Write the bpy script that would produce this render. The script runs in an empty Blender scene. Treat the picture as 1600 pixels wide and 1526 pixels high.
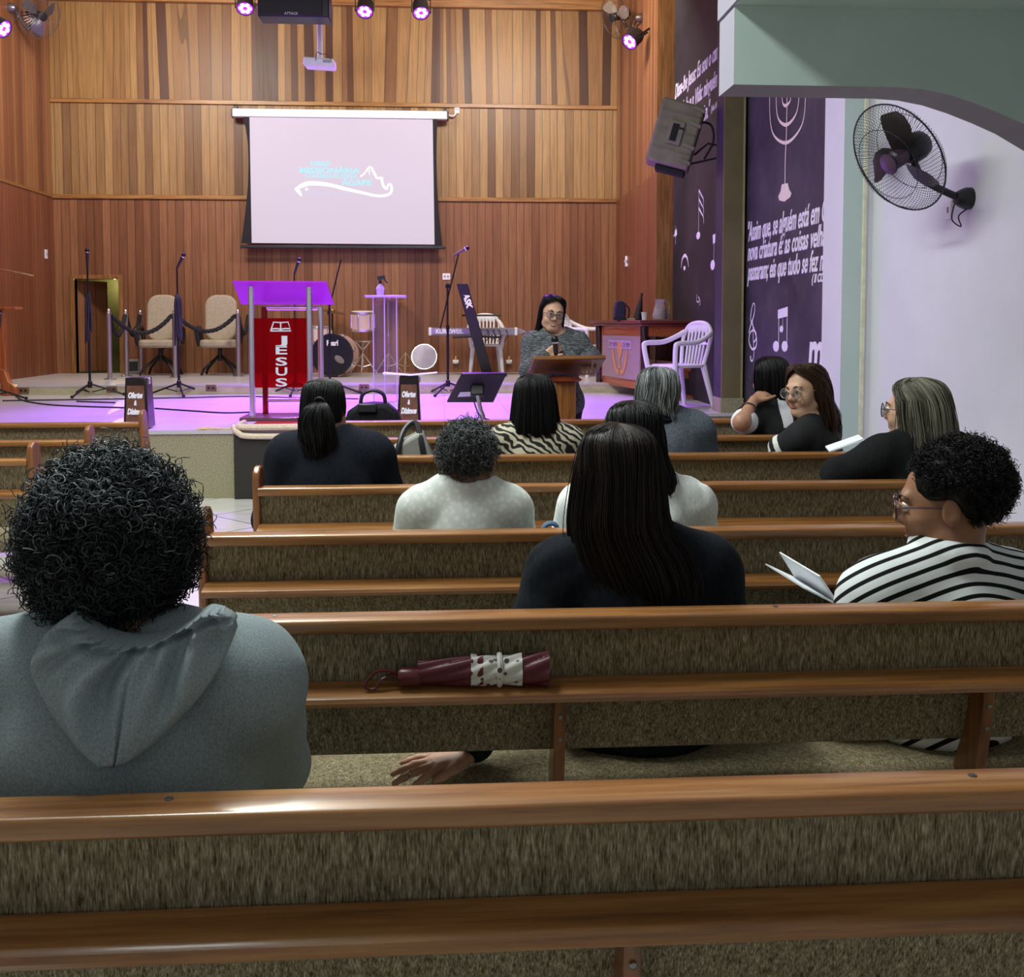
import bpy, math, random
import numpy as np
from mathutils import Matrix, Vector, Euler
sc = bpy.context.scene
C = sc.collection
PI = math.pi
rad = math.radians

# ------------------------------------------------------------------ camera
FPX, CX, CY, HCAM = 1620.0, 800.0, 593.0, 1.41
PITCH, YAW = math.atan(90/1620.0), rad(3.74)
cam_d = bpy.data.cameras.new('camera')
cam = bpy.data.objects.new('camera', cam_d); C.objects.link(cam)
cam_d.sensor_width = 36.0
cam_d.lens = FPX/1600*36
cam_d.shift_y = -(763-CY)/1600
cam_d.clip_start = 0.05
cam.location = (0, 0, HCAM)
cam.rotation_euler = (PI/2-PITCH, 0, -YAW)
sc.camera = cam

# ------------------------------------------------------------------ world, lamps, exposure
sc.view_settings.view_transform = 'Standard'
sc.view_settings.look = 'None'
sc.view_settings.gamma = 1
sc.view_settings.exposure = 0.0
w = bpy.data.worlds.new('room_air'); sc.world = w
w.use_nodes = True
w.node_tree.nodes['Background'].inputs[0].default_value = (0.62, 0.66, 0.66, 1)
w.node_tree.nodes['Background'].inputs[1].default_value = 0.44

def area(name, loc, rot, sx, sy, power, col=(1, 1, 1), spread=PI):
    l = bpy.data.lights.new(name, 'AREA'); l.shape = 'RECTANGLE'; l.size = sx; l.size_y = sy
    l.energy = power; l.color = col; l.spread = spread
    o = bpy.data.objects.new(name, l); C.objects.link(o); o.location = loc; o.rotation_euler = rot
    return o
def spot(name, loc, target, power, col, angle=60, blend=0.6, r=0.06):
    l = bpy.data.lights.new(name, 'SPOT'); l.energy = power; l.color = col
    l.spot_size = rad(angle); l.spot_blend = blend; l.shadow_soft_size = r
    o = bpy.data.objects.new(name, l); C.objects.link(o); o.location = loc
    o.rotation_euler = (Vector(target)-Vector(loc)).to_track_quat('-Z', 'Y').to_euler()
    return o
COOL = (0.93, 1.0, 0.95)
area('nave_lamp_near', (-1.2, 3.0, 4.6), (0, 0, 0), 0.6, 2.0, 190, COOL)
area('nave_lamp_mid', (-1.2, 5.4, 4.6), (0, 0, 0), 0.6, 2.0, 150, COOL)
area('nave_lamp_far', (-1.4, 7.8, 4.9), (0, 0, 0), 0.6, 2.0, 60, COOL)
area('aisle_lamp', (2.1, 1.2, 2.72), (0, 0, 0), 0.3, 1.8, 42, COOL)
area('stage_lamp_left', (-3.6, 12.0, 5.6), (rad(48), 0, 0), 1.6, 0.5, 158, (1.0, 0.95, 0.85))
area('stage_lamp_right', (0.9, 12.0, 5.6), (rad(48), 0, 0), 1.6, 0.5, 158, (1.0, 0.95, 0.85))
l_ = bpy.data.lights.new('vestry_lamp', 'POINT'); l_.energy = 14; l_.color = (1.0, 0.9, 0.6); o_ = bpy.data.objects.new('vestry_lamp', l_); C.objects.link(o_); o_.location = (-5.0, 16.2, 2.0)  # added fill light so the room behind the door does not go black
PURPLE = (0.36, 0.05, 1.0)

# ------------------------------------------------------------------ helpers
def _ray(px, py):
    f = Vector((math.sin(YAW)*math.cos(PITCH), math.cos(YAW)*math.cos(PITCH), -math.sin(PITCH)))
    r = Vector((math.cos(YAW), -math.sin(YAW), 0)); u = r.cross(f)
    return f + r*((px-CX)/FPX) - u*((py-CY)/FPX)
def at(px, py, Y=None, Z=None, X=None):        # the point of a plane seen along a direction of the photograph
    d = _ray(px, py)
    t = Y/d.y if Y is not None else (X/d.x if X is not None else (Z-HCAM)/d.z)
    return Vector((0, 0, HCAM)) + d*t

def lin(h):
    h = h.lstrip('#'); c = [int(h[i:i+2], 16)/255 for i in (0, 2, 4)]
    return tuple(x/12.92 if x <= 0.04045 else ((x+0.055)/1.055)**2.4 for x in c)+(1,)

class NT:
    def __init__(s, name):
        s.m = bpy.data.materials.new(name); s.m.use_nodes = True
        s.t = s.m.node_tree; s.b = s.t.nodes['Principled BSDF']; s.out = s.t.nodes['Material Output']
    def n(s, typ, ins=None, **kw):
        nd = s.t.nodes.new(typ)
        for k, v in kw.items(): setattr(nd, k, v)
        for k, v in (ins or {}).items():
            i = nd.inputs[k]
            if isinstance(v, bpy.types.NodeSocket): s.t.links.new(v, i)
            else: i.default_value = v
        return nd
    def math(s, op, a, b=0.0, c=0.0, clamp=False):
        return s.n('ShaderNodeMath', {0: a, 1: b, 2: c}, operation=op, use_clamp=clamp).outputs[0]
    def ramp(s, fac, stops, interp='LINEAR'):
        nd = s.n('ShaderNodeValToRGB', {0: fac}); cr = nd.color_ramp; cr.interpolation = interp
        while len(cr.elements) < len(stops): cr.elements.new(0.5)
        for e, (p, c) in zip(cr.elements, stops):
            e.position = p; e.color = lin(c) if isinstance(c, str) else c
        return nd.outputs[0]
    def mix(s, fac, a, b, mode='MIX'):
        nd = s.n('ShaderNodeMix', None, data_type='RGBA', blend_type=mode)
        for i, v in ((0, fac), (6, a), (7, b)):
            if isinstance(v, bpy.types.NodeSocket): s.t.links.new(v, nd.inputs[i])
            else: nd.inputs[i].default_value = lin(v) if isinstance(v, str) else v
        return nd.outputs[2]
    def coord(s, which='Object', scale=(1, 1, 1)):
        c = s.n('ShaderNodeTexCoord').outputs[which]
        return s.n('ShaderNodeMapping', {0: c, 3: scale}).outputs[0]
    def noise(s, vec, scale=5, detail=3, rough=0.55, dim='3D'):
        return s.n('ShaderNodeTexNoise', {'Vector': vec, 'Scale': scale, 'Detail': detail, 'Roughness': rough}).outputs[0]
    def bump(s, h, strength=0.3, dist=0.01):
        nd = s.n('ShaderNodeBump', {'Strength': strength, 'Distance': dist, 'Height': h})
        s.t.links.new(nd.outputs[0], s.b.inputs['Normal'])
    def set(s, **kw):
        names = dict(color='Base Color', rough='Roughness', metal='Metallic', spec='Specular IOR Level', coat='Coat Weight',
                     coat_rough='Coat Roughness', trans='Transmission Weight', ior='IOR', alpha='Alpha', sheen='Sheen Weight',
                     emit='Emission Color', es='Emission Strength', sss='Subsurface Weight')
        for k, v in kw.items():
            i = s.b.inputs[names[k]]
            if isinstance(v, bpy.types.NodeSocket): s.t.links.new(v, i)
            else: i.default_value = lin(v) if isinstance(v, str) else v
        return s.m

def plain(name, col, rough=0.5, var=0.12, vs=18, **kw):
    t = NT(name); v = t.coord()
    n = t.noise(v, vs, 3)
    dark = tuple(x*(1-var) for x in lin(col)[:3])+(1,); lite = tuple(min(1, x*(1+var)) for x in lin(col)[:3])+(1,)
    return t.set(color=t.ramp(n, [(0.3, dark), (0.7, lite)]), rough=rough, **kw)
def glow(name, col, es):
    t = NT(name); return t.set(color=(0.02, 0.02, 0.02, 1), emit=col, es=es)
def planks(name, cols, width, axis=0, skew=0.0, rough=0.42, groove=0.05, seed=0.0, mixg=0.35):
    t = NT(name); co = t.coord()
    sp = t.n('ShaderNodeSeparateXYZ', {0: co}); x = sp.outputs[axis]; z = sp.outputs[2]
    if skew:
        a = t.n('ShaderNodeTexNoise', {'W': x, 'Scale': 0.9, 'Detail': 2.0}, noise_dimensions='1D').outputs[0]
        a = t.math('SUBTRACT', a, 0.5)
        xs = t.math('ADD', x, t.math('MULTIPLY', t.math('MULTIPLY', a, skew), z))
    else: xs = x
    u = t.math('ADD', t.math('DIVIDE', xs, width), seed)
    idx = t.math('FLOOR', u); fr = t.math('FRACT', u)
    wn = t.n('ShaderNodeTexWhiteNoise', {'W': idx}, noise_dimensions='1D').outputs[0]
    base = t.ramp(wn, cols)
    off = t.n('ShaderNodeCombineXYZ', {0: t.math('MULTIPLY', wn, 37.0), 1: t.math('MULTIPLY', wn, 11.0), 2: t.math('MULTIPLY', wn, 23.0)}).outputs[0]
    v2 = t.n('ShaderNodeVectorMath', {0: co, 1: off}, operation='ADD').outputs[0]
    v3 = t.n('ShaderNodeMapping', {0: v2, 3: (22, 22, 1.1)}).outputs[0]
    g = t.noise(v3, 1.6, 6, 0.65)
    col = t.mix(t.math('MULTIPLY', t.ramp(g, [(0.35, (1, 1, 1, 1)), (0.62, (0, 0, 0, 1))]), mixg), base, '#3a1d0e')
    edge = t.math('LESS_THAN', t.math('MINIMUM', fr, t.math('SUBTRACT', 1.0, fr)), groove)
    col = t.mix(t.math('MULTIPLY', edge, 0.5), col, '#2a160c')
    t.bump(t.math('SUBTRACT', 1.0, edge), 0.6, 0.006)
    r = t.math('ADD', t.math('MULTIPLY', g, 0.25), rough-0.1)
    return t.set(color=col, rough=r, spec=0.4)
def wood(name, c0, c1, c2, axis=0, rough=0.3, coat=0.3, scale=1.0):
    t = NT(name); s = [26*scale]*3; s[axis] = 1.3*scale
    v = t.coord('Object', tuple(s))
    d = t.n('ShaderNodeVectorMath', {0: t.coord('Object', (2, 2, 2))}, operation='SCALE')
    g = t.noise(v, 1.7, 7, 0.62)
    g2 = t.noise(t.coord('Object', tuple(x*3 for x in s)), 1.5, 3, 0.7)
    col = t.ramp(g, [(0.28, c0), (0.5, c1), (0.74, c2)])
    col = t.mix(t.math('MULTIPLY', t.ramp(g2, [(0.55, (0, 0, 0, 1)), (0.75, (1, 1, 1, 1))]), 0.4), col, c0)
    t.bump(g2, 0.08, 0.003)
    return t.set(color=col, rough=rough, coat=coat, coat_rough=0.15)

M_ = {}
def build_mats():
    M_['pew_wood'] = wood('pew_wood', '#603818', '#8e5d30', '#ad7d49', 0, 0.34, 0.35)
    M_['pew_side'] = wood('pew_side', '#53300f', '#7d4c26', '#97633a', 2, 0.35, 0.3)
    t = NT('pew_fabric'); v = t.coord('Object', (420, 420, 55))
    a = t.noise(v, 1.0, 2, 0.6); b = t.noise(t.coord('Object', (120, 120, 22)), 1.0, 2, 0.5)
    h = t.math('ADD', t.math('MULTIPLY', a, 0.7), t.math('MULTIPLY', b, 0.3))
    col = t.ramp(h, [(0.33, '#3f3627'), (0.44, '#6d6149'), (0.55, '#8b7f65'), (0.68, '#b3aa8b')])
    t.bump(h, 0.7, 0.006)
    M_['fabric'] = t.set(color=col, rough=0.9, spec=0.15)
    M_['steel'] = plain('screw_steel', '#8a8a88', 0.35, metal=1.0)
    M_['chrome'] = plain('chrome', '#eeeef2', 0.28, 0.04, metal=1.0)
    M_['black'] = plain('black_plastic', '#17161a', 0.45)
    M_['blackmetal'] = plain('black_metal', '#1c1b20', 0.35, metal=0.4)
    M_['rubber'] = plain('rubber', '#131215', 0.8)
    M_['white'] = plain('white_plastic', '#e9e7ea', 0.35, 0.03)
    M_['paper'] = plain('paper', '#e4e6ea', 0.8, 0.03)
    M_['cable'] = plain('cable', '#2a2432', 0.6)
    M_['cablew'] = plain('pale_cable', '#b9b0a8', 0.6)
    M_['wallwhite'] = plain('white_paint', '#dcdce2', 0.6, 0.03, 3)
    M_['wallgreen'] = plain('pale_green_paint', '#b9cbc5', 0.6, 0.04, 3)  # greenish fluorescent light on these faces is put into the colour
    M_['lettering'] = plain('white_lettering', '#f0ecf2', 0.6, 0.03)
    M_['granite'] = (lambda t: t.set(color=t.ramp(t.noise(t.coord(), 160, 3, 0.7), [(0.35, '#4f4a36'), (0.47, '#8b8466'), (0.6, '#b7b191')]), rough=0.35))(NT('speckled_granite'))

class MB:
    def __init__(s): s.v = []; s.f = []; s.mi = []; s.M = Matrix.Identity(4); s.cur = 0
    def at(s, loc=(0, 0, 0), rot=(0, 0, 0), sc=(1, 1, 1)):
        s.M = Matrix.LocRotScale(Vector(loc), Euler(rot), Vector(sc)); return s
    def mat(s, i): s.cur = i; return s
    def add(s, vs, fs):
        o = len(s.v); s.v += [tuple(s.M @ Vector(p)) for p in vs]
        s.f += [tuple(i+o for i in f) for f in fs]; s.mi += [s.cur]*len(fs); return s
    def box(s, c, d, rot=None):
        hx, hy, hz = d[0]/2, d[1]/2, d[2]/2
        vs = [Vector((x, y, z)) for x in (-hx, hx) for y in (-hy, hy) for z in (-hz, hz)]
        if rot is not None:
            R = Euler(rot).to_matrix(); vs = [R @ p for p in vs]
        vs = [p+Vector(c) for p in vs]
        return s.add(vs, [(0, 1, 3, 2), (4, 6, 7, 5), (0, 4, 5, 1), (2, 3, 7, 6), (0, 2, 6, 4), (1, 5, 7, 3)])
    def box2(s, a, b): return s.box([(a[i]+b[i])/2 for i in range(3)], [abs(b[i]-a[i]) for i in range(3)])
    def tube(s, pts, r, n=8, closed=False, flat=None, caps=True):
        P = [Vector(p) for p in pts]; N = len(P)
        if N < 2: return s
        R = r if isinstance(r, (list, tuple)) else [r]*N
        T = []
        for i in range(N):
            a = P[(i-1) % N] if (closed or i > 0) else P[i]; b = P[(i+1) % N] if (closed or i < N-1) else P[i]
            d = b-a; T.append(d.normalized() if d.length > 1e-9 else Vector((0, 0, 1)))
        up = Vector((0, 0, 1)) if abs(T[0].z) < 0.9 else Vector((1, 0, 0))
        u = T[0].cross(up).normalized(); vs = []
        for i in range(N):
            u = (u-T[i]*u.dot(T[i])); u = u.normalized() if u.length > 1e-6 else T[i].orthogonal().normalized()
            w_ = T[i].cross(u)
            for k in range(n):
                a = 2*PI*k/n
                o = u*math.cos(a)*R[i]+w_*math.sin(a)*R[i]
                if flat is not None:            # squash along a direction
                    fd = Vector(flat[0]); o = o-fd*(o.dot(fd))*(1-flat[1])
                vs.append(P[i]+o)
        fs = []
        for i in range(N if closed else N-1):
            j = (i+1) % N
            for k in range(n): fs.append((i*n+k, i*n+(k+1) % n, j*n+(k+1) % n, j*n+k))
        if not closed and caps: fs += [tuple(range(n))[::-1], tuple((N-1)*n+k for k in range(n))]
        return s.add(vs, fs)
    def cyl(s, a, b, r0, r1=None, n=20): return s.tube([a, b], [r0, r0 if r1 is None else r1], n)
    def lathe(s, prof, n=28, c=(0, 0, 0), rot=None):
        R = Euler(rot).to_matrix() if rot is not None else Matrix.Identity(3); c = Vector(c)
        vs = [c+R @ Vector((r*math.cos(2*PI*k/n), r*math.sin(2*PI*k/n), z)) for r, z in prof for k in range(n)]
        fs = [(i*n+k, i*n+(k+1) % n, (i+1)*n+(k+1) % n, (i+1)*n+k) for i in range(len(prof)-1) for k in range(n)]
        q = len(prof)-1
        if prof[0][0] > 1e-6 and prof[-1][0] > 1e-6: fs += [(q*n+k, q*n+(k+1) % n, (k+1) % n, k) for k in range(n)]
        else: fs += [tuple(range(n))[::-1], tuple(q*n+k for k in range(n))]
        return s.add(vs, fs)
    def ell(s, c, r, n=20, m=12, rot=None):
        R = Euler(rot).to_matrix() if rot is not None else Matrix.Identity(3); c = Vector(c); vs = []; fs = []
        for i in range(m+1):
            t = PI*i/m
            for k in range(n):
                p = 2*PI*k/n
                vs.append(c+R @ Vector((r[0]*math.sin(t)*math.cos(p), r[1]*math.sin(t)*math.sin(p), r[2]*math.cos(t))))
        for i in range(m):
            for k in range(n): fs.append((i*n+k, (i+1)*n+k, (i+1)*n+(k+1) % n, i*n+(k+1) % n))
        return s.add(vs, fs)
    def prism(s, poly, ax, lo, hi):             # poly in the two other axes, extruded along ax
        def p3(a, b, h): return {0: (h, a, b), 1: (a, h, b), 2: (a, b, h)}[ax]
        n = len(poly)
        vs = [p3(a, b, lo) for a, b in poly]+[p3(a, b, hi) for a, b in poly]
        fs = [tuple(range(n))[::-1], tuple(range(n, 2*n))]+[(i, (i+1) % n, n+(i+1) % n, n+i) for i in range(n)]
        return s.add(vs, fs)
    def loft(s, rings, closed_ends=True):
        n = len(rings[0]); vs = [p for r in rings for p in r]
        fs = [(i*n+k, i*n+(k+1) % n, (i+1)*n+(k+1) % n, (i+1)*n+k) for i in range(len(rings)-1) for k in range(n)]
        if closed_ends: fs += [tuple(range(n))[::-1], tuple((len(rings)-1)*n+k for k in range(n))]
        return s.add(vs, fs)

def fix_normals(me):
    import bmesh
    bm = bmesh.new(); bm.from_mesh(me); bmesh.ops.recalc_face_normals(bm, faces=bm.faces); bm.to_mesh(me); bm.free()
def obj(name, mb, mats, parent=None, loc=(0, 0, 0), rot=(0, 0, 0), bevel=0, smooth=True, label=None, auto=35, subd=0, seg=2):
    me = bpy.data.meshes.new(name); me.from_pydata(mb.v, [], mb.f)
    if not isinstance(mats, (list, tuple)): mats = [mats]
    for m in mats: me.materials.append(M_[m] if isinstance(m, str) else m)
    me.polygons.foreach_set('material_index', mb.mi)
    fix_normals(me)
    o = bpy.data.objects.new(name, me); C.objects.link(o); o.location = loc; o.rotation_euler = rot
    if parent is not None: o.parent = parent
    if smooth:
        me.polygons.foreach_set('use_smooth', [True]*len(me.polygons))
        me.set_sharp_from_angle(angle=rad(auto))
    if bevel:
        b = o.modifiers.new('bevel', 'BEVEL'); b.width = bevel; b.segments = seg; b.limit_method = 'ANGLE'; b.angle_limit = rad(40)
    if subd:
        b = o.modifiers.new('subd', 'SUBSURF'); b.levels = subd; b.render_levels = subd
    if label: o['label'] = label
    return o
def thing(name, label, cat, loc=(0, 0, 0), rotz=0, group=None, rot=None):
    o = bpy.data.objects.new(name, None); C.objects.link(o); o.empty_display_size = 0.1
    o.location = loc; o.rotation_euler = rot if rot is not None else (0, 0, rotz)
    return tag(o, label, cat, group)
def tag(o, label, cat, group=None):
    o['label'] = label; o['category'] = cat
    if group: o['group'] = group
    return o
def struct(name, mb, mats, parent=None, **kw):
    o = obj(name, mb, mats, parent, **kw)
    if parent is None: o['kind'] = 'structure'
    return o
def dup(root, loc, rotz=None, label=None):
    r = root.copy(); C.objects.link(r); r.location = loc
    if rotz is not None: r.rotation_euler = (0, 0, rotz)
    if label: r['label'] = label
    for ch in list(root.children):
        c = ch.copy(); C.objects.link(c); c.parent = r
        for g in ch.children:
            d = g.copy(); C.objects.link(d); d.parent = c
    return r
def text_verts(s, size=1.0, shear=0.0, depth=0.004, width=None, bold=0.0, align='LEFT', sx=1.0):
    cu = bpy.data.curves.new('txt', 'FONT'); cu.body = s; cu.size = size; cu.shear = shear; cu.extrude = depth/2
    cu.align_x = align; cu.offset = bold; cu.resolution_u = 3
    o = bpy.data.objects.new('txt', cu); C.objects.link(o)
    dg = bpy.context.evaluated_depsgraph_get(); me = bpy.data.meshes.new_from_object(o.evaluated_get(dg))
    vs = [v.co.copy() for v in me.vertices]; fs = [tuple(p.vertices) for p in me.polygons]
    bpy.data.objects.remove(o); bpy.data.curves.remove(cu); bpy.data.meshes.remove(me)
    if width and vs:
        lo = min(v.x for v in vs); hi = max(v.x for v in vs); k = width/(hi-lo)
        for v in vs: v.x = (v.x-lo)*k
    elif sx != 1:
        for v in vs: v.x *= sx
    return vs, fs
def lettering(name, s, M, mat, parent=None, **kw):
    vs, fs = text_verts(s, **kw)
    mb = MB(); mb.add([M @ v for v in vs], fs)
    return obj(name, mb, mat, parent, smooth=False)
def bez(pts, n=8):                                # Catmull-Rom through points
    P = [Vector(p) for p in pts]; out = []
    for i in range(len(P)-1):
        p0 = P[max(i-1, 0)]; p1 = P[i]; p2 = P[i+1]; p3 = P[min(i+2, len(P)-1)]
        for k in range(n):
            t = k/n
            out.append(0.5*((2*p1)+(p2-p0)*t+(2*p0-5*p1+4*p2-p3)*t*t+(3*p1-p0-3*p2+p3)*t**3))
    return out+[P[-1]]
random.seed(4)
build_mats()

# ------------------------------------------------------------------ the setting
Z1, Z2 = 0.55, 0.665                     # the two levels of the stage
YB = 15.4                                # back wall
XL, XR = -5.6, 2.56
YR = 12.5                                # front of the upper level
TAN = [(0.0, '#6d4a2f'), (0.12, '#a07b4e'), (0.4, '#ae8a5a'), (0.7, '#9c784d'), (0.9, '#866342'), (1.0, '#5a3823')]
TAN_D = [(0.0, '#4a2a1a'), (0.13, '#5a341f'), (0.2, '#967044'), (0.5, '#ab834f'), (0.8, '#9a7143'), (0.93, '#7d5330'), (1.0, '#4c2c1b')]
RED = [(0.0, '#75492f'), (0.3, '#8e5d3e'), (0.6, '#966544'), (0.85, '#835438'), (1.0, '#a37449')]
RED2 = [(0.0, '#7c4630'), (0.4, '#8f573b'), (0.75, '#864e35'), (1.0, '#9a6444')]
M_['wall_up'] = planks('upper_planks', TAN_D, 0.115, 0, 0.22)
M_['wall_mid'] = planks('middle_planks', TAN, 0.115, 0, 0.02, seed=9.3)
M_['wall_low'] = planks('lower_planks', RED, 0.115, 0, 0.0, seed=21.7)
M_['wall_side'] = planks('side_planks', RED2, 0.10, 1, 0.0, seed=3.1)
M_['wall_side2'] = planks('side_planks_upper', [(0.0, '#7a4a30'), (0.5, '#935f3c'), (1.0, '#a8754a')], 0.10, 1, 0.0, seed=5.1)
M_['trimwood'] = wood('trim_wood', '#6b4320', '#9a6b38', '#b5854c', 0, 0.4, 0.1)
M_['trimwood_v'] = wood('trim_wood_upright', '#5d3a1c', '#8a5d30', '#a57843', 2, 0.4, 0.1)
ZA, ZB, ZT = 3.21, 4.57, 6.12
dx0, dx1 = at(118, 500, Y=YB).x, at(187, 500, Y=YB).x; dz1 = at(150, 436, Y=YB).z
mb = MB()
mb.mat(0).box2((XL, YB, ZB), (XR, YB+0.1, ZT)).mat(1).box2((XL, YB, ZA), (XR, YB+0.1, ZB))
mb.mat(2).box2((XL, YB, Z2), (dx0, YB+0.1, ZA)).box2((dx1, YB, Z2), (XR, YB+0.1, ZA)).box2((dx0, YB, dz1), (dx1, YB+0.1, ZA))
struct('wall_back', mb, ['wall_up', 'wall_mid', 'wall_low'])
mb = MB().box2((XL, YB-0.03, ZB-0.03), (XR, YB, ZB+0.03)); struct('trim_1', mb, 'trimwood', bevel=0.006)
mb = MB().box2((XL, YB-0.03, ZA-0.03), (XR, YB, ZA+0.03)); struct('trim_2', mb, 'trimwood', bevel=0.006)
mb = MB().box2((XL, YB-0.10, ZT-0.16), (XR, YB, ZT)); struct('trim_3', mb, 'trimwood', bevel=0.01)
mb = MB().mat(0).box2((XL-0.1, 8.3, Z1-0.5), (XL, YB+0.1, ZA)).mat(1).box2((XL-0.1, 8.3, ZA), (XL, YB+0.1, ZT+0.3)); struct('wall_left', mb, ['wall_side', 'wall_side2'])
mb = MB().box2((XL, 8.4, ZA-0.02), (XL+0.012, YB, ZA+0.02)); struct('trim_4', mb, 'trimwood_v')
mb = MB().mat(0).box2((XR, YR, Z1), (XR+0.1, YB+0.1, ZA)).mat(1).box2((XR, YR, ZA), (XR+0.1, YB+0.1, ZT+0.3)); struct('wall_right', mb, ['wall_side', 'wall_side2'])
mb = MB().box2((XR, YR-0.03, Z1), (2.80, YR, ZA)).box2((XR, YR-0.03, ZA+0.01), (2.80, YR, ZT+0.3)); struct('trim_5', mb, 'trimwood_v')
mb = MB().box2((XL-0.1, 9.6, ZT), (3.0, YB+0.1, ZT+0.1)); struct('ceiling', mb, 'trimwood')
# door in the back wall, with the dark room behind it
mb = MB(); fw = 0.06
mb.box2((dx0-fw, YB-0.035, Z2), (dx0, YB+0.11, dz1+fw)).box2((dx1, YB-0.035, Z2), (dx1+fw, YB+0.11, dz1+fw)).box2((dx0, YB-0.035, dz1), (dx1, YB+0.11, dz1+fw))
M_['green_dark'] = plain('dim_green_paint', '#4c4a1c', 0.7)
door = struct('door_1', mb, 'trimwood_v', bevel=0.005)
mb = MB().box((dx0+0.13, YB+0.32, (Z2+dz1)/2), (0.04, 0.5, dz1-Z2-0.04), (0, 0, rad(-38))); obj('door_leaf', mb, 'wall_low', door, label='brown door leaf swung half open into the dark room')
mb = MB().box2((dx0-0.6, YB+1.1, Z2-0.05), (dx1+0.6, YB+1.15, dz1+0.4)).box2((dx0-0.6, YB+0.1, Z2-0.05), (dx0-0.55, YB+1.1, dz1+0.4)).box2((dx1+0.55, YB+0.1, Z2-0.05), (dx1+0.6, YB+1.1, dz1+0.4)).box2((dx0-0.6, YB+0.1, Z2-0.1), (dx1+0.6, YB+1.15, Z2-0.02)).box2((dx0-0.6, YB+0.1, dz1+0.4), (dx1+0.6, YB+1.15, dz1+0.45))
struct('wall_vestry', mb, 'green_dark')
# floors
t = NT('floor_tiles'); co = t.coord()
mp = t.n('ShaderNodeMapping', {0: co, 2: (0, 0, rad(45))}).outputs[0]
br = t.n('ShaderNodeTexBrick', {'Vector': mp, 'Scale': 1.0, 'Mortar Size': 0.006, 'Brick Width': 0.6, 'Row Height': 0.6, 'Color1': lin('#d8d4cf'), 'Color2': lin('#cfcbc6'), 'Mortar': lin('#5d5a58')}, offset=0.0)
nz = t.noise(t.coord('Object', (1.2, 4, 1)), 2.2, 5, 0.6)
M_['floor'] = t.set(color=t.mix(t.ramp(nz, [(0.5, (0, 0, 0, 1)), (0.72, (0.45, 0.45, 0.45, 1))]), br.outputs[0], '#a89c90'), rough=0.16)
mb = MB().box2((-7, -1.5, -0.1), (3.3, 8.6, 0)); struct('floor', mb, 'floor')
t = NT('stage_tiles'); co = t.coord()
br = t.n('ShaderNodeTexBrick', {'Vector': co, 'Scale': 1.0, 'Mortar Size': 0.004, 'Brick Width': 0.6, 'Row Height': 0.6, 'Color1': lin('#c6c1c2'), 'Color2': lin('#bfbabb'), 'Mortar': lin('#a9a5a5')}, offset=0.0)
nz = t.noise(t.coord('Object', (1, 3, 1)), 1.5, 4, 0.6)
M_['stagefloor'] = t.set(color=t.mix(t.ramp(nz, [(0.5, (0, 0, 0, 1)), (0.75, (0.4, 0.4, 0.4, 1))]), br.outputs[0], '#a59b9c'), rough=0.3)
M_['riser'] = (lambda t: t.set(color=t.ramp(t.noise(t.coord('Object', (3, 3, 8)), 3, 4), [(0.35, '#b9b08c'), (0.6, '#cfc7a3')]), rough=0.35))(NT('cream_riser'))
YS = 8.36
front = [(XL, YS), (0.9, YS), (2.45, 9.62), (2.87, 9.62)]
mb = MB(); top = front+[(2.87, YB+0.1), (XL, YB+0.1)]
mb.prism(top, 2, Z1-0.03, Z1).mat(1).prism([(a, b+0.015) if b < 10 else (a, b) for a, b in top], 2, 0, Z1-0.03)
struct('stage', mb, ['stagefloor', 'granite'])
mb = MB().mat(0).box2((XL, YR-0.012, Z2-0.02), (2.78, YB+0.1, Z2)).mat(1).box2((XL, YR, Z1), (2.78, YB, Z2-0.02)); struct('upper_stage', mb, ['stagefloor', 'riser'])
# painted walls on the right
t = NT('purple_paint'); co = t.coord()
n = t.noise(co, 1.4, 6, 0.6); n2 = t.noise(t.coord('Object', (1, 1, 1)), 5, 6, 0.7)
col = t.ramp(n, [(0.35, '#27222d'), (0.5, '#38323f'), (0.62, '#46404c')])
col = t.mix(t.math('MULTIPLY', t.ramp(n2, [(0.5, (0, 0, 0, 1)), (0.72, (1, 1, 1, 1))]), 0.35), col, '#5c5458')
M_['purple'] = t.set(color=col, rough=0.55)
t = NT('black_paint'); n = t.noise(t.coord(), 1.1, 6, 0.6)
M_['blackwall'] = t.set(color=t.ramp(n, [(0.35, '#19161c'), (0.5, '#262229'), (0.66, '#393338')]), rough=0.55)
M_['olive'] = plain('olive_paint', '#6b6042', 0.5, 0.12, 4)
M_['purplepaint'] = plain('plum_paint', '#342c40', 0.5, 0.08, 3)  # plum tone for the side of the pilaster
XBK, XPU, XW = 2.77, 2.85, 2.98
mb = MB().box2((XBK, 9.9, 0), (XBK+0.3, YR, ZT+0.3)); wblack = struct('wall_right_dark', mb, 'blackwall')
mb = MB().box2((XPU, 7.1, 0), (XPU+0.3, 9.8, ZT)); wpurp = struct('wall_right_purple', mb, 'purple')
px0, px1 = at(1130, 400, Y=9.66).x, at(1160.5, 400, Y=9.66).x
mb = MB().mat(0).box2((px0, 9.66, Z1+0.14), (px1, 9.69, 5.5)).mat(1).box2((px0, 9.69, Z1+0.14), (px1, 9.95, 5.5))
mb.mat(2).box2((px0-0.01, 9.645, 0), (px1+0.02, 9.96, Z1+0.14)); struct('pilaster', mb, ['olive', 'purplepaint', 'granite'])
mb = MB().box2((px1-0.006, 9.655, Z1+0.14), (px1+0.012, 9.70, 5.5)); struct('trim_6', mb, plain('gilt_edge', '#9c9068', 0.5))
yp = 7.09; xp0 = at(1316, 400, Y=yp).x; xp1 = at(1346, 400, Y=yp).x; ypf = 7.46
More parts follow.
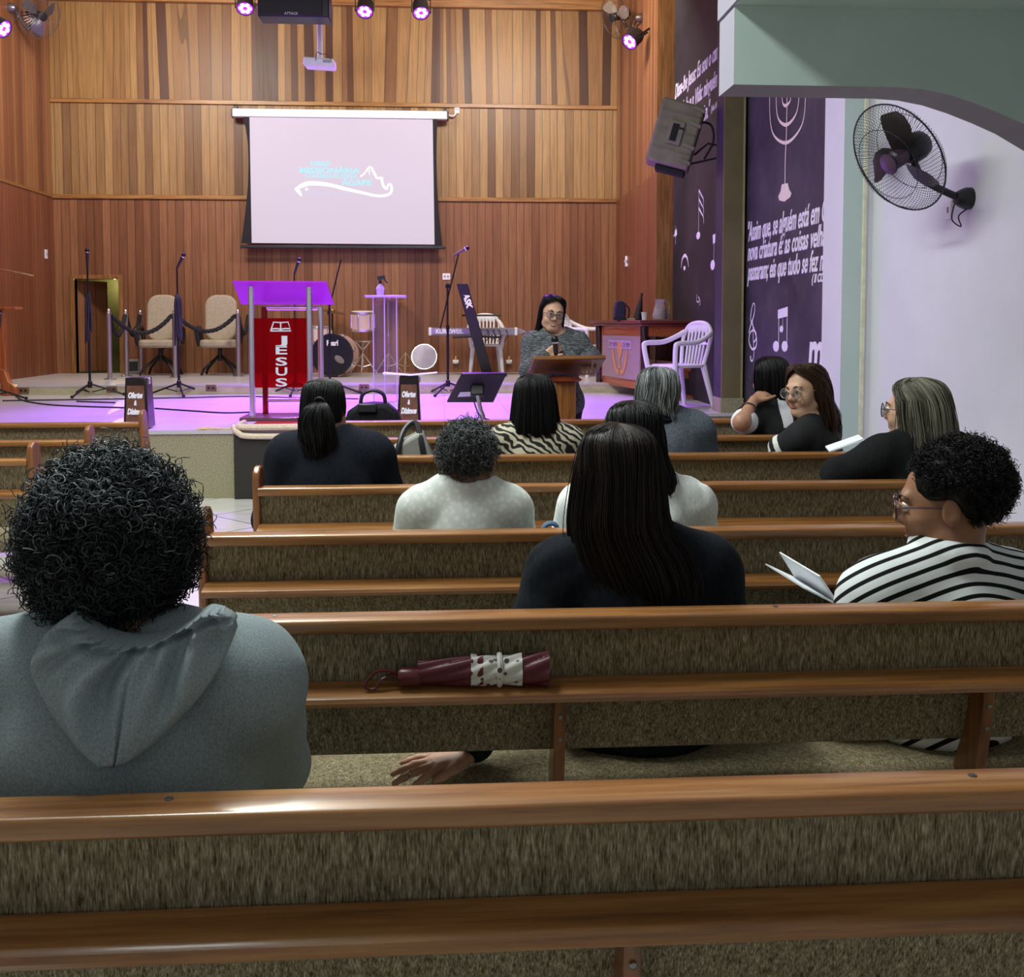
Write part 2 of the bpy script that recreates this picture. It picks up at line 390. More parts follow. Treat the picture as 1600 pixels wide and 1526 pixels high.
mb = MB().mat(0).box2((xp0, yp, 0), (xp1+0.3, ypf, 5)); mb.mat(1).box2((xp0, yp-0.004, 0), (xp1, yp, 5)); struct('pilaster_aisle', mb, ['wallwhite', 'wallgreen'])
mb = MB().box2((xp1-0.002, yp-0.02, 0), (xp1+0.03, yp+0.02, 5)); struct('trim_7', mb, plain('cream_edge', '#d8d6bd', 0.6), bevel=0.008)
mb = MB().box2((XW, -1.5, 0), (XW+0.2, yp+0.1, 5)); struct('wall_aisle', mb, 'wallwhite')
# gallery over the side aisle with an arched beam
Y1, Y2g = 4.30, 4.53
X1 = at(1147, 70, Y=Y1).x; ZC = at(1300, 11, Y=Y1).z; ZL = at(1160, 134, Y=Y1).z
edge = [(1147, 134), (1250, 133.5), (1340, 135), (1400, 136), (1440, 139), (1480, 147), (1520, 160), (1560, 176), (1600, 194), (1650, 224), (1700, 265), (1740, 305), (1775, 350)]
poly = [(at(a, b, Y=Y1).x, at(a, b, Y=Y1).z) for a, b in edge]; poly[0] = (X1, poly[1][1]); poly[1] = (poly[1][0], poly[0][1])
xe = XW-0.002
poly = [p for p in poly if p[0] < xe-0.02]+[(xe, poly[-1][1]-0.05)]
poly += [(xe, ZC+0.5), (X1, ZC+0.5)]
mb = MB(); n = len(poly)
vs = [(a, Y1, b) for a, b in poly]+[(a, Y2g, b) for a, b in poly]
mb.mat(0).add(vs, [tuple(range(n))[::-1]]).mat(1).add(vs, [tuple(range(n, 2*n))])
M_['soffit'] = plain('grey_paint', '#7f7c7a', 0.6, 0.03, 3)  # darker grey for the underside of the arch
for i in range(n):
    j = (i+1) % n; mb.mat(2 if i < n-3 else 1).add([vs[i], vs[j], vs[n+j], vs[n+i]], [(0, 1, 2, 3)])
M_['fascia'] = plain('lavender_grey_paint', '#9d9aa8', 0.6, 0.03, 3); struct('arch_beam', mb, ['wallgreen', 'fascia', 'soffit'], auto=25)  # dimmer light on the beam and gallery side is put into this colour
mb = MB().box2((X1, -1.5, ZC), (XW, Y1-0.001, ZC+0.5)).mat(1).box2((X1-0.01, -1.5, ZC), (X1-0.0005, Y2g, ZC+2.2)); struct('gallery', mb, ['wallgreen', 'fascia'])
struct('gallery_parapet', MB().box2((X1, Y1+0.02, ZC+0.5), (X1+0.12, Y2g, ZC+2.2)), 'fascia')
# ------------------------------------------------------------------ stage: lamps and things hung from walls and ceiling
M_['lens'] = glow('purple_lens', (0.30, 0.01, 1.0, 1), 2.6)
M_['led'] = glow('led_dots', (0.95, 0.75, 1.0, 1), 6.0)
PW = [2200, 2900, 2900, 650, 520]
def par(label, pos, target, bracket, power, angle=60):
    pos = Vector(pos); d = (Vector(target)-pos).normalized()
    t = thing('stage_light', label, 'stage light', pos, group='purple stage lights')
    q = d.to_track_quat('Z', 'Y'); e = q.to_euler()
    def M(mb): mb.at((0, 0, 0), e); return mb
    obj('housing', M(MB()).lathe([(0.03, -0.20), (0.085, -0.19), (0.10, -0.15), (0.105, 0.0), (0.108, 0.012), (0.098, 0.012), (0.096, -0.005), (0.0, -0.005)], 28), 'black', t)
    obj('lens', M(MB()).lathe([(0.0, -0.004), (0.096, -0.004), (0.096, 0.002), (0.0, 0.003)], 28), 'lens', t)
    mb = M(MB())
    for k in range(7):
        a = k*PI/3; r = 0 if k == 6 else 0.055
        if k == 6: continue
        mb.ell((r*math.cos(a), r*math.sin(a), 0.004), (0.027, 0.027, 0.010), 12, 6)
    obj('led_ring', mb, 'led', t)
    mb = MB(); u = d.cross(Vector((0, 0, 1))).normalized(); b = Vector(bracket)-pos; bn = b.normalized()
    mb.tube([u*0.118, u*0.118+bn*0.17, -u*0.118+bn*0.17, -u*0.118], 0.010, 6).tube([bn*0.17, b], 0.014, 8)
    obj('yoke', mb, 'blackmetal', t)
    spot('stage_light_beam', pos+d*0.03, target, power, PURPLE, angle, 0.7, 0.09)
p = at(383, 13, Y=13.4); par('purple stage light at top left of the back wall, nearest the projector pole', p, (-2.0, 10.2, Z1), p+Vector((0, 0.05, ZT-p.z)), PW[0])
p = at(570, 18, Y=13.4); par('purple stage light just right of the hanging black speaker', p, (-1.2, 10.2, Z1), p+Vector((0, 0.05, ZT-p.z)), PW[1])
p = at(658, 20, Y=13.4); par('purple stage light above the right end of the projection screen', p, (0.2, 10.3, Z1), p+Vector((0, 0.05, ZT-p.z)), PW[2])
p = at(984, 65, Y=12.9); par('purple stage light on the right wood wall, below a fan', p, (-1.6, 10.0, 1.0), (XR, p.y+0.05, p.z+0.18), PW[3], 80)
p = at(6, 45, Y=12.4); par('purple stage light at the top left edge, on the left wood wall', p, (1.2, 10.6, 1.0), (XL, p.y, p.z+0.15), PW[4], 80)

# hanging line speaker, projector, screen
a, b = at(402, 24, Y=10.8), at(514, 26, Y=10.8)
L = Vector(((a.x+b.x)/2, 10.8, a.z)); t = thing('hanging_loudspeaker', 'wide black loudspeaker hanging above the projector pole', 'loudspeaker', L)
hw = (b.x-a.x)/2
obj('cabinet', MB().box((0, 0.16, 0.17), (2*hw, 0.28, 0.34)), 'black', t, bevel=0.012)
obj('grille', MB().box((-0.02, 0.012, 0.17), (2*hw-0.10, 0.02, 0.32)), plain('speaker_grille', '#2a292d', 0.7, 0.3, 300), t, bevel=0.006)
lettering('badge', 'ATTACK', Matrix.Translation((-0.02, 0.001, 0.015)) @ Matrix.Rotation(PI/2, 4, 'X'), 'lettering', t, size=0.035, align='CENTER')
obj('hanger', MB().cyl((-0.2, 0.15, 0.34), (-0.2, 0.15, ZT-L.z), 0.012).cyl((0.2, 0.15, 0.34), (0.2, 0.15, ZT-L.z), 0.012), 'blackmetal', t)
a = at(500, 99, Y=11.4); L = Vector((a.x, 11.4, a.z))
t = thing('projector', 'white projector on a pole in front of the wooden wall', 'projector', L)
obj('body', MB().at((0, 0, 0), (rad(4), rad(3), 0)).prism([(-0.165, -0.03), (-0.15, -0.055), (0.15, -0.055), (0.165, -0.03), (0.155, 0.04), (-0.16, 0.04)], 1, -0.12, 0.12), 'white', t, bevel=0.012)
obj('vent', MB().at((0, 0, 0), (rad(4), rad(3), 0)).box((0.09, -0.122, 0.008), (0.09, 0.006, 0.03)), plain('grey_plastic', '#a9a5ad', 0.5), t)
obj('lens', MB().cyl((-0.09, 0.11, 0), (-0.09, 0.15, 0.0), 0.035), 'black', t)
obj('pole', MB().cyl((0, 0, 0.045), (0, 0, ZT-L.z), 0.031).lathe([(0.0, 0.035), (0.07, 0.035), (0.07, 0.05), (0.0, 0.05)], 20), 'white', t)
obj('cable', MB().tube(bez([(0.02, -0.035, 0.09), (-0.02, -0.1, 0.09), (-0.03, -0.13, 0.0)]), 0.004, 6).tube(bez([(0.02, -0.035, 0.09), (0.09, -0.09, 0.07), (0.13, -0.125, 0.01)]), 0.004, 6), 'cable', t)

YS_ = 15.22
def scr(px, py, dy=0.0): q = at(px, py, Y=YS_+dy); return (q.x, q.z)
a, b = at(363.5, 176, Y=YS_), at(698.5, 181, Y=YS_)
L = Vector(((a.x+b.x)/2, YS_, a.z))
t = thing('projection_screen', 'large white projection screen with black side borders on the wood wall', 'projection screen', L)
def loc2(poly): return [(x-L.x, z-L.z) for x, z in poly]
hw = (b.x-a.x)/2
obj('casing', MB().box((0, 0.03, 0), (2*hw, 0.12, 0.115)), 'white', t, bevel=0.012)
for s in (-1, 1): obj('wall_bracket', MB().box((s*(hw-0.03), 0.08, 0.075), (0.06, 0.08, 0.07)).box((s*(hw+0.01), 0.05, 0.0), (0.03, 0.09, 0.12)), 'black', t, bevel=0.005)
black = loc2([scr(*q) for q in ((379.5, 183), (683.5, 187), (682.5, 215), (682, 250), (683, 290), (686, 335), (691, 384), (377, 380), (383, 335), (387.5, 290), (388.5, 255), (387.5, 225), (384, 200))])
obj('border', MB().prism(black, 1, -0.004, 0.0), plain('black_screen_cloth', '#17131a', 0.8), t, smooth=False, label='black cloth border curving in along both sides')
white = loc2([scr(*q) for q in ((390, 183), (676, 187), (679, 382), (393.5, 379.5))])
tt = NT('projected_white'); M_['screen'] = tt.set(color='#8a8290', rough=0.7, emit=lin('#e6dbe6'), es=0.52)  # projector's light put in as the cloth's own glow
obj('cloth', MB().prism(white, 1, -0.008, -0.0045), 'screen', t, smooth=False, label='white picture area glowing in place of projector light')
a2, b2 = at(376, 384, Y=YS_), at(696, 388, Y=YS_)
obj('bottom_bar', MB().box((0, 0, 0), (b2.x-a2.x, 0.05, 0.045)), plain('dark_bar', '#2a262e', 0.4), t, loc=((a2.x+b2.x)/2-L.x, -0.005, (a2.z+b2.z)/2-L.z), bevel=0.01)
M_['cyan'] = glow('projected_cyan', lin('#b8f2fb'), 0.95); M_['lum'] = glow('projected_bright', lin('#fffdff'), 1.1)  # projected lettering and emblem glow by themselves instead of being projected
def logo(s, x0, x1, yb, ht, mat='cyan', bold=0.028):
    p0 = at(x0, yb, Y=YS_-0.010); p1 = at(x1, yb, Y=YS_-0.010)
    k = (at(x0, yb-ht, Y=YS_).z-p0.z)/0.70
    lettering('projected_text', s, Matrix.Translation(p0-L) @ Matrix.Rotation(PI/2, 4, 'X'), mat, t, size=k, width=p1.x-p0.x, bold=bold*k, depth=0.002)
logo('IGREJA', 485, 517.5, 258.3, 6.5); logo('MISSIONÁRIA', 468.5, 562.5, 270.3, 8.8, bold=0.035)
logo('CONGREGACIONAL', 476, 560, 277.8, 6); logo('ÁGAPE', 533, 580, 289.5, 8.8, bold=0.035)
M_['palelum'] = glow('projected_pale', lin('#d9dcfb'), 0.9); [logo(w_, a_, b_, 304.2+(a_-483)*0.014, 4.2, 'palelum', 0) for w_, a_, b_ in (('Uma', 483, 494), ('igreja', 497, 513), ('de', 516, 521), ('uma', 524, 535), ('vida', 538, 549))]
mb = MB()
def stroke(mb, pts, wpx, off=-0.0095, n=6):
    P = bez([Vector((px, py, 0)) for px, py in pts], n); Wd = wpx if isinstance(wpx, list) else [wpx]*len(pts)
    Q = []; R = []
    for i, q in enumerate(P):
        u = i/n; j = min(int(u), len(Wd)-2); r = Wd[j]+(Wd[j+1]-Wd[j])*(u-j)
        g = at(q.x, q.y, Y=YS_+off); Q.append(g-L); R.append(max(r, 0.3)*YS_/FPX/2)
    mb.tube(Q, R, 8, flat=((0, 1, 0), 0.06))
z = lambda x, y: (450+x*180/1600, 240+y*80/711)
stroke(mb, [z(190, 590), z(150, 530), z(120, 490)], [1.5, 6, 6])
stroke(mb, [z(95, 500), z(180, 450), z(280, 415), z(420, 415), z(600, 440), z(800, 490), z(1000, 535), z(1200, 580), z(1330, 585), z(1420, 550), z(1440, 480), z(1425, 430), z(1400, 425), z(1385, 450), z(1370, 485), z(1330, 455), z(1305, 380), z(1300, 340), z(1235, 335), z(1200, 275), z(1140, 185), z(1060, 275), z(1005, 320)],
       [3, 6, 7, 6.5, 5.5, 5, 4.5, 4, 4, 4, 4, 3.5, 3, 3, 4, 4, 4, 4, 3.6, 3.6, 3.2, 2.2, 2.5])
stroke(mb, [z(1130, 225), z(1130, 295)], 1.2); stroke(mb, [z(1110, 243), z(1150, 243)], 1.2)
q = at(479, 295.5, Y=YS_-0.0095); mb.lathe([(0, 0), (0.02, 0), (0.02, 0.002), (0, 0.002)], 16, q-L, (PI/2, 0, 0))
obj('projected_emblem', mb, 'lum', t)
# outlet, switches, sockets, little fittings
def plate(name, label, p, size, normal, cat='wall plate', holes=2, mat='white', group=None):
    p = Vector(p); t = thing(name, label, cat, p, rotz={'-Y': 0, '+X': PI/2, '-X': -PI/2}[normal], group=group)
    obj('plate', MB().box((0, -0.006, 0), (size[0], 0.012, size[1])), mat, t, bevel=0.004)
    for k in range(holes): obj('socket' if holes > 1 else 'button', MB().box(((k-(holes-1)/2)*size[0]*0.4, -0.0125, 0), (size[0]*0.22, 0.006, size[1]*0.3)), 'black' if mat != 'white' else plain('socket_grey', '#8d8894', 0.5), t)
    return t
plate('light_switch', 'white double wall plate left of the slanted black keyboard stand', at(697.5, 432, Y=YB), (0.115, 0.095), '-Y', 'switch', mat='white')
t = plate('power_outlet', 'white outlet box with plug at right end of the screen casing', at(714, 171, Y=YB-0.01), (0.07, 0.12), '-Y', 'outlet', mat='white')
q0 = at(714, 174, Y=YB-0.04)-t.location; obj('cord', MB().tube(bez([q0, q0+Vector((-0.05, -0.02, -0.07)), at(699, 179, Y=YB-0.05)-t.location]), 0.012, 8), 'white', t)
plate('light_switch', 'small white plate on the left wood wall', at(71.5, 397, X=XL), (0.09, 0.13), '+X', 'switch', 1)
p = at(980, 409, X=XR); t = thing('wall_ornament', 'small white star shaped fitting on the right wood wall', 'ornament', p)
st = [((0.085 if k % 2 == 0 else 0.035)*math.cos(PI/2+k*PI/5), (0.085 if k % 2 == 0 else 0.035)*math.sin(PI/2+k*PI/5)) for k in range(10)]
obj('star', MB().prism(st, 0, -0.03, 0), 'white', t, bevel=0.004); obj('mount', MB().cyl((-0.03, 0, 0), (-0.042, 0, 0), 0.018), 'chrome', t)
for px, py, lab in ((37, 610, 'brown twin socket at the left end of the stage step'), (175, 608, 'brown twin socket on the step under the left microphone stand'), (330, 606, 'brown twin socket on the step left of the red pulpit'), (569, 605, 'brown twin socket on the step below the drum kit')):
    plate('floor_socket', lab, at(px, py, Y=YR), (0.125, 0.08), '-Y', 'socket', 2, plain('brown_plastic', '#7a5a44', 0.5), 'sockets along the stage step')
for px, lab in ((712, 'white plug adaptor low on the wood wall, left of the white chair'), (795, 'white plug adaptor low on the wood wall, right of the white chair')):
    p = at(px, 565, Y=YB); t = thing('plug_adaptor', lab, 'plug', p, group='plug adaptors low on the back wall')
    obj('socket_block', MB().box((0, -0.02, 0), (0.085, 0.04, 0.06)).box((-0.025, -0.05, -0.005), (0.03, 0.04, 0.035)).box((0.03, -0.05, 0.005), (0.03, 0.04, 0.035)), 'white', t, bevel=0.006)
    obj('plug', MB().cyl((0, -0.03, 0.02), (0, -0.03, 0.085), 0.012), plain('yellow_plug', '#d9c07a', 0.5), t)

# painted writing and signs on the right walls
RX = Matrix(((0, 0, -1, 0), (-1, 0, 0, 0), (0, 1, 0, 0), (0, 0, 0, 1)))
def wall_line(s, X, y_from, y_to, zb, size, parent, slope=0.0, shear=0.35, bold=0.0):
    M = Matrix.Translation((X-0.003, y_from, zb)) @ Matrix.Rotation(slope, 4, 'X') @ RX
    lettering('wall_lettering', s, M, 'lettering', parent, size=size, width=abs(y_to-y_from), shear=shear, bold=bold, depth=0.004)
wall_line('Disse-lhe Jesus: Eu sou o caminho,', XBK, 12.42, 10.1, 4.07, 0.24, wblack, bold=0.004)
wall_line('a verdade e a Vida: ninguém vem', XBK, 12.42, 10.1, 3.80, 0.24, wblack, bold=0.004)
wall_line('ao Pai, senão por mim."', XBK, 12.35, 10.75, 3.55, 0.24, wblack, bold=0.004)
wall_line('( João 14:6 )', XBK, 10.72, 10.42, 3.58, 0.09, wblack)
wall_line('"Assim que, se alguém está em Cri', XPU, 9.62, 7.50, 2.165, 0.25, wpurp, bold=0.004)
wall_line('nova criatura é: as coisas velhas', XPU, 9.62, 7.55, 1.985, 0.235, wpurp, bold=0.004)
wall_line('passaram; eis que tudo se fez no', XPU, 9.62, 7.57, 1.80, 0.235, wpurp, bold=0.004)
wall_line('( II COR. 5', XPU, 7.90, 7.50, 1.715, 0.09, wpurp, bold=0.003)
wall_line('mf', XPU, 7.95, 7.46, 1.02, 0.50, wpurp, bold=0.012, shear=0.15)
def wstroke(mb, pts, wpx, X, n=6):
    P = bez([Vector((a, b, 0)) for a, b in pts], n) if len(pts) > 2 else [Vector((a, b, 0)) for a, b in pts]
    Wd = wpx if isinstance(wpx, list) else [wpx]*len(pts); nn = n if len(pts) > 2 else 1
    Q = []; R = []
    for i, q in enumerate(P):
        u = i/nn; j = min(int(u), len(Wd)-2); r = Wd[j]+(Wd[j+1]-Wd[j])*(u-j)
        g = at(q.x, q.y, X=X-0.004); Q.append(g); R.append(max(r, 0.4)*g.y/FPX/2)
    mb.tube(Q, R, 8, flat=((1, 0, 0), 0.08))
def wdot(mb, px, py, rx, ry, X):
    g = at(px, py, X=X-0.003); h = at(px+rx, py, X=X-0.003); v = at(px, py-ry, X=X-0.003)
    mb.ell(g, (0.004, abs(h.y-g.y), abs(v.z-g.z)), 18, 8)
def wpoly(mb, pts, X):
    P = [at(a, b, X=X-0.003) for a, b in pts]; n = len(P)
    mb.add([p for p in P]+[p+Vector((-0.003, 0, 0)) for p in P], [tuple(range(n)), tuple(range(n, 2*n))]+[(i, (i+1) % n, n+(i+1) % n, n+i) for i in range(n)])
mb = MB()
wstroke(mb, [(1092, 297), (1091.5, 368)], 1.6, XBK); wdot(mb, 1091, 368, 3.0, 6, XBK)
for yy in (297, 311, 325): wstroke(mb, [(1092, yy), (1096, yy+8), (1099, yy+14), (1099.5, yy+24)], [4, 3.5, 2.5, 1], XBK)
wstroke(mb, [(1116, 366), (1115, 415)], 1.4, XBK); wdot(mb, 1113.5, 414, 3.4, 8, XBK); wpoly(mb, [(1114, 367), (1118, 365), (1117.5, 379), (1114.5, 381)], XBK)
wpoly(mb, [(1054.5, 362), (1057, 357), (1058, 366), (1055.5, 371)], XBK); wstroke(mb, [(1055, 352), (1055.5, 382)], 1.0, XBK); wstroke(mb, [(1052.5, 369), (1057, 362)], 2.5, XBK)
wstroke(mb, [(1064, 419), (1066, 405), (1070, 399), (1074, 404), (1076, 418)], [1, 4, 5.5, 4, 1], XBK); wdot(mb, 1069.5, 419, 1.6, 3.6, XBK)
wstroke(mb, [(1089, 460), (1088.5, 469), (1091, 472), (1093, 467), (1091, 464)], 1.6, XBK); wstroke(mb, [(1092, 464), (1094, 472), (1093, 477)], 1.6, XBK)
obj('painted_notes', mb, 'lettering', wblack)
mb = MB()
wstroke(mb, [(1177, 535), (1181, 530), (1181, 520), (1176, 516), (1171.5, 522), (1170.5, 534), (1175, 545), (1181, 542), (1182, 528), (1177, 510), (1173, 500), (1174, 485), (1177, 474), (1179.5, 478), (1178, 492), (1173, 508), (1170, 520)], [3, 3, 3, 3, 3.5, 4, 4, 4, 3.5, 3, 3, 3, 2, 2.5, 3.5, 4, 3.5], XPU)
wstroke(mb, [(1176, 500), (1177, 530), (1178, 552), (1176, 563), (1173, 562), (1173, 556)], [2, 2.4, 2.4, 2.5, 4, 5], XPU)
wpoly(mb, [(1216, 484), (1231, 479), (1231, 494), (1216, 498)], XPU)
for x0, y0, x1, y1 in ((1217, 486, 1216.5, 540), (1230, 482, 1229.5, 540)): wstroke(mb, [(x0, y0), (x1, y1)], 2.6, XPU)
wdot(mb, 1212.5, 541, 4.8, 8.5, XPU); wdot(mb, 1226, 541, 4.8, 8.5, XPU); wstroke(mb, [(1223, 497), (1223, 516)], 1.4, XPU); wdot(mb, 1221, 514, 2.8, 5.5, XPU)
obj('painted_notes', mb, 'lettering', wpurp)
mb = MB()
M_['menorah'] = plain('menorah_paint', '#efe6cf', 0.6, 0.05)
for lx, rx, top, bot, br in ((1203, 1258, 120, 224, 4.2), (1213, 1248.5, 120, 196, 4.4), (1222, 1237, 130, 166, 4)):
    m = (lx+rx)/2-2; h = bot-top
    wstroke(mb, [(lx, top), (lx, bot-0.42*h), (lx+(m-lx)*0.25, bot-0.12*h), (m, bot-1), (m+(rx-m)*0.65, bot-0.18*h), (rx-1, bot-0.45*h), (rx+1, top)], [br*0.7, br*0.6, br*0.9, br*1.4, br, br*0.7, br*0.7], XPU)
wstroke(mb, [(1230, 130), (1229, 200), (1227, 250), (1226.5, 288)], [3, 3.4, 3.6, 3.4], XPU)
wpoly(mb, [(1222, 288), (1231, 286), (1233, 295), (1237, 302), (1235, 308), (1226, 315), (1218, 313), (1216.5, 307), (1220, 299)], XPU)
obj('painted_menorah', mb, 'menorah', wpurp)

# fans
M_['fanblade'] = plain('fan_blade', '#2a2320', 0.35)
M_['hubcap'] = plain('plum_hub_cap', '#4a3446', 0.35)
def fan(label, head, axis, mount, wall_n, R=0.31, nw=84, colr='black', blade='fanblade', spin=0.4, hub='hubcap', simple=False):
    head = Vector(head); mount = Vector(mount); t = thing('wall_fan', label, 'fan', mount)
    ax = Vector(axis).normalized(); q = ax.to_track_quat('Z', 'Y').to_matrix().to_4x4()
    Mh = Matrix.Translation(head-mount) @ q
    cage = MB(); cage.M = Mh
    for side in (1, -1):
        for k in range(nw):
            a0 = 2*PI*k/nw
            pr = [(0.06, 0.075), (0.13, 0.085), (0.21, 0.080), (0.275, 0.055), (R, 0.0)] if side > 0 else [(0.07, -0.085), (0.15, -0.095), (0.23, -0.085), (0.285, -0.055), (R, 0.0)]
            tw = 0.5*side
            cage.tube([(r*math.cos(a0+tw*(r/R)), r*math.sin(a0+tw*(r/R)), z) for r, z in pr], 0.0014, 3, caps=False)
    obj('wire_cage', cage, colr, t)
    rim = MB(); rim.M = Mh
    for r, z, th in ((R, 0, 0.005), (0.06, 0.075, 0.003), (0.21, 0.080, 0.002), (0.23, -0.085, 0.002), (0.07, -0.085, 0.003)):
        rim.tube([(r*math.cos(2*PI*k/40), r*math.sin(2*PI*k/40), z) for k in range(40)], th, 6, closed=True)
    obj('cage_rim', rim, colr, t)
    for k in range(3):
        b = MB(); b.M = Mh @ Matrix.Rotation(spin+k*2*PI/3, 4, 'Z'); rings = []
        for r, wd, sw in ((0.04, 0.035, 0.0), (0.09, 0.085, 0.02), (0.15, 0.12, 0.06), (0.21, 0.125, 0.11), (0.25, 0.10, 0.15), (0.268, 0.05, 0.18)):
            ring = []
            for u, th in ((-1, 0), (-0.5, 1), (0.3, 1), (1, 0), (0.3, -0.6), (-0.5, -0.6)):
                ang = u*wd/r/1.6+sw*2.2
                ring.append((r*math.cos(ang), r*math.sin(ang), -0.012+u*0.028+th*0.0025-0.006*(1-u*u)))
            rings.append(ring)
        obj('blade', b.loft(rings), blade, t)
    hb = MB(); hb.M = Mh; obj('hub_cap', hb.lathe([(0, -0.05), (0.045, -0.05), (0.052, -0.03), (0.052, 0.03), (0.04, 0.045), (0, 0.048)], 24), hub, t)
    hb = MB(); hb.M = Mh; obj('badge', hb.lathe([(0, 0.074), (0.058, 0.074), (0.06, 0.078), (0.045, 0.084), (0, 0.086)], 24), hub, t)
    mo = MB(); mo.M = Mh; obj('motor_housing', mo.lathe([(0, -0.05), (0.06, -0.055), (0.078, -0.09), (0.082, -0.15), (0.075, -0.19), (0.05, -0.215), (0, -0.22)], 24), colr, t)
    h0 = Mh @ Vector((0, 0, -0.14)); wn = Vector(wall_n)
    kn = h0+Vector((0, 0, -0.13))
    obj('arm', MB().tube(bez([h0, kn+Vector((0, 0, 0.03)), kn+wn*(-0.08)+Vector((0, 0, -0.07)), wn*0.06]), [0.026, ]*17+[0.02]*8 if False else 0.021, 10), colr, t)
    obj('wall_mount', MB().at((0, 0, 0), (wn.to_track_quat('Z', 'Y')).to_euler()).lathe([(0.062, 0), (0.062, 0.03), (0.05, 0.06), (0.035, 0.085), (0, 0.09)], 20), colr, t)
    ca = kn+wn*-0.1
    obj('pull_cord', MB().tube(bez([wn*0.1+Vector((0, -0.02, -0.03)), wn*0.12+Vector((0, -0.03, -0.12)), wn*0.06+Vector((0, -0.02, -0.16)), wn*0.07+Vector((0, -0.01, -0.10)), wn*0.004+Vector((0, 0.0, -0.05))]), 0.004, 6), colr, t)
    return t
hd = at(1403, 247, Y=5.75)
fan('black oscillating wall fan in a wire cage on the lavender aisle wall', hd, (-0.83, -0.25, -0.50), at(1516, 310, X=XW), (-1, 0, 0), 0.325, 84, 'black', spin=0.95)
p = at(1484, 328, X=XW); plate('power_outlet', 'white outlet on the aisle wall just below the fan mount', p, (0.07, 0.11), '-X', 'outlet', 1)
fan('grey wall fan at the top left corner of the wood walls', at(62, 24, Y=14.2), (0.75, -0.45, -0.35), at(14, 12, X=XL), (1, 0, 0), 0.30, 40, plain('silver_wire', '#77747a', 0.35, metal=0.7), plain('dark_blade', '#4a4448', 0.3), hub='black')
fan('wall fan with a pale blade at the top of the right wood wall', at(962, 26, Y=13.9), (-0.8, -0.35, -0.35), at(1003, 28, X=XR), (-1, 0, 0), 0.29, 36, plain('bronze_wire', '#5a4a40', 0.4, metal=0.5), plain('pale_blade', '#807264', 0.3), hub='black', spin=1.9)
# tilted loudspeaker on the dark wall
M_['dustyblack'] = plain('dusty_grey_plastic', '#7f7768', 0.7, 0.15, 8)
L = at(1056, 212, Y=10.35); t = thing('wall_loudspeaker', 'dusty grey loudspeaker tilted on a bracket on the dark wall', 'loudspeaker', L)
R0 = Euler((0, rad(16), rad(-14))).to_matrix().to_4x4()
mb = MB(); mb.M = R0
w2, h2, dp = 0.215, 0.315, 0.16
fr = [(-w2, -dp, -h2), (w2, -dp, -h2), (w2, -dp, h2), (-w2, -dp, h2)]
bk = [(-w2-0.01, dp, -h2-0.02), (w2, dp, -h2-0.02), (w2, dp, h2), (-w2-0.01, dp, h2)]
mb.add(fr+bk, [(0, 1, 2, 3), (7, 6, 5, 4), (0, 4, 5, 1), (1, 5, 6, 2), (2, 6, 7, 3), (3, 7, 4, 0)])
obj('cabinet', mb, 'dustyblack', t, bevel=0.025)
mb = MB(); mb.M = R0
for zz in (-0.17, 0.02, 0.2): mb.box((0, -dp-0.006, zz), (2*w2-0.04, 0.014, 0.012))
for zz in (-0.25, -0.10, 0.12, 0.27): mb.box((w2-0.05, -dp-0.012, zz), (0.12, 0.03, 0.035), (0, rad(10), 0))
obj('rib', mb, 'dustyblack', t, bevel=0.004)
mb = MB(); mb.M = R0
mb.box((0.0, -dp-0.010, 0.0), (0.15, 0.03, 0.24)); obj('handle_frame', mb, 'dustyblack', t, bevel=0.012)
mb = MB(); mb.M = R0; mb.box((-0.01, -dp-0.018, 0.0), (0.065, 0.022, 0.17)).box((0.05, -dp-0.018, 0.05), (0.05, 0.02, 0.02)); obj('handle_recess', mb, 'rubber', t)
mb = MB(); mb.M = R0; mb.box((0.04, 0.02, -h2-0.035), (0.30, 0.22, 0.05)); obj('bottom_plate', mb, 'rubber', t, bevel=0.01)
wm = at(1124, 240, X=XBK)-L
mb = MB().box(wm+Vector((-0.01, 0, 0)), (0.02, 0.12, 0.36)).tube([wm+Vector((-0.01, 0, 0.08)), wm+Vector((-0.12, 0, 0.10)), Vector((0.2, 0.05, -0.18))], 0.012, 8).tube([wm+Vector((-0.01, 0, -0.04)), Vector((0.16, 0.05, -0.27))], 0.012, 8)
obj('wall_bracket', mb, plain('bracket_grey', '#4d4a4a', 0.4, metal=0.6), t)
obj('cable', MB().tube(bez([(0.2, -0.1, 0.12), (0.34, -0.05, 0.10), (0.38, 0.0, -0.05), (0.30, 0.05, -0.22)], 10), 0.012, 8), 'cable', t)
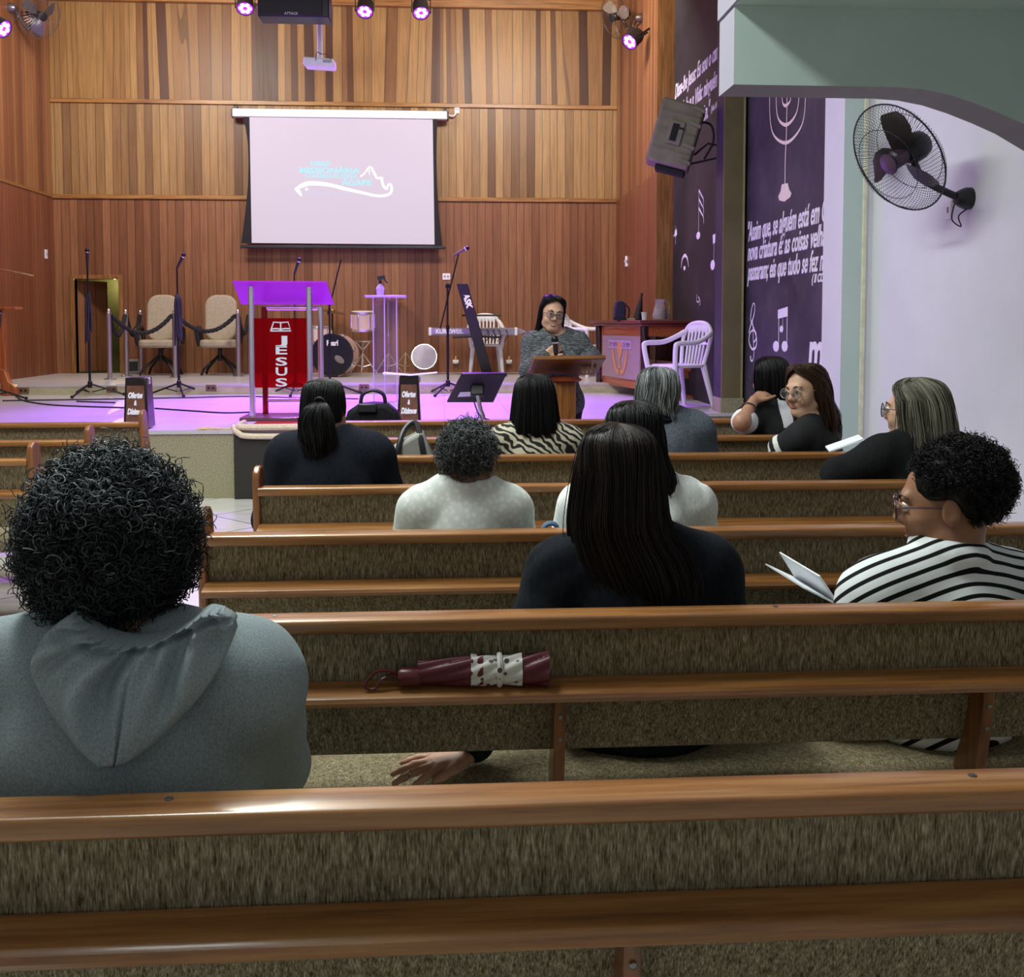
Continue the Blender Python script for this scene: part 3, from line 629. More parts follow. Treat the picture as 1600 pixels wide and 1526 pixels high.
# ------------------------------------------------------------------ things standing on the stage
M_['velvet'] = plain('black_rope', '#1f1820', 0.8, 0.4, 60)
M_['cushion'] = plain('beige_upholstery', '#a99a86', 0.85, 0.10, 30)
def V(*a): return Vector(a)
def mic_stand(label, px, py, ztop, boom=None, Z=Z1, yaw=0.3, hang=False):
    L = at(px, py, Z=Z); t = thing('microphone_stand', label, 'microphone stand', L, yaw, group='microphone stands on the stage')
    mb = MB().lathe([(0.02, 0.10), (0.026, 0.10), (0.026, 0.17), (0.015, 0.18), (0.0, 0.18)], 12).cyl((0, 0, 0.10), (0, 0, ztop*0.62), 0.015, n=10).cyl((0, 0, ztop*0.6), (0, 0, ztop), 0.010, n=8).cyl((0, 0, ztop*0.60), (0, 0, ztop*0.64), 0.022, n=10)
    obj('pole', mb, 'blackmetal', t)
    for k in range(3):
        a = k*2*PI/3
        l = MB().tube([(0.02*math.cos(a), 0.02*math.sin(a), 0.14), (0.36*math.cos(a), 0.36*math.sin(a), 0.016)], 0.011, 8).tube([(0.02*math.cos(a), 0.02*math.sin(a), 0.05), (0.17*math.cos(a), 0.17*math.sin(a), 0.085)], 0.007, 6)
        lo = obj('leg', l, 'blackmetal', t); obj('rubber_foot', MB().ell((0.365*math.cos(a), 0.365*math.sin(a), 0.018), (0.02, 0.02, 0.018), 10, 6), 'rubber', lo)
    if hang:
        mb = MB(); rr = random.Random(px)
        for k in range(7):
            a = rr.uniform(0, 6.28); d = rr.uniform(0.02, 0.045); z0 = ztop*0.80
            mb.tube(bez([(0.01*math.cos(a), 0.01*math.sin(a), z0), (d*math.cos(a), d*math.sin(a), z0-0.12), (d*math.cos(a+0.8), d*math.sin(a+0.8), z0-rr.uniform(0.4, 0.62)), (d*0.7*math.cos(a+1.6), d*0.7*math.sin(a+1.6), z0-0.2), (0.012*math.cos(a+1), 0.012*math.sin(a+1), z0-0.02)], 5), 0.009, 6)
        obj('coiled_cable', mb, 'cable', t)
    tip = V(0, 0, ztop)
    if boom is not None:
        b0, b1 = boom; mb = MB().cyl(b0, b1, 0.009, n=8).cyl(V(0, -0.03, ztop), V(0, 0.03, ztop), 0.03, n=12); obj('boom', mb, 'blackmetal', t); tip = Vector(b1)
    M = Matrix.Translation(L) @ Matrix.Rotation(yaw, 4, 'Z')
    return t, M @ tip
def microphone(label, tip, d, body='black', head='blackmetal'):
    d = Vector(d).normalized(); t = thing('microphone', label, 'microphone', tip, rot=d.to_track_quat('Z', 'Y').to_euler())
    obj('handle', MB().lathe([(0, 0), (0.011, 0.0), (0.013, 0.02), (0.019, 0.15), (0.021, 0.16), (0, 0.16)], 14), body, t)
    obj('grille', MB().ell((0, 0, 0.182), (0.026, 0.026, 0.030), 14, 10), head, t); obj('ring', MB().lathe([(0.0, 0.156), (0.024, 0.156), (0.024, 0.166), (0, 0.166)], 14), 'chrome', t)
    return t
st, tip = mic_stand('upright microphone stand with coiled cables in front of the dark doorway', 141, 619, 1.50, hang=True); microphone('microphone on the stand before the dark doorway', tip, (0.05, -0.1, 1))
st, tip = mic_stand('microphone stand with coiled cables between the two beige chairs', 280, 618, 1.48, hang=True, yaw=0.9); microphone('purple lit microphone on the stand between the beige chairs', tip, (0.45, -0.2, 0.8))
st, tip = mic_stand('microphone stand seen through the red pulpit panel', 462, 617, 1.42, yaw=0.5); microphone('microphone rising above the red pulpit top', tip, (0.35, -0.2, 0.9))
st, tip = mic_stand('microphone stand with a tall boom in front of the bass drum', 516, 616, 1.12, boom=(V(-0.02, 0, 0.95), V(0.14, 0, 1.60)), yaw=0.1)
st, tip = mic_stand('boom microphone stand left of the slanted black keyboard stand', 700, 617, 1.28, boom=(V(-0.09, 0, 0.78), V(0.13, 0.0, 1.66)), yaw=0.1); microphone('silver grey microphone at the tip of the right boom stand', tip-V(0.06, 0, 0.02), (0.85, -0.15, 0.45), plain('mauve_metal', '#6a5560', 0.3, metal=0.6))
# wooden stand at the left edge with a microphone
L = at(8, 618, Z=Z1); t = thing('wooden_stand', 'orange brown wooden stand cut by the left edge of the photo', 'stand', L)
M_['orangewood'] = wood('orange_wood', '#7a3a14', '#a8592a', '#c67a42', 2, 0.3, 0.3)
obj('post', MB().prism([(-0.03, 0), (0.02, 0), (0.03, 0.4), (0.015, 1.0), (-0.045, 1.0), (-0.05, 0.4)], 1, -0.04, 0.04), 'orangewood', t, bevel=0.006)
obj('foot', MB().prism([(-0.12, 0.35), (0.02, 0.30), (0.06, 0.17), (0.14, 0.10), (0.15, 0.02), (0.10, 0.0), (0.03, 0.0), (0.0, 0.12), (-0.12, 0.2)], 1, -0.05, 0.05), 'orangewood', t, bevel=0.008)
obj('ledge', MB().box((0.02, 0, 1.02), (0.34, 0.20, 0.03)), 'orangewood', t, bevel=0.006)
microphone('black microphone clipped at the ledge of the wooden stand', L+V(0.015, -0.14, 0.80), (0.0, 0.02, 1))
st, tip = mic_stand('dark tripod leg of a stand at the left edge of the stage', -14, 625, 0.78, yaw=0.1)

# rope barrier
M_['postgrey'] = plain('brushed_metal', '#b3a9ae', 0.28, 0.05, metal=0.85)
POSTS = [(172, 593, Z2), (198, 588, Z2), (221, 584, Z2), (274, 590, Z2), (373, 588, Z2), (390, 584, Z2)]
PL_ = ['rope post nearest the dark doorway, at the front', 'rope post second from the doorway', 'rope post beside the armrest of the left beige chair', 'rope post between the two beige chairs', 'rope post left of the red pulpit, at the front', 'rope post left of the red pulpit, set back']
ptop = []
for (px, py, zz), lab in zip(POSTS, PL_):
    L = at(px, py, Z=zz); t = thing('rope_post', 'metal '+lab, 'post', L, group='rope posts on the upper stage'); h = 0.86
    obj('pole', MB().lathe([(0, 0), (0.03, 0.0), (0.03, h), (0.022, h+0.01), (0, h+0.01)], 16), 'postgrey', t)
    obj('base', MB().lathe([(0, 0), (0.075, 0), (0.075, 0.012), (0.035, 0.025), (0, 0.025)], 20), 'postgrey', t)
    obj('knob', MB().ell((0, 0, h+0.03), (0.022, 0.022, 0.03), 12, 8), 'chrome', t); ptop.append(L+V(0, 0, h-0.02))
def rope(label, a, b, sag, n=16):
    a, b = Vector(a), Vector(b); d = (b-a).normalized()*0.03; a = a+d; b = b-d
    P = [a.lerp(b, i/n)-V(0, 0, sag*4*(i/n)*(1-i/n)) for i in range(n+1)]; mb = MB(); m = 60
    for s in range(3):
        Q = []
        for i in range(m+1):
            u = i/m*n; j = min(int(u), n-1); p = P[j].lerp(P[j+1], u-j); tg = (P[j+1]-P[j]).normalized(); e1 = tg.cross(V(0, 1, 0.2)).normalized(); e2 = tg.cross(e1); an = i*0.55+s*2*PI/3
            Q.append(p-a+(e1*math.cos(an)+e2*math.sin(an))*0.014)
        mb.tube(Q, 0.017, 6)
    o = obj('barrier_rope', mb, 'velvet', None, loc=a); tag(o, label, 'rope', 'black ropes between the posts'); return o
rope('thick black rope sagging before the left beige chair', ptop[0], ptop[3], 0.24)
rope('thick black rope sagging before the right beige chair', ptop[3], ptop[4], 0.22)
rope('short black rope hanging between the two posts nearest the doorway', ptop[0], ptop[1], 0.28)
rope('short black rope from the second post towards the left beige chair', ptop[1], ptop[2], 0.28)
rope('short black rope hanging beside the red pulpit', ptop[4], ptop[5], 0.26)

# beige office chairs
def rounded_slab(w, h, d, r=0.1, n=6):
    out = []
    for cx, cz, a0 in ((w/2-r, h/2-r, 0), (-w/2+r, h/2-r, 90), (-w/2+r, -h/2+r, 180), (w/2-r, -h/2+r, 270)):
        for k in range(n+1): a = rad(a0+90*k/n); out.append((cx+r*math.cos(a), cz+r*math.sin(a)))
    return out
def office_chair():
    t = thing('office_chair', '', 'chair')
    b = MB(); b.at((0, 0.18, 0.80), (rad(-8), 0, 0)); b.prism(rounded_slab(0.44, 0.66, 0, 0.16), 1, -0.045, 0.045); obj('backrest', b, 'cushion', t, bevel=0.03, seg=3)
    s = MB(); s.at((0, -0.03, 0.45)); s.prism(rounded_slab(0.50, 0.46, 0, 0.12), 2, -0.06, 0.05); obj('seat', s, 'cushion', t, bevel=0.035, seg=3)
    for sx in (-1, 1):
        obj('armrest', MB().tube(bez([(sx*0.26, 0.16, 0.44), (sx*0.28, 0.15, 0.60), (sx*0.28, 0.08, 0.665), (sx*0.28, -0.14, 0.66), (sx*0.28, -0.20, 0.60), (sx*0.26, -0.14, 0.42)]), 0.03, 8), 'black', t)
    obj('frame', MB().cyl((0, 0.02, 0.20), (0, 0.02, 0.40), 0.03).box((0, 0.02, 0.395), (0.36, 0.3, 0.02)).tube(bez([(0, 0.1, 0.38), (0, 0.24, 0.42), (0, 0.25, 0.6)]), 0.03, 8), 'black', t)
    for k in range(4):
        a = PI/4+k*PI/2
        obj('leg', MB().tube([(0.03*math.cos(a), 0.02+0.03*math.sin(a), 0.27), (0.27*math.cos(a), 0.02+0.27*math.sin(a), 0.10), (0.32*math.cos(a), 0.02+0.32*math.sin(a), 0.014)], 0.018, 8), 'blackmetal', t)
    return t
oc = office_chair(); oc.location = V(at(251, 575, Y=14.75).x, 14.75, Z2); oc['label'] = 'left of the two beige padded armchairs by the wood wall, nearer the doorway'; oc['group'] = 'beige armchairs on the stage'
oc2 = dup(oc, V(at(344, 575, Y=14.75).x, 14.75, Z2), rad(4), 'right of the two beige padded armchairs by the wood wall, nearer the pulpit')
# small grey amplifier box
L = at(209, 583, Z=Z2); t = thing('small_amplifier', 'small grey speaker box on the floor beside the left beige chair', 'speaker', L, rad(15))
obj('case', MB().box((0, 0, 0.105), (0.17, 0.14, 0.20)), plain('amp_grey', '#8b8580', 0.5), t, bevel=0.01); obj('grille', MB().box((0, -0.072, 0.105), (0.12, 0.008, 0.14)), 'black', t, bevel=0.004)
obj('cable', MB().tube(bez([(0.06, -0.05, 0.02), (0.12, -0.12, 0.01), (0.16, -0.02, 0.01), (0.13, 0.08, 0.03)]), 0.006, 6), 'cablew', t)

# red pulpit
t = NT('red_acrylic'); M_['redacr'] = t.set(color='#b3101c', rough=0.05, trans=0.75, ior=1.1, spec=0.3)
t = NT('magenta_acrylic'); M_['magacr'] = t.set(color='#ac1cc0', rough=0.45, spec=0.15)  # red acrylic; purple light and floor reflection are put into its colour
L = at(443, 656, Z=Z1); yp_ = L.y
t = thing('pulpit', 'red acrylic pulpit with chrome posts lettered JESUS', 'pulpit', L)
def rp(px, py, Y=None): return at(px, py, Y=yp_ if Y is None else Y)-L
base = [rp(378, 655), rp(474, 655)]
obj('base', MB().box2((base[0].x, -0.12, 0.0), (base[1].x+0.02, 0.34, 0.035)), wood('dark_marble_wood', '#3a2024', '#5e3436', '#8a6a66', 0, 0.3, 0.4), t, bevel=0.01)
tz = rp(443, 441).z; zb_ = rp(443, 475).z
for px, nm in ((396.5, 'l'), (486, 'r')):
    xb = rp(px, 640).x
    obj('post', MB().lathe([(0, 0.03), (0.026, 0.03), (0.026, tz-0.015), (0, tz-0.015)], 18, (xb, -0.05, 0)), 'chrome', t)
    obj('post', MB().lathe([(0, 0.03), (0.026, 0.03), (0.026, zb_-0.02), (0, zb_-0.02)], 18, (xb+0.06, 0.25, 0)), plain('red_tinted_chrome', '#a03030', 0.15, metal=0.9) if nm == 'l' else 'chrome', t)  # red view through the acrylic is put into the left post's colour
xa, xb = rp(396.5, 640).x, rp(486, 640).x
for py, yy in ((481.5, 0.02), (625, 0.02)): obj('crossbar', MB().cyl((xa+0.06, 0.25, rp(440, py, yp_+0.25).z), (xb+0.06, 0.25, rp(440, py, yp_+0.25).z), 0.017, n=12), 'chrome', t)
pz0, pz1 = rp(440, 605).z, rp(440, 497).z
obj('front_panel', MB().box2((xa+0.01, -0.035, pz0), (xb-0.01, -0.027, pz1)), 'redacr', t, label='see-through red acrylic front panel')
q = [rp(363.5, 440.5, yp_-0.16), rp(510, 441.5, yp_-0.16), rp(521.5, 476, yp_+0.30), rp(377, 475.5, yp_+0.30)]
mb = MB(); mb.add(q+[p+V(0, 0.002, 0.012) for p in q], [(0, 1, 2, 3), (7, 6, 5, 4), (0, 4, 5, 1), (1, 5, 6, 2), (2, 6, 7, 3), (3, 7, 4, 0)])
obj('desk_top', mb, 'magacr', t, label='sloping red acrylic desk top coloured magenta as under purple light', smooth=False)
M_['silverletter'] = plain('silver_lettering', '#cfdada', 0.35, 0.04)
for ch, py in zip('JESUS', (537, 553, 570.5, 586, 603)):
    p0 = rp(432, py); p1 = rp(450, py); k = (rp(432, py-12.5).z-p0.z)/0.70
    lettering('letter', ch, Matrix.Translation((p0.x, -0.036, p0.z)) @ Matrix.Rotation(PI/2, 4, 'X'), 'silverletter', t, size=k, width=p1.x-p0.x, bold=0.02*k, depth=0.006)
mb = MB(); zz = lambda x, y: rp(360+x*180/1017, 420+y*270/1526)
for pl in ([(362, 548), (388, 470), (450, 475), (515, 470), (540, 548), (362, 548)], [(450, 475), (450, 545)], [(372, 530), (412, 526), (450, 534), (490, 526), (530, 530)]):
    mb.tube([V(zz(*p).x, -0.038, zz(*p).z) for p in pl], 0.0065, 6)
obj('book_emblem', mb, 'silverletter', t)
# rug and rubber mat under it
L = at(420, 664, Z=Z1)
q0, q1 = at(366, 672, Z=Z1).x, at(520, 672, Z=Z1).x
t = thing('rug', 'red rug with thick cream edges lying over the stage edge before the pulpit', 'rug', (L.x, YS, Z1))
def xs(v): return v-L.x
yr0 = YS-0.05
obj('pile', MB().box2((xs(q0)+0.10, 0.03, 0.0), (xs(q1), 0.42, 0.03)), plain('red_rug', '#a8121c', 0.95, 0.3, 80), t, bevel=0.01, label='red pile')
cr = plain('cream_rug_edge', '#d8c6ae', 0.95, 0.12, 60)
obj('edge_roll', MB().tube(bez([(xs(q0)+0.02, 0.30, 0.03), (xs(q0)+0.03, 0.05, 0.03), (xs(q0)+0.12, -0.03, 0.025), (xs(q1), -0.03, 0.028)]), 0.026, 8), cr, t, label='cream rolled edge')
obj('edge_roll', MB().tube(bez([(xs(q0)-0.02, 0.06, 0.02), (xs(q0)+0.04, -0.05, -0.02), (xs(q0)+0.16, -0.055, -0.045), (xs(q1), -0.055, -0.045)]), 0.023, 8), cr, t, label='cream rolled edge')
mb = MB()
for k in range(30):
    x = xs(q0)-0.30+random.uniform(0, 0.28); y = random.uniform(0.02, 0.12); mb.tube([(x, y, 0.006), (x+random.uniform(-0.06, 0.06), y+random.uniform(-0.04, 0.04), 0.01)], 0.005, 4)
o = obj('fringe', mb, plain('straw_fringe', '#d8c080', 0.9), t); o['kind'] = 'stuff'
a, b = at(366, 720, Y=YS-0.02).x, at(640, 720, Y=YS-0.02).x
L = V((a+b)/2, YS-0.012, 0.0); o = obj('rubber_mat', MB().box2((a-L.x, -0.025, 0.0), (b-L.x, -0.004, 0.515)), plain('ribbed_rubber', '#2c2823', 0.8, 0.25, 120), None, loc=L, bevel=0.008)
tag(o, 'black rubber mat covering the stage front below the rug', 'mat')
# offering boxes
M_['boxwood'] = plain('brown_box_print', '#6b4431', 0.45, 0.3, 14)
def offering_box(label, quad, Y, side):
    bl, br, tr, tl = [at(a, b, Y=Y) for a, b in quad]
    zf = Z1 if bl.z < Z1+0.25 else bl.z
    L = V((bl.x+br.x)/2, Y, bl.z); t = thing('offering_box', label, 'box', L, group='offering boxes')
    hb_, ht, hh = (br.x-bl.x)/2, (tr.x-tl.x)/2, tl.z-bl.z
    d0, d1 = hb_*1.05, ht*1.0
    ring0 = [(-hb_, 0, 0), (hb_, 0, 0), (hb_, 2*d0, 0), (-hb_, 2*d0, 0)]; dy = d0-d1
    ring1 = [(-ht, dy, hh), (ht, dy, hh), (ht, dy+2*d1, hh), (-ht, dy+2*d1, hh)]
    rings = [ring0, ring1]
    obj('case', MB().loft(rings), plain('dark_lacquer', '#1d1514', 0.25), t, bevel=0.008)
    def fp(u, v): # on the sloping front
        return V((hb_+(ht-hb_)*v)*u, dy*v-0.002, hh*v)
    pnl = [fp(-0.8, 0.03), fp(0.8, 0.03), fp(0.78, 0.84), fp(-0.78, 0.84)]; 
    mb = MB(); mb.add(pnl+[p+V(0, -0.003, 0) for p in pnl], [(0, 1, 2, 3), (7, 6, 5, 4), (0, 1, 5, 4), (1, 2, 6, 5), (2, 3, 7, 6), (3, 0, 4, 7)]); obj('front_print', mb, 'boxwood', t, smooth=False)
    tilt = math.atan2(dy, hh)
    for s, v, h, wd in (('Ofertas', 0.60, 0.10, 1.15), ('&', 0.46, 0.08, 0.22), ('Dízimos', 0.28, 0.10, 1.3)):
        c = fp(0, v)+V(-wd*0.5*hb_, -0.006, 0)
        lettering('lettering', s, Matrix.Translation(c) @ Matrix.Rotation(PI/2-tilt, 4, 'X'), 'lettering', t, size=hh*h*1.5, width=wd*hb_, shear=0.25, bold=0.004, depth=0.003)
    mb = MB(); c = fp(0.1, 0.07)
    for k, (x, r) in enumerate(((-0.10, 0.05), (0.0, 0.07), (0.1, 0.045))): mb.ell(c+V(x*hb_*2, -0.004, 0.01), (r*hb_*2, 0.003, hh*0.03), 10, 6)
    obj('hands_print', mb, 'lettering', t)
    obj('clasp', MB().box((ht+0.008, dy+d1*0.6, hh*0.93), (0.02, 0.03, 0.05)), 'chrome', t, bevel=0.004)
    return t, hh, ht, dy, d1
t, *_ = offering_box('dark offering box lettered Ofertas e Dizimos at the left stage edge', ((192.5, 669), (232, 671), (229, 590), (196, 590)), YS+0.08, 1)
t2, hh, ht, dy, d1 = offering_box('dark offering box lettered Ofertas e Dizimos under an open white sheet', ((620, 668), (658, 668), (653, 588), (623, 588)), YS+0.10, 1)
o = obj('paper_sheet', MB().loft([[(-0.22, y, 0.012-0.018*math.cos(y*14)), (-0.02, y, -0.006), (0.0, y, -0.008), (0.02, y, -0.006), (0.22, y, 0.012), (0.22, y, 0.016), (0.0, y, -0.003), (-0.22, y, 0.016)] for y in (-0.1, 0.0, 0.1)]), 'paper', None, loc=t2.location+V(0.01, dy+d1, hh+0.012)); tag(o, 'open white sheet lying on top of the right offering box', 'paper')
# clear acrylic pulpit with spray bottle
t = NT('clear_acrylic'); M_['clear'] = t.set(color='#efe6f8', rough=0.03, trans=0.96, ior=1.12, spec=0.5)
M_['acredge'] = plain('acrylic_edge', '#c4b2dc', 0.2, 0.03)
L = at(604, 627, Z=Z1); yq = L.y; t = thing('clear_pulpit', 'clear acrylic pulpit standing in front of the drums', 'pulpit', L)
def cp(px, py): return at(px, py, Y=yq)-L
top = cp(604, 463).z; xl, xm, xr = cp(583.5, 540).x, cp(601, 540).x, cp(620, 540).x
obj('panel', MB().box2((xl, 0, 0.0), (xm, 0.008, top-0.012)), 'clear', t); obj('panel', MB().box2((xm, 0, 0.0), (xr, 0.008, top-0.012)), 'clear', t)
for x in (xl, xm, xr): obj('panel_edge', MB().box2((x-0.006, -0.01, 0.0), (x+0.006, 0.03, top-0.01)), 'acredge', t)
obj('top_plate', MB().box((0, 0.05, top), (cp(632, 463).x-cp(568, 463).x, 0.34, 0.022)), 'acredge', t, bevel=0.008)
B = L+V(cp(594, 462).x, 0.02, top+0.011); t = thing('spray_bottle', 'clear spray bottle with black trigger on the clear pulpit', 'bottle', B)
obj('bottle', MB().lathe([(0, 0), (0.036, 0), (0.040, 0.03), (0.040, 0.055), (0.046, 0.07), (0.040, 0.09), (0.018, 0.115), (0.014, 0.125), (0, 0.125)], 18), plain('milky_plastic', '#d8c8e4', 0.25, 0.05, trans=0.3), t)
obj('trigger', MB().cyl((0, 0, 0.125), (0, 0, 0.165), 0.016).box((0.012, 0, 0.19), (0.085, 0.03, 0.04), (0, rad(-8), 0)).tube([(0.045, 0, 0.18), (0.06, 0, 0.15), (0.08, 0, 0.13)], 0.008, 6), 'black', t)
# drums
M_['shell'] = plain('pearl_pink_shell', '#d9b9b0', 0.25, 0.08, 5, coat=0.6)
L = at(525, 588, Z=Z2); t = thing('bass_drum', 'bass drum with black head and white lettering', 'drum', L)
rb = 0.29; ax = (PI/2, 0, rad(-8))
def on(mb): mb.at((0, 0, rb+0.01), (0, 0, rad(-8))); return mb
obj('shell', on(MB()).lathe([(rb-0.012, -0.19), (rb-0.012, 0.20), (rb-0.03, 0.20), (rb-0.03, -0.19)], 40, rot=(PI/2, 0, 0)), 'shell', t)
obj('hoop', on(MB()).lathe([(rb-0.02, 0.19), (rb, 0.19), (rb, 0.225), (rb-0.02, 0.225)], 40, rot=(PI/2, 0, 0)), 'black', t); 
obj('drumhead', on(MB()).lathe([(0, 0.20), (rb-0.018, 0.20), (rb-0.018, 0.208), (0, 0.21)], 40, rot=(PI/2, 0, 0)), plain('black_drumhead', '#111014', 0.3), t, label='black front head')
po = Matrix.Translation((0, 0, rb+0.01)) @ Matrix.Rotation(rad(-8), 4, 'Z') @ Matrix.Translation((-0.07, -0.213, 0.13)) @ Matrix.Rotation(PI/2, 4, 'X')
lettering('brand_lettering', 'Pearl', po, 'lettering', t, size=0.10, width=0.155, bold=0.004, depth=0.003)
obj('port_hole', on(MB()).ell((0.10, -0.212, -0.06), (0.075, 0.004, 0.045), 16, 8, (0, rad(35), 0)), plain('port_grey', '#7c7470', 0.5), t)
for k in range(8):
    a = k*PI/4+0.3; obj('lug', on(MB()).box((math.cos(a)*(rb+0.002), -0.12, math.sin(a)*(rb+0.002)), (0.03, 0.12, 0.03), (0, -a, 0)), 'chrome', t, bevel=0.005)
def small_drum(label, c, r, h, tilt, shellmat='shell', headmat='white', name='tom_drum', legs=None, ry=0):
    t = thing(name, label, 'drum', c, rot=(tilt, ry, 0))
    obj('shell', MB().lathe([(0, 0), (r, 0), (r, h), (0, h)], 32), shellmat, t)
    for zz in (0.0, h-0.03): obj('hoop', MB().lathe([(r-0.002, zz), (r+0.009, zz), (r+0.009, zz+0.03), (r-0.002, zz+0.03)], 32), 'chrome', t)
    obj('drumhead', MB().lathe([(0, h), (r-0.003, h), (r-0.003, h+0.004), (0, h+0.005)], 32), headmat, t)
    for k in range(6):
        a = k*PI/3+0.2; obj('lug', MB().box((r*math.cos(a)*1.02, r*math.sin(a)*1.02, h/2), (0.025, 0.025, h*0.7), (0, 0, a)), 'chrome', t, bevel=0.004)
    return t
c = at(567, 517, Y=14.55); small_drum('pink tom drum standing upright right of the bass drum', c, 0.155, 0.27, rad(4))
c = at(498, 538, Y=14.65); small_drum('pink tom drum partly behind the red pulpit', c, 0.17, 0.24, rad(-6))
c = at(663, 559, Y=15.02); small_drum('round snare drum leaning on its side against the wood wall', c+V(0, 0.02, 0), 0.175, 0.13, rad(80), plain('mauve_shell', '#8d6b66', 0.3), plain('worn_drumhead', '#c9c0cf', 0.5, 0.12, 5), 'snare_drum')
def tripod(label, name, px, py, h, Z=Z2, mat='chrome', r=0.22, cat='stand'):
    L = at(px, py, Z=Z); t = thing(name, label, cat, L)
    obj('pole', MB().cyl((0, 0, 0.06), (0, 0, h), 0.012, n=10).cyl((0, 0, h*0.5), (0, 0, h*0.55), 0.022, n=10), mat, t)
    for k in range(3):
        a = k*2*PI/3+0.5; obj('leg', MB().tube([(0, 0, 0.30), (r*math.cos(a), r*math.sin(a), 0.012)], 0.009, 6).tube([(0, 0, 0.10), (r*0.6*math.cos(a), r*0.6*math.sin(a), 0.13)], 0.006, 6), mat, t)
    return t, L
t, L = tripod('chrome drum stand holding the upright pink tom', 'drum_stand', 567, 584, 0.36)
obj('basket', MB().tube([(0, 0, 0.34), (0.10, 0, 0.46)], 0.010, 6).tube([(0, 0, 0.34), (-0.10, 0.02, 0.46)], 0.010, 6).tube([(0, 0, 0.34), (0.0, 0.1, 0.46)], 0.010, 6).lathe([(0.0, 0.455), (0.14, 0.46), (0.15, 0.475), (0, 0.475)], 20), 'chrome', t)
M_['cymbal'] = plain('bronze_cymbal', '#8a6a4c', 0.3, 0.1, metal=0.8)
t, L = tripod('chrome cymbal stand seen through the clear pulpit', 'cymbal_stand', 607, 583, 1.06)
o = obj('cymbal', MB().at((0, 0, 0), (rad(3), rad(-8), 0)).lathe([(0, 0.028), (0.03, 0.022), (0.04, 0.006), (0.21, -0.02), (0.21, -0.024), (0.04, 0.002), (0, 0.018)], 32), 'cymbal', None, loc=L+V(0.02, 0, 1.07)); tag(o, 'bronze cymbal tilted above the clear pulpit', 'cymbal', 'cymbals')
t, L = tripod('dark cymbal stand behind the bass drum', 'cymbal_stand', 520, 584, 0.90, mat='blackmetal')
o = obj('cymbal', MB().at((0, 0, 0), (rad(4), rad(10), 0)).lathe([(0, 0.028), (0.03, 0.022), (0.04, 0.006), (0.21, -0.02), (0.21, -0.024), (0.04, 0.002), (0, 0.018)], 32), 'cymbal', None, loc=L+V(0, 0, 0.91)); tag(o, 'bronze cymbal above the bass drum, beside the red pulpit', 'cymbal', 'cymbals')
t, L = tripod('pale tripod stand on the floor behind the right offering box', 'floor_stand', 634, 583, 0.30, mat=plain('pale_metal', '#b9a58f', 0.4, metal=0.5), r=0.25)
# keyboard on its slanted stand
ka, kb = at(672, 518, Y=14.5), at(806, 518, Y=14.5)
L = V((ka.x+kb.x)/2, 14.5, ka.z); t = thing('keyboard', 'silver grey electric keyboard with white lettering on its back', 'keyboard', L)
hw = (kb.x-ka.x)/2
M_['kbgrey'] = plain('keyboard_grey', '#8f8b93', 0.35, 0.05)
obj('case', MB().prism([(-0.06, 0.045), (0.0, 0.055), (0.28, -0.005), (0.28, -0.05), (-0.055, -0.05)], 0, -hw, hw), 'kbgrey', t, bevel=0.008)
for s in (-1, 1): obj('end_cap', MB().prism([(-0.063, 0.05), (0.0, 0.06), (0.285, 0.0), (0.285, -0.053), (-0.06, -0.053)], 0, s*hw-0.02, s*hw+0.02), 'white', t, bevel=0.006)
obj('end_wing', MB().prism([(0.02, 0.05), (0.14, 0.012), (0.15, -0.01), (0.02, -0.045)], 1, 0.0, 0.2), 'kbgrey', t, loc=(hw, 0, 0), bevel=0.006)
p0 = at(681, 522, Y=14.43)-L; p1 = at(724, 522, Y=14.43)-L
obj('label_strip', MB().box2((p0.x-0.06, -0.066, -0.035), (p1.x+0.12, -0.058, 0.042)), plain('mauve_strip', '#9b83b8', 0.4, 0.04), t)
lettering('brand_lettering', 'KURZWEIL', Matrix.Translation((p0.x, -0.068, -0.024)) @ Matrix.Rotation(PI/2, 4, 'X'), 'lettering', t, size=0.085, width=p1.x-p0.x, bold=0.003, depth=0.003)
obj('keys', MB().box((0, 0.2, 0.028), (2*hw-0.06, 0.12, 0.012), (rad(-12), 0, 0)), 'white', t)
for k, x in enumerate((0.20, 0.28, 0.36, 0.46)): obj('jack_plug', MB().cyl((x, -0.05, 0.015), (x, -0.10, 0.015), 0.010, n=8).tube(bez([(x, -0.10, 0.015), (x+0.02, -0.13, -0.05), (x-0.03, -0.11, -0.14)]), 0.006, 6), 'cable', t)
Yk = 14.30
b0, b1 = at(762, 584, Y=Yk+0.1), at(722, 443, Y=Yk-0.1); b0.z = Z2
L = V(b0.x, b0.y, Z2); t = thing('keyboard_stand', 'tall slanted black keyboard stand column', 'keyboard stand', L)
wv = V(0.075, 0, 0); ev = V(0, 0.05, 0.0)
mb = MB(); d = b1-L
mb.add([-wv-ev, wv-ev, wv+ev, -wv+ev, d-wv-ev, d+wv-ev, d+wv+ev, d-wv+ev], [(3, 2, 1, 0), (4, 5, 6, 7), (0, 1, 5, 4), (1, 2, 6, 5), (2, 3, 7, 6), (3, 0, 4, 7)]); obj('column', mb, plain('black_column', '#1b1a1f', 0.35), t, bevel=0.008)
obj('base', MB().box((0, 0, 0.015), (0.12, 0.75, 0.03)).box((0, -0.3, 0.02), (0.5, 0.06, 0.03)), 'black', t, bevel=0.006)
c = d*0.84
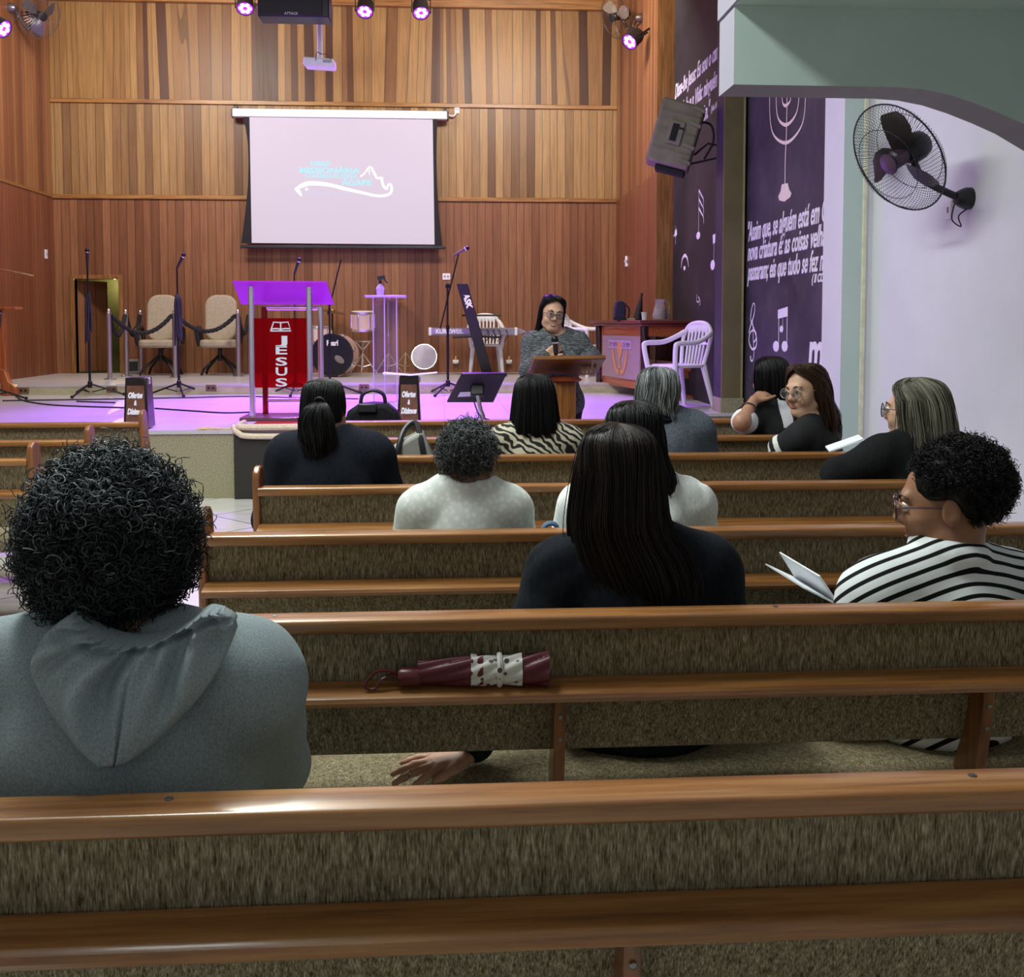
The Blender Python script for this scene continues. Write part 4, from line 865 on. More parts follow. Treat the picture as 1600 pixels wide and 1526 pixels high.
obj('arm', MB().tube([d*0.48+V(0.0, 0.05, -0.06), d*0.48+V(-0.3, 0.12, -0.075), d*0.48+V(-0.3, 0.42, -0.075)], 0.016, 8).tube([d*0.48+V(0.0, 0.05, -0.06), d*0.48+V(0.35, 0.12, -0.075), d*0.48+V(0.35, 0.42, -0.075)], 0.016, 8), 'black', t)
obj('arm', MB().tube([d*0.66+V(-0.12, 0.05, 0), d*0.66+V(0.0, 0.06, 0), d*0.66+V(0.42, 0.06, 0)], 0.013, 8), 'black', t)
ang = math.atan2(d.x, d.z)
lettering('brand_lettering', 'ASK', Matrix.Translation(c+V(-0.045, -0.055, 0.06)) @ Matrix.Rotation(ang, 4, 'Y') @ Matrix.Rotation(PI/2, 4, 'X') @ Matrix.Rotation(-PI/2, 4, 'Z'), 'lettering', t, size=0.11, bold=0.006, depth=0.004, shear=0.2)
# plastic chairs
def plastic_chair(arms=True):
    t = thing('plastic_chair', '', 'chair'); wp = 'white'
    s = MB().at((0, 0, 0.42)); s.prism(rounded_slab(0.42, 0.42, 0, 0.08), 2, -0.02, 0.012); obj('seat', s, wp, t, bevel=0.01)
    w0, w1 = 0.17, 0.20
    mb = MB()
    arch = [(-0.17, 0.20, 0.43), (-0.20, 0.24, 0.62), (-0.20, 0.27, 0.74), (-0.13, 0.285, 0.83), (0, 0.29, 0.855), (0.13, 0.285, 0.83), (0.20, 0.27, 0.74), (0.20, 0.24, 0.62), (0.17, 0.20, 0.43)]
    mb.tube(bez(arch, 5), 0.022, 8)
    mb.tube(bez([(-0.15, 0.277, 0.79), (0, 0.288, 0.80), (0.15, 0.277, 0.79)], 5), 0.045, 8, flat=((0, 1, 0), 0.3))
    for k in range(6):
        x = -0.125+k*0.05; mb.tube([(x*0.9, 0.205, 0.43), (x, 0.245, 0.64), (x*1.05, 0.28, 0.80)], 0.013, 6)
    mb.tube([(-0.19, 0.238, 0.64), (0.19, 0.238, 0.64)], 0.013, 6)
    obj('backrest', mb, wp, t)
    for sx in (-1, 1):
        obj('leg', MB().tube([(sx*0.19, -0.19, 0.42), (sx*0.23, -0.23, 0.0)], [0.035, 0.022], 8), wp, t)
        obj('leg', MB().tube([(sx*0.18, 0.19, 0.42), (sx*0.22, 0.29, 0.0)], [0.035, 0.022], 8), wp, t)
        if arms: obj('armrest', MB().tube(bez([(sx*0.21, -0.21, 0.38), (sx*0.245, -0.235, 0.60), (sx*0.25, -0.20, 0.645), (sx*0.25, 0.02, 0.655), (sx*0.23, 0.18, 0.71), (sx*0.20, 0.268, 0.76)], 6), 0.026, 8, flat=None), wp, t)
    return t
pc = plastic_chair(); pc.location = at(1058, 635, Z=Z1); pc.rotation_euler = (0, 0, rad(-62)); pc['label'] = 'white plastic armchair in front of the communion table, facing left'; pc['group'] = 'white plastic chairs on the stage'
dup(pc, at(760, 585, Z=Z2)+V(0, 0.16, 0), 0, 'white plastic chair behind the keyboard')
dup(pc, V(at(906, 575, Y=14.2).x, 14.2, Z2), rad(55), 'white plastic armchair between the speaking person and the communion table')
# communion table
M_['tablewood'] = wood('table_wood', '#7a3c18', '#a85a2a', '#c47a44', 0, 0.28, 0.4)
M_['darkwood'] = wood('dark_table_wood', '#1c0f0e', '#2d1816', '#43241e', 0, 0.25, 0.5)
pa, pn, pc_ = at(936, 611, Z=Z1), at(1006, 624, Z=Z1), at(1080, 620, Z=Z1)
va = (pa-pn); Lx = va.length; ang = math.atan2(-va.y, -va.x)
L = pn; t = thing('communion_table', 'wooden communion table with an engraved chalice panel', 'table', L, ang)
# local: +x runs from the far left leg to the near corner, so the panel side lies on x in [-Lx,0], depth along +y
Dp = 0.62; ht_ = at(1000, 500, Y=pn.y).z-Z1
obj('table_top', MB().box2((-Lx-0.10, -0.10, ht_-0.035), (0.10, Dp+0.10, ht_)).box2((-Lx-0.06, -0.06, ht_-0.065), (0.06, Dp+0.06, ht_-0.035)), plain('table_top_wood', '#6b3328', 0.3, 0.1, 6, coat=0.4), t, bevel=0.008)
for lx in (-Lx, 0):
    for ly in (0, Dp):
        leg = obj('leg', MB().tube(bez([(lx, ly, 0.03), (lx+0.015, ly, 0.3), (lx-0.0, ly, 0.6), (lx-0.02, ly, ht_-0.06)]), 0.043, 12), 'darkwood', t)
        obj('foot', MB().box((lx, ly, 0.017), (0.20, 0.14, 0.034)), 'tablewood', leg, bevel=0.006)
x0, x1 = -Lx+0.09, -0.09
obj('front_frame', MB().box2((x0-0.04, 0.01, 0.14), (x0+0.06, 0.05, ht_-0.065)).box2((x1-0.06, 0.01, 0.14), (x1+0.04, 0.05, ht_-0.065)).box2((x0, 0.01, ht_-0.20), (x1, 0.05, ht_-0.065)).box2((x0, 0.01, 0.10), (x1, 0.05, 0.22)), 'tablewood', t, bevel=0.008)
obj('back_panel', MB().box2((x0, Dp-0.05, 0.22), (x1, Dp-0.01, 0.40)).box2((x0, Dp-0.05, ht_-0.20), (x1, Dp-0.01, ht_-0.065)).box2((-0.03, 0.05, ht_-0.18), (0.0, Dp-0.05, ht_-0.065)).box2((-0.03, 0.05, 0.30), (0.0, Dp-0.05, 0.40)), 'tablewood', t, bevel=0.006)
obj('glass_panel', MB().box2((x0+0.03, -0.005, 0.20), (x1-0.03, 0.012, ht_-0.18)), plain('frosted_panel', '#a08c86', 0.3, 0.06, 30), t, bevel=0.004, label='frosted panel with a chalice and wheat')
xm_ = (x0+x1)/2
obj('title_strip', MB().box2((xm_-0.36, -0.014, ht_-0.33), (xm_+0.36, -0.004, ht_-0.235)), plain('lilac_strip', '#b8a0b4', 0.4, 0.05), t)
lettering('lettering', 'EM MEMÓRIA DE MIM', Matrix.Translation((xm_-0.33, -0.016, ht_-0.315)) @ Matrix.Rotation(PI/2, 4, 'X'), plain('mauve_letter', '#8a6a86', 0.5), t, size=0.085, width=0.66, depth=0.003)
gold = plain('amber_engraving', '#c9925a', 0.4, 0.06)
zc_ = ht_*0.36
mb = MB(); mb.at((xm_, -0.010, zc_), (0, 0, 0), (1, 0.12, 1)); mb.lathe([(0.05, 0.0), (0.02, 0.03), (0.018, 0.12), (0.07, 0.17), (0.09, 0.30), (0.0, 0.31)], 20)
for s in (-1, 1): mb.tube(bez([(s*0.02, 0, -0.05), (s*0.12, 0, -0.02), (s*0.19, 0, 0.10), (s*0.23, 0, 0.22)]), [0.03]*12+[0.036]*6+[0.03]*6+[0.012], 8)
obj('chalice_emblem', mb, gold, t)
M = Matrix.Translation(L) @ Matrix.Rotation(ang, 4, 'Z'); TZ = Z1+ht_
def on_table(px, dy=0.0):
    p = at(px, 498, Y=pn.y); Mi = M.inverted()
    # slide along the view until the middle of the top
    best = None
    for k in range(120):
        Y = pn.y-0.3+k*0.02; q = at(px, 500, Y=Y); l = Mi @ q
        if -Lx < l.x < 0.02 and abs(l.y-Dp*0.5-dy) < 0.03: best = V(q.x, q.y, TZ)
    if best is None: best = V(at(px, 500, Y=pn.y+0.5).x, pn.y+0.5, TZ)
    return best
def mk(name, label, cat, px, dy=0.0):
    p = on_table(px, dy)
    return thing(name, label, cat, p)
t = mk('water_jug', 'clear water jug on the right end of the communion table', 'jug', 1031)
gl = NT('jug_glass'); M_['glass'] = gl.set(color='#e9e2ee', rough=0.05, trans=0.85, ior=1.15)
obj('jug', MB().lathe([(0, 0), (0.075, 0), (0.085, 0.06), (0.07, 0.14), (0.05, 0.19), (0.062, 0.24), (0.056, 0.24), (0.044, 0.19), (0.064, 0.14), (0.078, 0.06), (0.07, 0.012), (0, 0.012)], 24), 'glass', t)
obj('water', MB().lathe([(0, 0.013), (0.068, 0.013), (0.076, 0.06), (0.066, 0.125), (0, 0.125)], 20), plain('pale_water', '#cfc9b0', 0.1, 0.03), t)
obj('handle', MB().tube(bez([(0.06, 0, 0.22), (0.11, 0, 0.18), (0.10, 0, 0.09), (0.08, 0, 0.07)]), 0.009, 6), 'glass', t)
for px, lab in ((1007, 'white plastic cup in the middle of the communion table'), (1042, 'white plastic cup half behind the water jug')):
    t = mk('plastic_cup', lab, 'cup', px, 0.12 if px > 1020 else -0.05); obj('cup', MB().lathe([(0, 0), (0.028, 0), (0.038, 0.09), (0.035, 0.09), (0.026, 0.006), (0, 0.006)], 18), 'white', t); obj('rim', MB().lathe([(0.036, 0.088), (0.041, 0.088), (0.041, 0.094), (0.036, 0.094)], 18), 'white', t)
t = mk('black_pouch', 'dark upright bag on the left end of the communion table', 'bag', 968); t.location.z = TZ
obj('body', MB().prism([(-0.07, 0), (0.06, 0), (0.07, 0.10), (0.055, 0.20), (0.01, 0.23), (-0.045, 0.22), (-0.06, 0.15)], 1, -0.05, 0.05), plain('dark_plum_cloth', '#231a30', 0.7), t, bevel=0.015); obj('strap', MB().tube(bez([(0.05, -0.05, 0.19), (0.10, -0.05, 0.12), (0.09, -0.05, 0.02)]), 0.012, 6), 'black', t)
obj('base_trim', MB().box((0.0, 0, 0.012), (0.15, 0.11, 0.024)), 'black', t)
t = mk('folded_black_umbrella', 'narrow folded black umbrella standing on the communion table', 'umbrella', 996, 0.1)
obj('canopy', MB().at((0, 0, 0), (0, rad(9), 0)).lathe([(0, 0), (0.055, 0.01), (0.045, 0.12), (0.025, 0.24), (0.012, 0.30), (0, 0.30)], 12), plain('black_cloth', '#16151c', 0.7), t); obj('handle', MB().at((0, 0, 0), (0, rad(9), 0)).cyl((0, 0, 0.29), (0, 0, 0.34), 0.016), 'black', t)
t = mk('book', 'closed cream book lying on the communion table', 'book', 977, -0.15); obj('cover', MB().box((0, 0, 0.012), (0.19, 0.14, 0.024), (0, 0, 0.3)), plain('cream_cover', '#d8c8a4', 0.6), t, bevel=0.003); obj('pages', MB().box((0, 0, 0.012), (0.195, 0.12, 0.016), (0, 0, 0.3)), 'paper', t)

# cables on the stage floor
def cable(label, pts, Z=Z1, r=0.008, mat='cable'):
    P = [at(a, b, Z=Z)+V(0, 0, r) for a, b in pts]; L = P[0].copy()
    o = obj('cable', MB().tube(bez([p-L for p in P], 6), r, 6), mat, None, loc=L); tag(o, label, 'cable', 'cables on the stage floor')
cable('thin cable looping from the left stand to the left offering box', [(24, 619), (38, 627), (75, 633), (130, 636), (196, 638)])
cable('thin cable running straight across the left stage floor', [(4, 627), (60, 626), (140, 625), (195, 624)])
cable('thin cable running between the two offering boxes behind the pulpit', [(238, 623), (300, 622), (380, 620), (450, 622), (560, 624)])
cable('thin cable running right from the left offering box', [(242, 639), (300, 643), (350, 646), (392, 645)])
cable('short loop of cable under the left microphone stand', [(120, 628), (150, 629), (180, 630)])
# speaking person's wooden lectern and the monitor beside it, on the nave floor
YL = 7.02
a, b = at(825, 584, Y=YL), at(942, 584, Y=YL); xc = at(884, 620, Y=YL).x
L = V(xc, YL, 0); t = thing('wooden_lectern', 'brown wooden lectern in front of the speaking person', 'lectern', L)
obj('column', MB().box2((-0.075, 0.04, 0.03), (0.075, 0.20, 1.0)).box2((-0.078, 0.035, 0.03), (-0.055, 0.205, 1.0)), wood('lectern_wood', '#5e3618', '#8a5526', '#a8703a', 2, 0.35, 0.2), t, bevel=0.008)
zf, zn = at(884, 563, Y=YL-0.05).z, at(884, 585, Y=YL+0.32).z
M_['lectop'] = wood('lectern_top_wood', '#55330f', '#7a4d1e', '#9a6a34', 0, 0.3, 0.35)
q = [at(834, 562, Y=YL-0.05)-L, at(947, 561, Y=YL-0.05)-L, at(930, 586, Y=YL+0.33)-L, at(824, 586, Y=YL+0.33)-L]
mb = MB(); mb.add(q+[p+V(0, 0.01, 0.028) for p in q], [(0, 1, 2, 3), (7, 6, 5, 4), (0, 4, 5, 1), (1, 5, 6, 2), (2, 6, 7, 3), (3, 7, 4, 0)]); obj('desk', mb, 'lectop', t, bevel=0.006)
obj('neck_block', MB().lathe([(0, 0.99), (0.10, 0.995), (0.13, 1.01), (0.10, 1.03), (0, 1.04)], 20, (0, 0.12, 0)), plain('red_brown_block', '#6e3018', 0.4), t)
obj('foot', MB().box((0, 0.12, 0.02), (0.45, 0.40, 0.04)), 'lectop', t, bevel=0.01)
YM = 7.55; L = V(at(757, 640, Y=YM).x, YM, 0); t = thing('stage_monitor', 'black flat monitor tilted back on a chrome pole', 'monitor', L)
q = [at(722, 584, Y=YM-0.06)-L, at(792, 584, Y=YM-0.06)-L, at(771, 629, Y=YM+0.14)-L, at(698, 629, Y=YM+0.14)-L]
mb = MB(); mb.add(q+[p+V(0, 0.03, 0.012) for p in q], [(0, 1, 2, 3), (7, 6, 5, 4), (0, 4, 5, 1), (1, 5, 6, 2), (2, 6, 7, 3), (3, 7, 4, 0)]); obj('screen_back', mb, plain('monitor_black', '#1c191c', 0.35), t, bevel=0.008)
c = (q[0]+q[1]+q[2]+q[3])/4; nrm = (q[1]-q[0]).cross(q[3]-q[0]).normalized(); nrm = nrm if nrm.y < 0 else -nrm
obj('bracket', MB().box(c+nrm*0.025, (0.10, 0.05, 0.09), (rad(-35), 0, 0)), 'black', t, bevel=0.012)
qq = [q[3].lerp(q[2], u)+(q[0]-q[3])*w_+nrm*0.003 for u, w_ in ((0.16, 0.22), (0.42, 0.24), (0.42, 0.40), (0.16, 0.38))]
mb = MB(); mb.add(qq+[p+nrm*0.002 for p in qq], [(0, 1, 2, 3), (7, 6, 5, 4), (0, 4, 5, 1), (1, 5, 6, 2), (2, 6, 7, 3), (3, 7, 4, 0)]); obj('sticker', mb, 'paper', t, smooth=False)
obj('pole', MB().tube(bez([c+nrm*0.05, c+nrm*0.06+V(0.02, 0, -0.10), V(0.0, 0.0, c.z-0.3), V(0, 0, 0.03)]), 0.016, 12), 'chrome', t)
obj('foot', MB().lathe([(0, 0), (0.2, 0), (0.2, 0.015), (0.03, 0.04), (0, 0.04)], 24), 'black', t)
obj('cable', MB().tube(bez([c+nrm*0.04+V(-0.03, 0, -0.05), c+V(0.02, -0.05, -0.20), c+V(0.12, -0.04, -0.26), V(0.16, -0.03, 0.4), V(0.16, 0, 0.01)]), 0.006, 6), 'cable', t)
# ------------------------------------------------------------------ pews
PEWY = {'F': 1.262, 'E': 2.085, 'D': 2.94, 'C': 3.79, 'B': 4.65, '2': 5.38, '1': 6.33}
PX0, PX1 = -0.70, 2.10; PL = PX1-PX0; HB = 0.807
def rail_profile(y0, y1, z1, th, r=0.012):
    out = []
    for cx, cz, a0 in ((y0+r, z1-th+r, 180), (y1-r, z1-th+r, 270), (y1-r, z1-r, 0), (y0+r, z1-r, 90)):
        for k in range(4):
            a = rad(a0+90*k/3); out.append((cx+r*math.cos(a), cz+r*math.sin(a)))
    return out
def make_pew():
    h = PL/2
    t = thing('church_pew', '', 'pew')
    obj('back_rail', MB().prism(rail_profile(0, 0.07, HB, 0.030, 0.007), 0, -h+0.022, h-0.022), 'pew_wood', t)
    rl = t.children[0]
    for k in range(3):
        x = -h+0.35+k*(PL-0.7)/2
        obj('screw', MB().lathe([(0.0, 0), (0.006, 0), (0.006, 0.0015), (0.0, 0.002)], 10, (x, 0.045, HB-0.0005)), 'steel', rl)
    # back panel: padded, leaning
    pr = [(0.030, HB-0.03), (0.036, 0.66), (0.075, 0.515), (0.080, 0.497), (0.095, 0.49), (0.115, 0.50), (0.118, 0.52), (0.090, 0.66), (0.066, HB-0.03)]
    obj('back_panel', MB().prism(pr, 0, -h+0.022, h-0.022), 'fabric', t, bevel=0.004, label='upholstered back panel in olive brown fabric')
    sh = [(0.036, 0.665), (0.030, 0.672), (-0.028, 0.663), (-0.037, 0.658), (-0.040, 0.650), (-0.036, 0.641), (-0.026, 0.637), (0.044, 0.643)]
    obj('book_shelf', MB().prism(sh, 0, -h+0.022, h-0.022), 'pew_wood', t)
    se = [(0.10, 0.375), (0.52, 0.375), (0.55, 0.385), (0.56, 0.405), (0.545, 0.43), (0.50, 0.443), (0.30, 0.440), (0.13, 0.428), (0.10, 0.41)]
    obj('seat', MB().prism(se, 0, -h+0.022, h-0.022), 'fabric', t, label='upholstered seat in olive brown fabric')
    side = [(0.028, 0.0), (0.52, 0.0), (0.54, 0.05), (0.50, 0.09), (0.52, 0.30), (0.545, 0.38), (0.53, 0.44), (0.48, 0.47), (0.28, 0.50), (0.20, 0.58), (0.145, 0.70),
            (0.115, 0.83), (0.105, 0.862), (0.08, 0.880), (0.045, 0.880), (0.018, 0.864), (0.010, 0.84), (0.02, 0.60), (0.048, 0.30), (0.060, 0.09), (0.035, 0.08)]
    for sx in (-1, 1):
        obj('end_panel', MB().prism(side, 0, sx*h-(0.026 if sx > 0 else 0), sx*h+(0.026 if sx < 0 else 0)), 'pew_side', t, bevel=0.006)
    br = [(-0.012, 0.638), (0.045, 0.638), (0.085, 0.50), (0.12, 0.42), (0.13, 0.0), (0.07, 0.0), (0.05, 0.30), (-0.002, 0.55)]
    for x in (-0.465, 0.445):
        b = obj('bracket_leg', MB().prism(br, 0, x-0.012, x+0.012), 'pew_side', t, bevel=0.003)
        for z in (0.60, 0.55): obj('screw', MB().ell((x, -0.011+0.0 if z > 0.58 else -0.004, z), (0.005, 0.002, 0.005), 8, 6), 'steel', b)
    return t
pew0 = make_pew()
PG = 'wooden church pews in rows'
LAB = {'F': 'nearest wooden pew, its back and book shelf filling the bottom of the photo',
       'E': 'wooden pew with the folded red umbrella on its book shelf',
       'D': 'wooden pew whose top rail crosses just below the two white tops',
       'C': 'wooden pew behind the person in navy with a ponytail',
       'B': 'wooden pew behind the black and beige zebra print top',
       '2': 'wooden pew with the elbow of the person in black and white over its rail',
       '1': 'front wooden pew of the right block, facing the lectern'}
pews = {}
for i, k in enumerate('FEDCB21'):
    o = pew0 if i == 0 else dup(pew0, (0, 0, 0))
    o.location = ((PX0+PX1)/2, PEWY[k], 0); o['label'] = LAB[k]; o['group'] = PG; pews[k] = o
LAB2 = {'B': 'left block wooden pew nearest the camera, its end panel beside the curly hair',
        '2': 'middle wooden pew of the left block across the aisle',
        '1': 'front wooden pew of the left block, before the offering box'}
for k in '12B':
    o = dup(pew0, (-1.81-PL/2, PEWY[k], 0)); o['label'] = LAB2[k]; o['group'] = PG
# ------------------------------------------------------------------ people: signed distance bodies meshed with surface nets
BIG = 1.0
def smin(a, b, k):
    if k <= 0: return np.minimum(a, b)
    h = np.clip(0.5+0.5*(b-a)/k, 0, 1); return b*(1-h)+a*h-k*h*(1-h)
def vnoise(P, seed, scale):
    rs = np.random.RandomState(seed); G = rs.rand(24, 24, 24).astype(np.float32)
    q = P*scale; i = np.floor(q).astype(int); f = (q-i); f = f*f*(3-2*f); i %= 24; j = (i+1) % 24
    def g(a, b, c): return G[a, b, c]
    x0, y0, z0, x1, y1, z1 = i[..., 0], i[..., 1], i[..., 2], j[..., 0], j[..., 1], j[..., 2]; fx, fy, fz = f[..., 0], f[..., 1], f[..., 2]
    return ((g(x0, y0, z0)*(1-fx)+g(x1, y0, z0)*fx)*(1-fy)+(g(x0, y1, z0)*(1-fx)+g(x1, y1, z0)*fx)*fy)*(1-fz)+((g(x0, y0, z1)*(1-fx)+g(x1, y0, z1)*fx)*(1-fy)+(g(x0, y1, z1)*(1-fx)+g(x1, y1, z1)*fx)*fy)*fz
def c_(a, b, ra, rb=None, k=0.03, s=1): return dict(t='c', a=np.array(a, float), b=np.array(b, float), ra=ra, rb=ra if rb is None else rb, k=k, s=s)
def e_(c, r, k=0.03, R=None, s=1): return dict(t='e', c=np.array(c, float), r=np.array(r, float), k=k, R=None if R is None else np.array(R, float), s=s)
def pb(p, infl):
    if p['t'] == 'c': m = max(p['ra'], p['rb'])+infl; return np.minimum(p['a'], p['b'])-m, np.maximum(p['a'], p['b'])+m
    m = p['r'].max()+infl if p['R'] is not None else p['r']+infl; return p['c']-m, p['c']+m
def field(prims, h, infl=0.0, disp=None, pad=0.03):
    los, his = zip(*[pb(p, infl) for p in prims if p['s'] > 0]); lo = np.min(los, 0)-pad; hi = np.max(his, 0)+pad
    n = np.ceil((hi-lo)/h).astype(int)+1
    ax = [lo[i]+h*np.arange(n[i]) for i in range(3)]; D = np.full(n, BIG, np.float32)
    for p in prims:
        a, b = pb(p, infl); m = p['k']+3*h+0.02
        i0 = np.clip(np.floor((a-m-lo)/h).astype(int), 0, n); i1 = np.clip(np.ceil((b+m-lo)/h).astype(int)+1, 0, n)
        if (i1 <= i0).any(): continue
        sl = tuple(slice(i0[q], i1[q]) for q in range(3))
        X, Y, Z = np.meshgrid(*[ax[q][sl[q]] for q in range(3)], indexing='ij', sparse=True)
        if p['t'] == 'c':
            d = p['b']-p['a']; L2 = max(d @ d, 1e-9); x, y, z = X-p['a'][0], Y-p['a'][1], Z-p['a'][2]
            t = np.clip((x*d[0]+y*d[1]+z*d[2])/L2, 0, 1)
            S = np.sqrt((x-t*d[0])**2+(y-t*d[1])**2+(z-t*d[2])**2)-(p['ra']+(p['rb']-p['ra'])*t)-infl
        else:
            x, y, z = X-p['c'][0], Y-p['c'][1], Z-p['c'][2]; r = p['r']+infl
            if p['R'] is not None:
                Rm = p['R']; x, y, z = Rm[0, 0]*x+Rm[1, 0]*y+Rm[2, 0]*z, Rm[0, 1]*x+Rm[1, 1]*y+Rm[2, 1]*z, Rm[0, 2]*x+Rm[1, 2]*y+Rm[2, 2]*z
            k0 = np.sqrt((x/r[0])**2+(y/r[1])**2+(z/r[2])**2); k1 = np.sqrt((x/r[0]**2)**2+(y/r[1]**2)**2+(z/r[2]**2)**2)
            S = k0*(k0-1)/np.maximum(k1, 1e-6)
        S = S.astype(np.float32)
        D[sl] = smin(D[sl], S, p['k']) if p['s'] > 0 else -smin(-D[sl], S, p['k'])
    if disp is not None:
        m = np.abs(D) < 0.06; idx = np.argwhere(m); D[m] += disp(lo+idx*h).astype(np.float32)
    return D, lo, h
def nets(D, lo, h):
    D = D.copy()
    for q in range(3):
        sl = [slice(None)]*3
        for e in (0, -1): sl[q] = e; D[tuple(sl)] = np.maximum(D[tuple(sl)], 0.01)
    I = D < 0; n = np.array(D.shape)-1
    cnt = np.zeros(n, np.int8); offs = [(i, j, k) for i in (0, 1) for j in (0, 1) for k in (0, 1)]
    for o in offs: cnt += I[o[0]:o[0]+n[0], o[1]:o[1]+n[1], o[2]:o[2]+n[2]]
    act = np.argwhere((cnt > 0) & (cnt < 8)); ids = np.full(n, -1, np.int32); ids[tuple(act.T)] = np.arange(len(act))
    val = {o: D[act[:, 0]+o[0], act[:, 1]+o[1], act[:, 2]+o[2]].astype(float) for o in offs}
    S = np.zeros((len(act), 3)); N = np.zeros(len(act))
    for a in offs:
        for q in range(3):
            if a[q] == 0:
                b = list(a); b[q] = 1; b = tuple(b); va, vb = val[a], val[b]; cr = (va < 0) != (vb < 0)
                t = np.where(cr, va/np.where(cr, va-vb, 1), 0); p = np.tile(np.array(a, float), (len(act), 1)); p[:, q] = t
                S[cr] += p[cr]; N[cr] += 1
    V_ = lo+(act+S/N[:, None])*h; Q = []
    for q in range(3):
        a = I; b = np.roll(I, -1, q); ed = a != b; sl = [slice(1, -1)]*3; sl[q] = slice(0, -1)
        mk_ = np.zeros_like(ed); mk_[tuple(sl)] = ed[tuple(sl)]; e = np.argwhere(mk_)
        u, w_ = (q+1) % 3, (q+2) % 3
        def cell(du, dw): c = e.copy(); c[:, u] -= du; c[:, w_] -= dw; return ids[tuple(c.T)]
        f = np.stack([cell(1, 1), cell(0, 1), cell(0, 0), cell(1, 0)], 1); flip = ~I[tuple(e.T)]; f[flip] = f[flip][:, ::-1]; Q.append(f)
    Q = np.concatenate(Q); Q = Q[(Q >= 0).all(1)]
    return V_, Q
def relax(V_, Q, it=1, lam=0.5):
    for _ in range(it):
        acc = np.zeros_like(V_); n = np.zeros(len(V_))
        for a, b in ((0, 1), (1, 2), (2, 3), (3, 0)):
            np.add.at(acc, Q[:, a], V_[Q[:, b]]); np.add.at(n, Q[:, a], 1)
            np.add.at(acc, Q[:, b], V_[Q[:, a]]); np.add.at(n, Q[:, b], 1)
        V_ = V_+lam*(acc/np.maximum(n, 1)[:, None]-V_)
    return V_
def mesh_np(name, V_, Q, mats, parent=None, attrs=None, mi=None, smooth=True, label=None):
    me = bpy.data.meshes.new(name); nq = len(Q)
    me.vertices.add(len(V_)); me.vertices.foreach_set('co', np.asarray(V_, np.float32).ravel())
    me.loops.add(nq*4); me.loops.foreach_set('vertex_index', np.asarray(Q, np.int32).ravel())
    me.polygons.add(nq); me.polygons.foreach_set('loop_start', np.arange(0, nq*4, 4, dtype=np.int32))
    if not isinstance(mats, (list, tuple)): mats = [mats]
    for m in mats: me.materials.append(M_[m] if isinstance(m, str) else m)
    me.update(calc_edges=True)
    if mi is not None: me.polygons.foreach_set('material_index', np.asarray(mi, np.int32))
    if smooth: me.polygons.foreach_set('use_smooth', np.ones(nq, bool))
    for k, a in (attrs or {}).items():
        at_ = me.attributes.new(k, 'FLOAT', 'POINT'); at_.data.foreach_set('value', np.asarray(a, np.float32))
    me.validate(); o = bpy.data.objects.new(name, me); C.objects.link(o)
    if parent is not None: o.parent = parent
    if label: o['label'] = label
    return o
def tubes(P, R, sides=3):
    N, K, _ = P.shape; T = np.gradient(P, axis=1); T /= np.maximum(np.linalg.norm(T, axis=2, keepdims=True), 1e-9)
    ref = np.array([0.31, 0.67, 0.2]); u = np.cross(T, ref); u /= np.maximum(np.linalg.norm(u, axis=2, keepdims=True), 1e-6); w_ = np.cross(T, u)
    R = np.broadcast_to(np.asarray(R, float), (N, K)); V_ = np.empty((N, K, sides, 3))
    for s in range(sides): V_[:, :, s] = P+R[..., None]*(u*math.cos(2*PI*s/sides)+w_*math.sin(2*PI*s/sides))
    idx = np.arange(N*K*sides).reshape(N, K, sides); nx = np.roll(idx, -1, 2)
    Q = np.stack([idx[:, :-1], nx[:, :-1], nx[:, 1:], idx[:, 1:]], -1).reshape(-1, 4)
    return V_.reshape(-1, 3), Q
def join(parts):
    Vs, Qs, As, o = [], [], [], 0
    for V_, Q, A in parts: Vs.append(V_); Qs.append(Q+o); As.append(np.broadcast_to(np.asarray(A, float), (len(V_),))); o += len(V_)
    return np.concatenate(Vs), np.concatenate(Qs), np.concatenate(As)

# materials for people
def skin(name, col): 
    t = NT(name); n = t.noise(t.coord(), 40, 3); c = lin(col)
    d = tuple(x*0.86 for x in c[:3])+(1,)
    return t.set(color=t.ramp(n, [(0.35, d), (0.65, c)]), rough=0.5, spec=0.35)
def hairmat(name, dark, lite, rough=0.42):
    t = NT(name); a = t.n('ShaderNodeAttribute', attribute_name='shade').outputs['Fac']
    return t.set(color=t.ramp(a, [(0.0, dark), (1.0, lite)]), rough=rough, spec=0.22)
def cloth(name, c0, c1, scale=120, rough=0.9, bump=0.25, **kw):
    t = NT(name); v = t.coord('Object', (1, 1, 0.55)); n = t.noise(v, scale, 3, 0.65)
    t.bump(n, bump, 0.003); return t.set(color=t.ramp(n, [(0.38, c0), (0.62, c1)]), rough=rough, spec=0.2, **kw)
def stripes(name, c0, c1, duty, soft=0.03):
    t = NT(name); a = t.n('ShaderNodeAttribute', attribute_name='pat').outputs['Fac']; f = t.math('FRACT', a)
    t.bump(t.noise(t.coord(), 220, 2), 0.2, 0.002)
    return t.set(color=t.ramp(f, [(0.0, c1), (duty-soft, c1), (duty, c0), (1-soft, c0), (1.0, c1)]), rough=0.85, spec=0.2)
M_['skin_light'] = skin('light_skin', '#c39a80'); M_['skin_mid'] = skin('tan_skin', '#ad8066'); M_['skin_brown'] = skin('brown_skin', '#94694f')
M_['hair_black'] = hairmat('black_hair', '#060606', '#1c1b1c'); M_['hair_dark'] = hairmat('dark_brown_hair', '#0d0908', '#2e2320'); M_['hair_brown'] = hairmat('brown_hair', '#241710', '#5a3f2c')
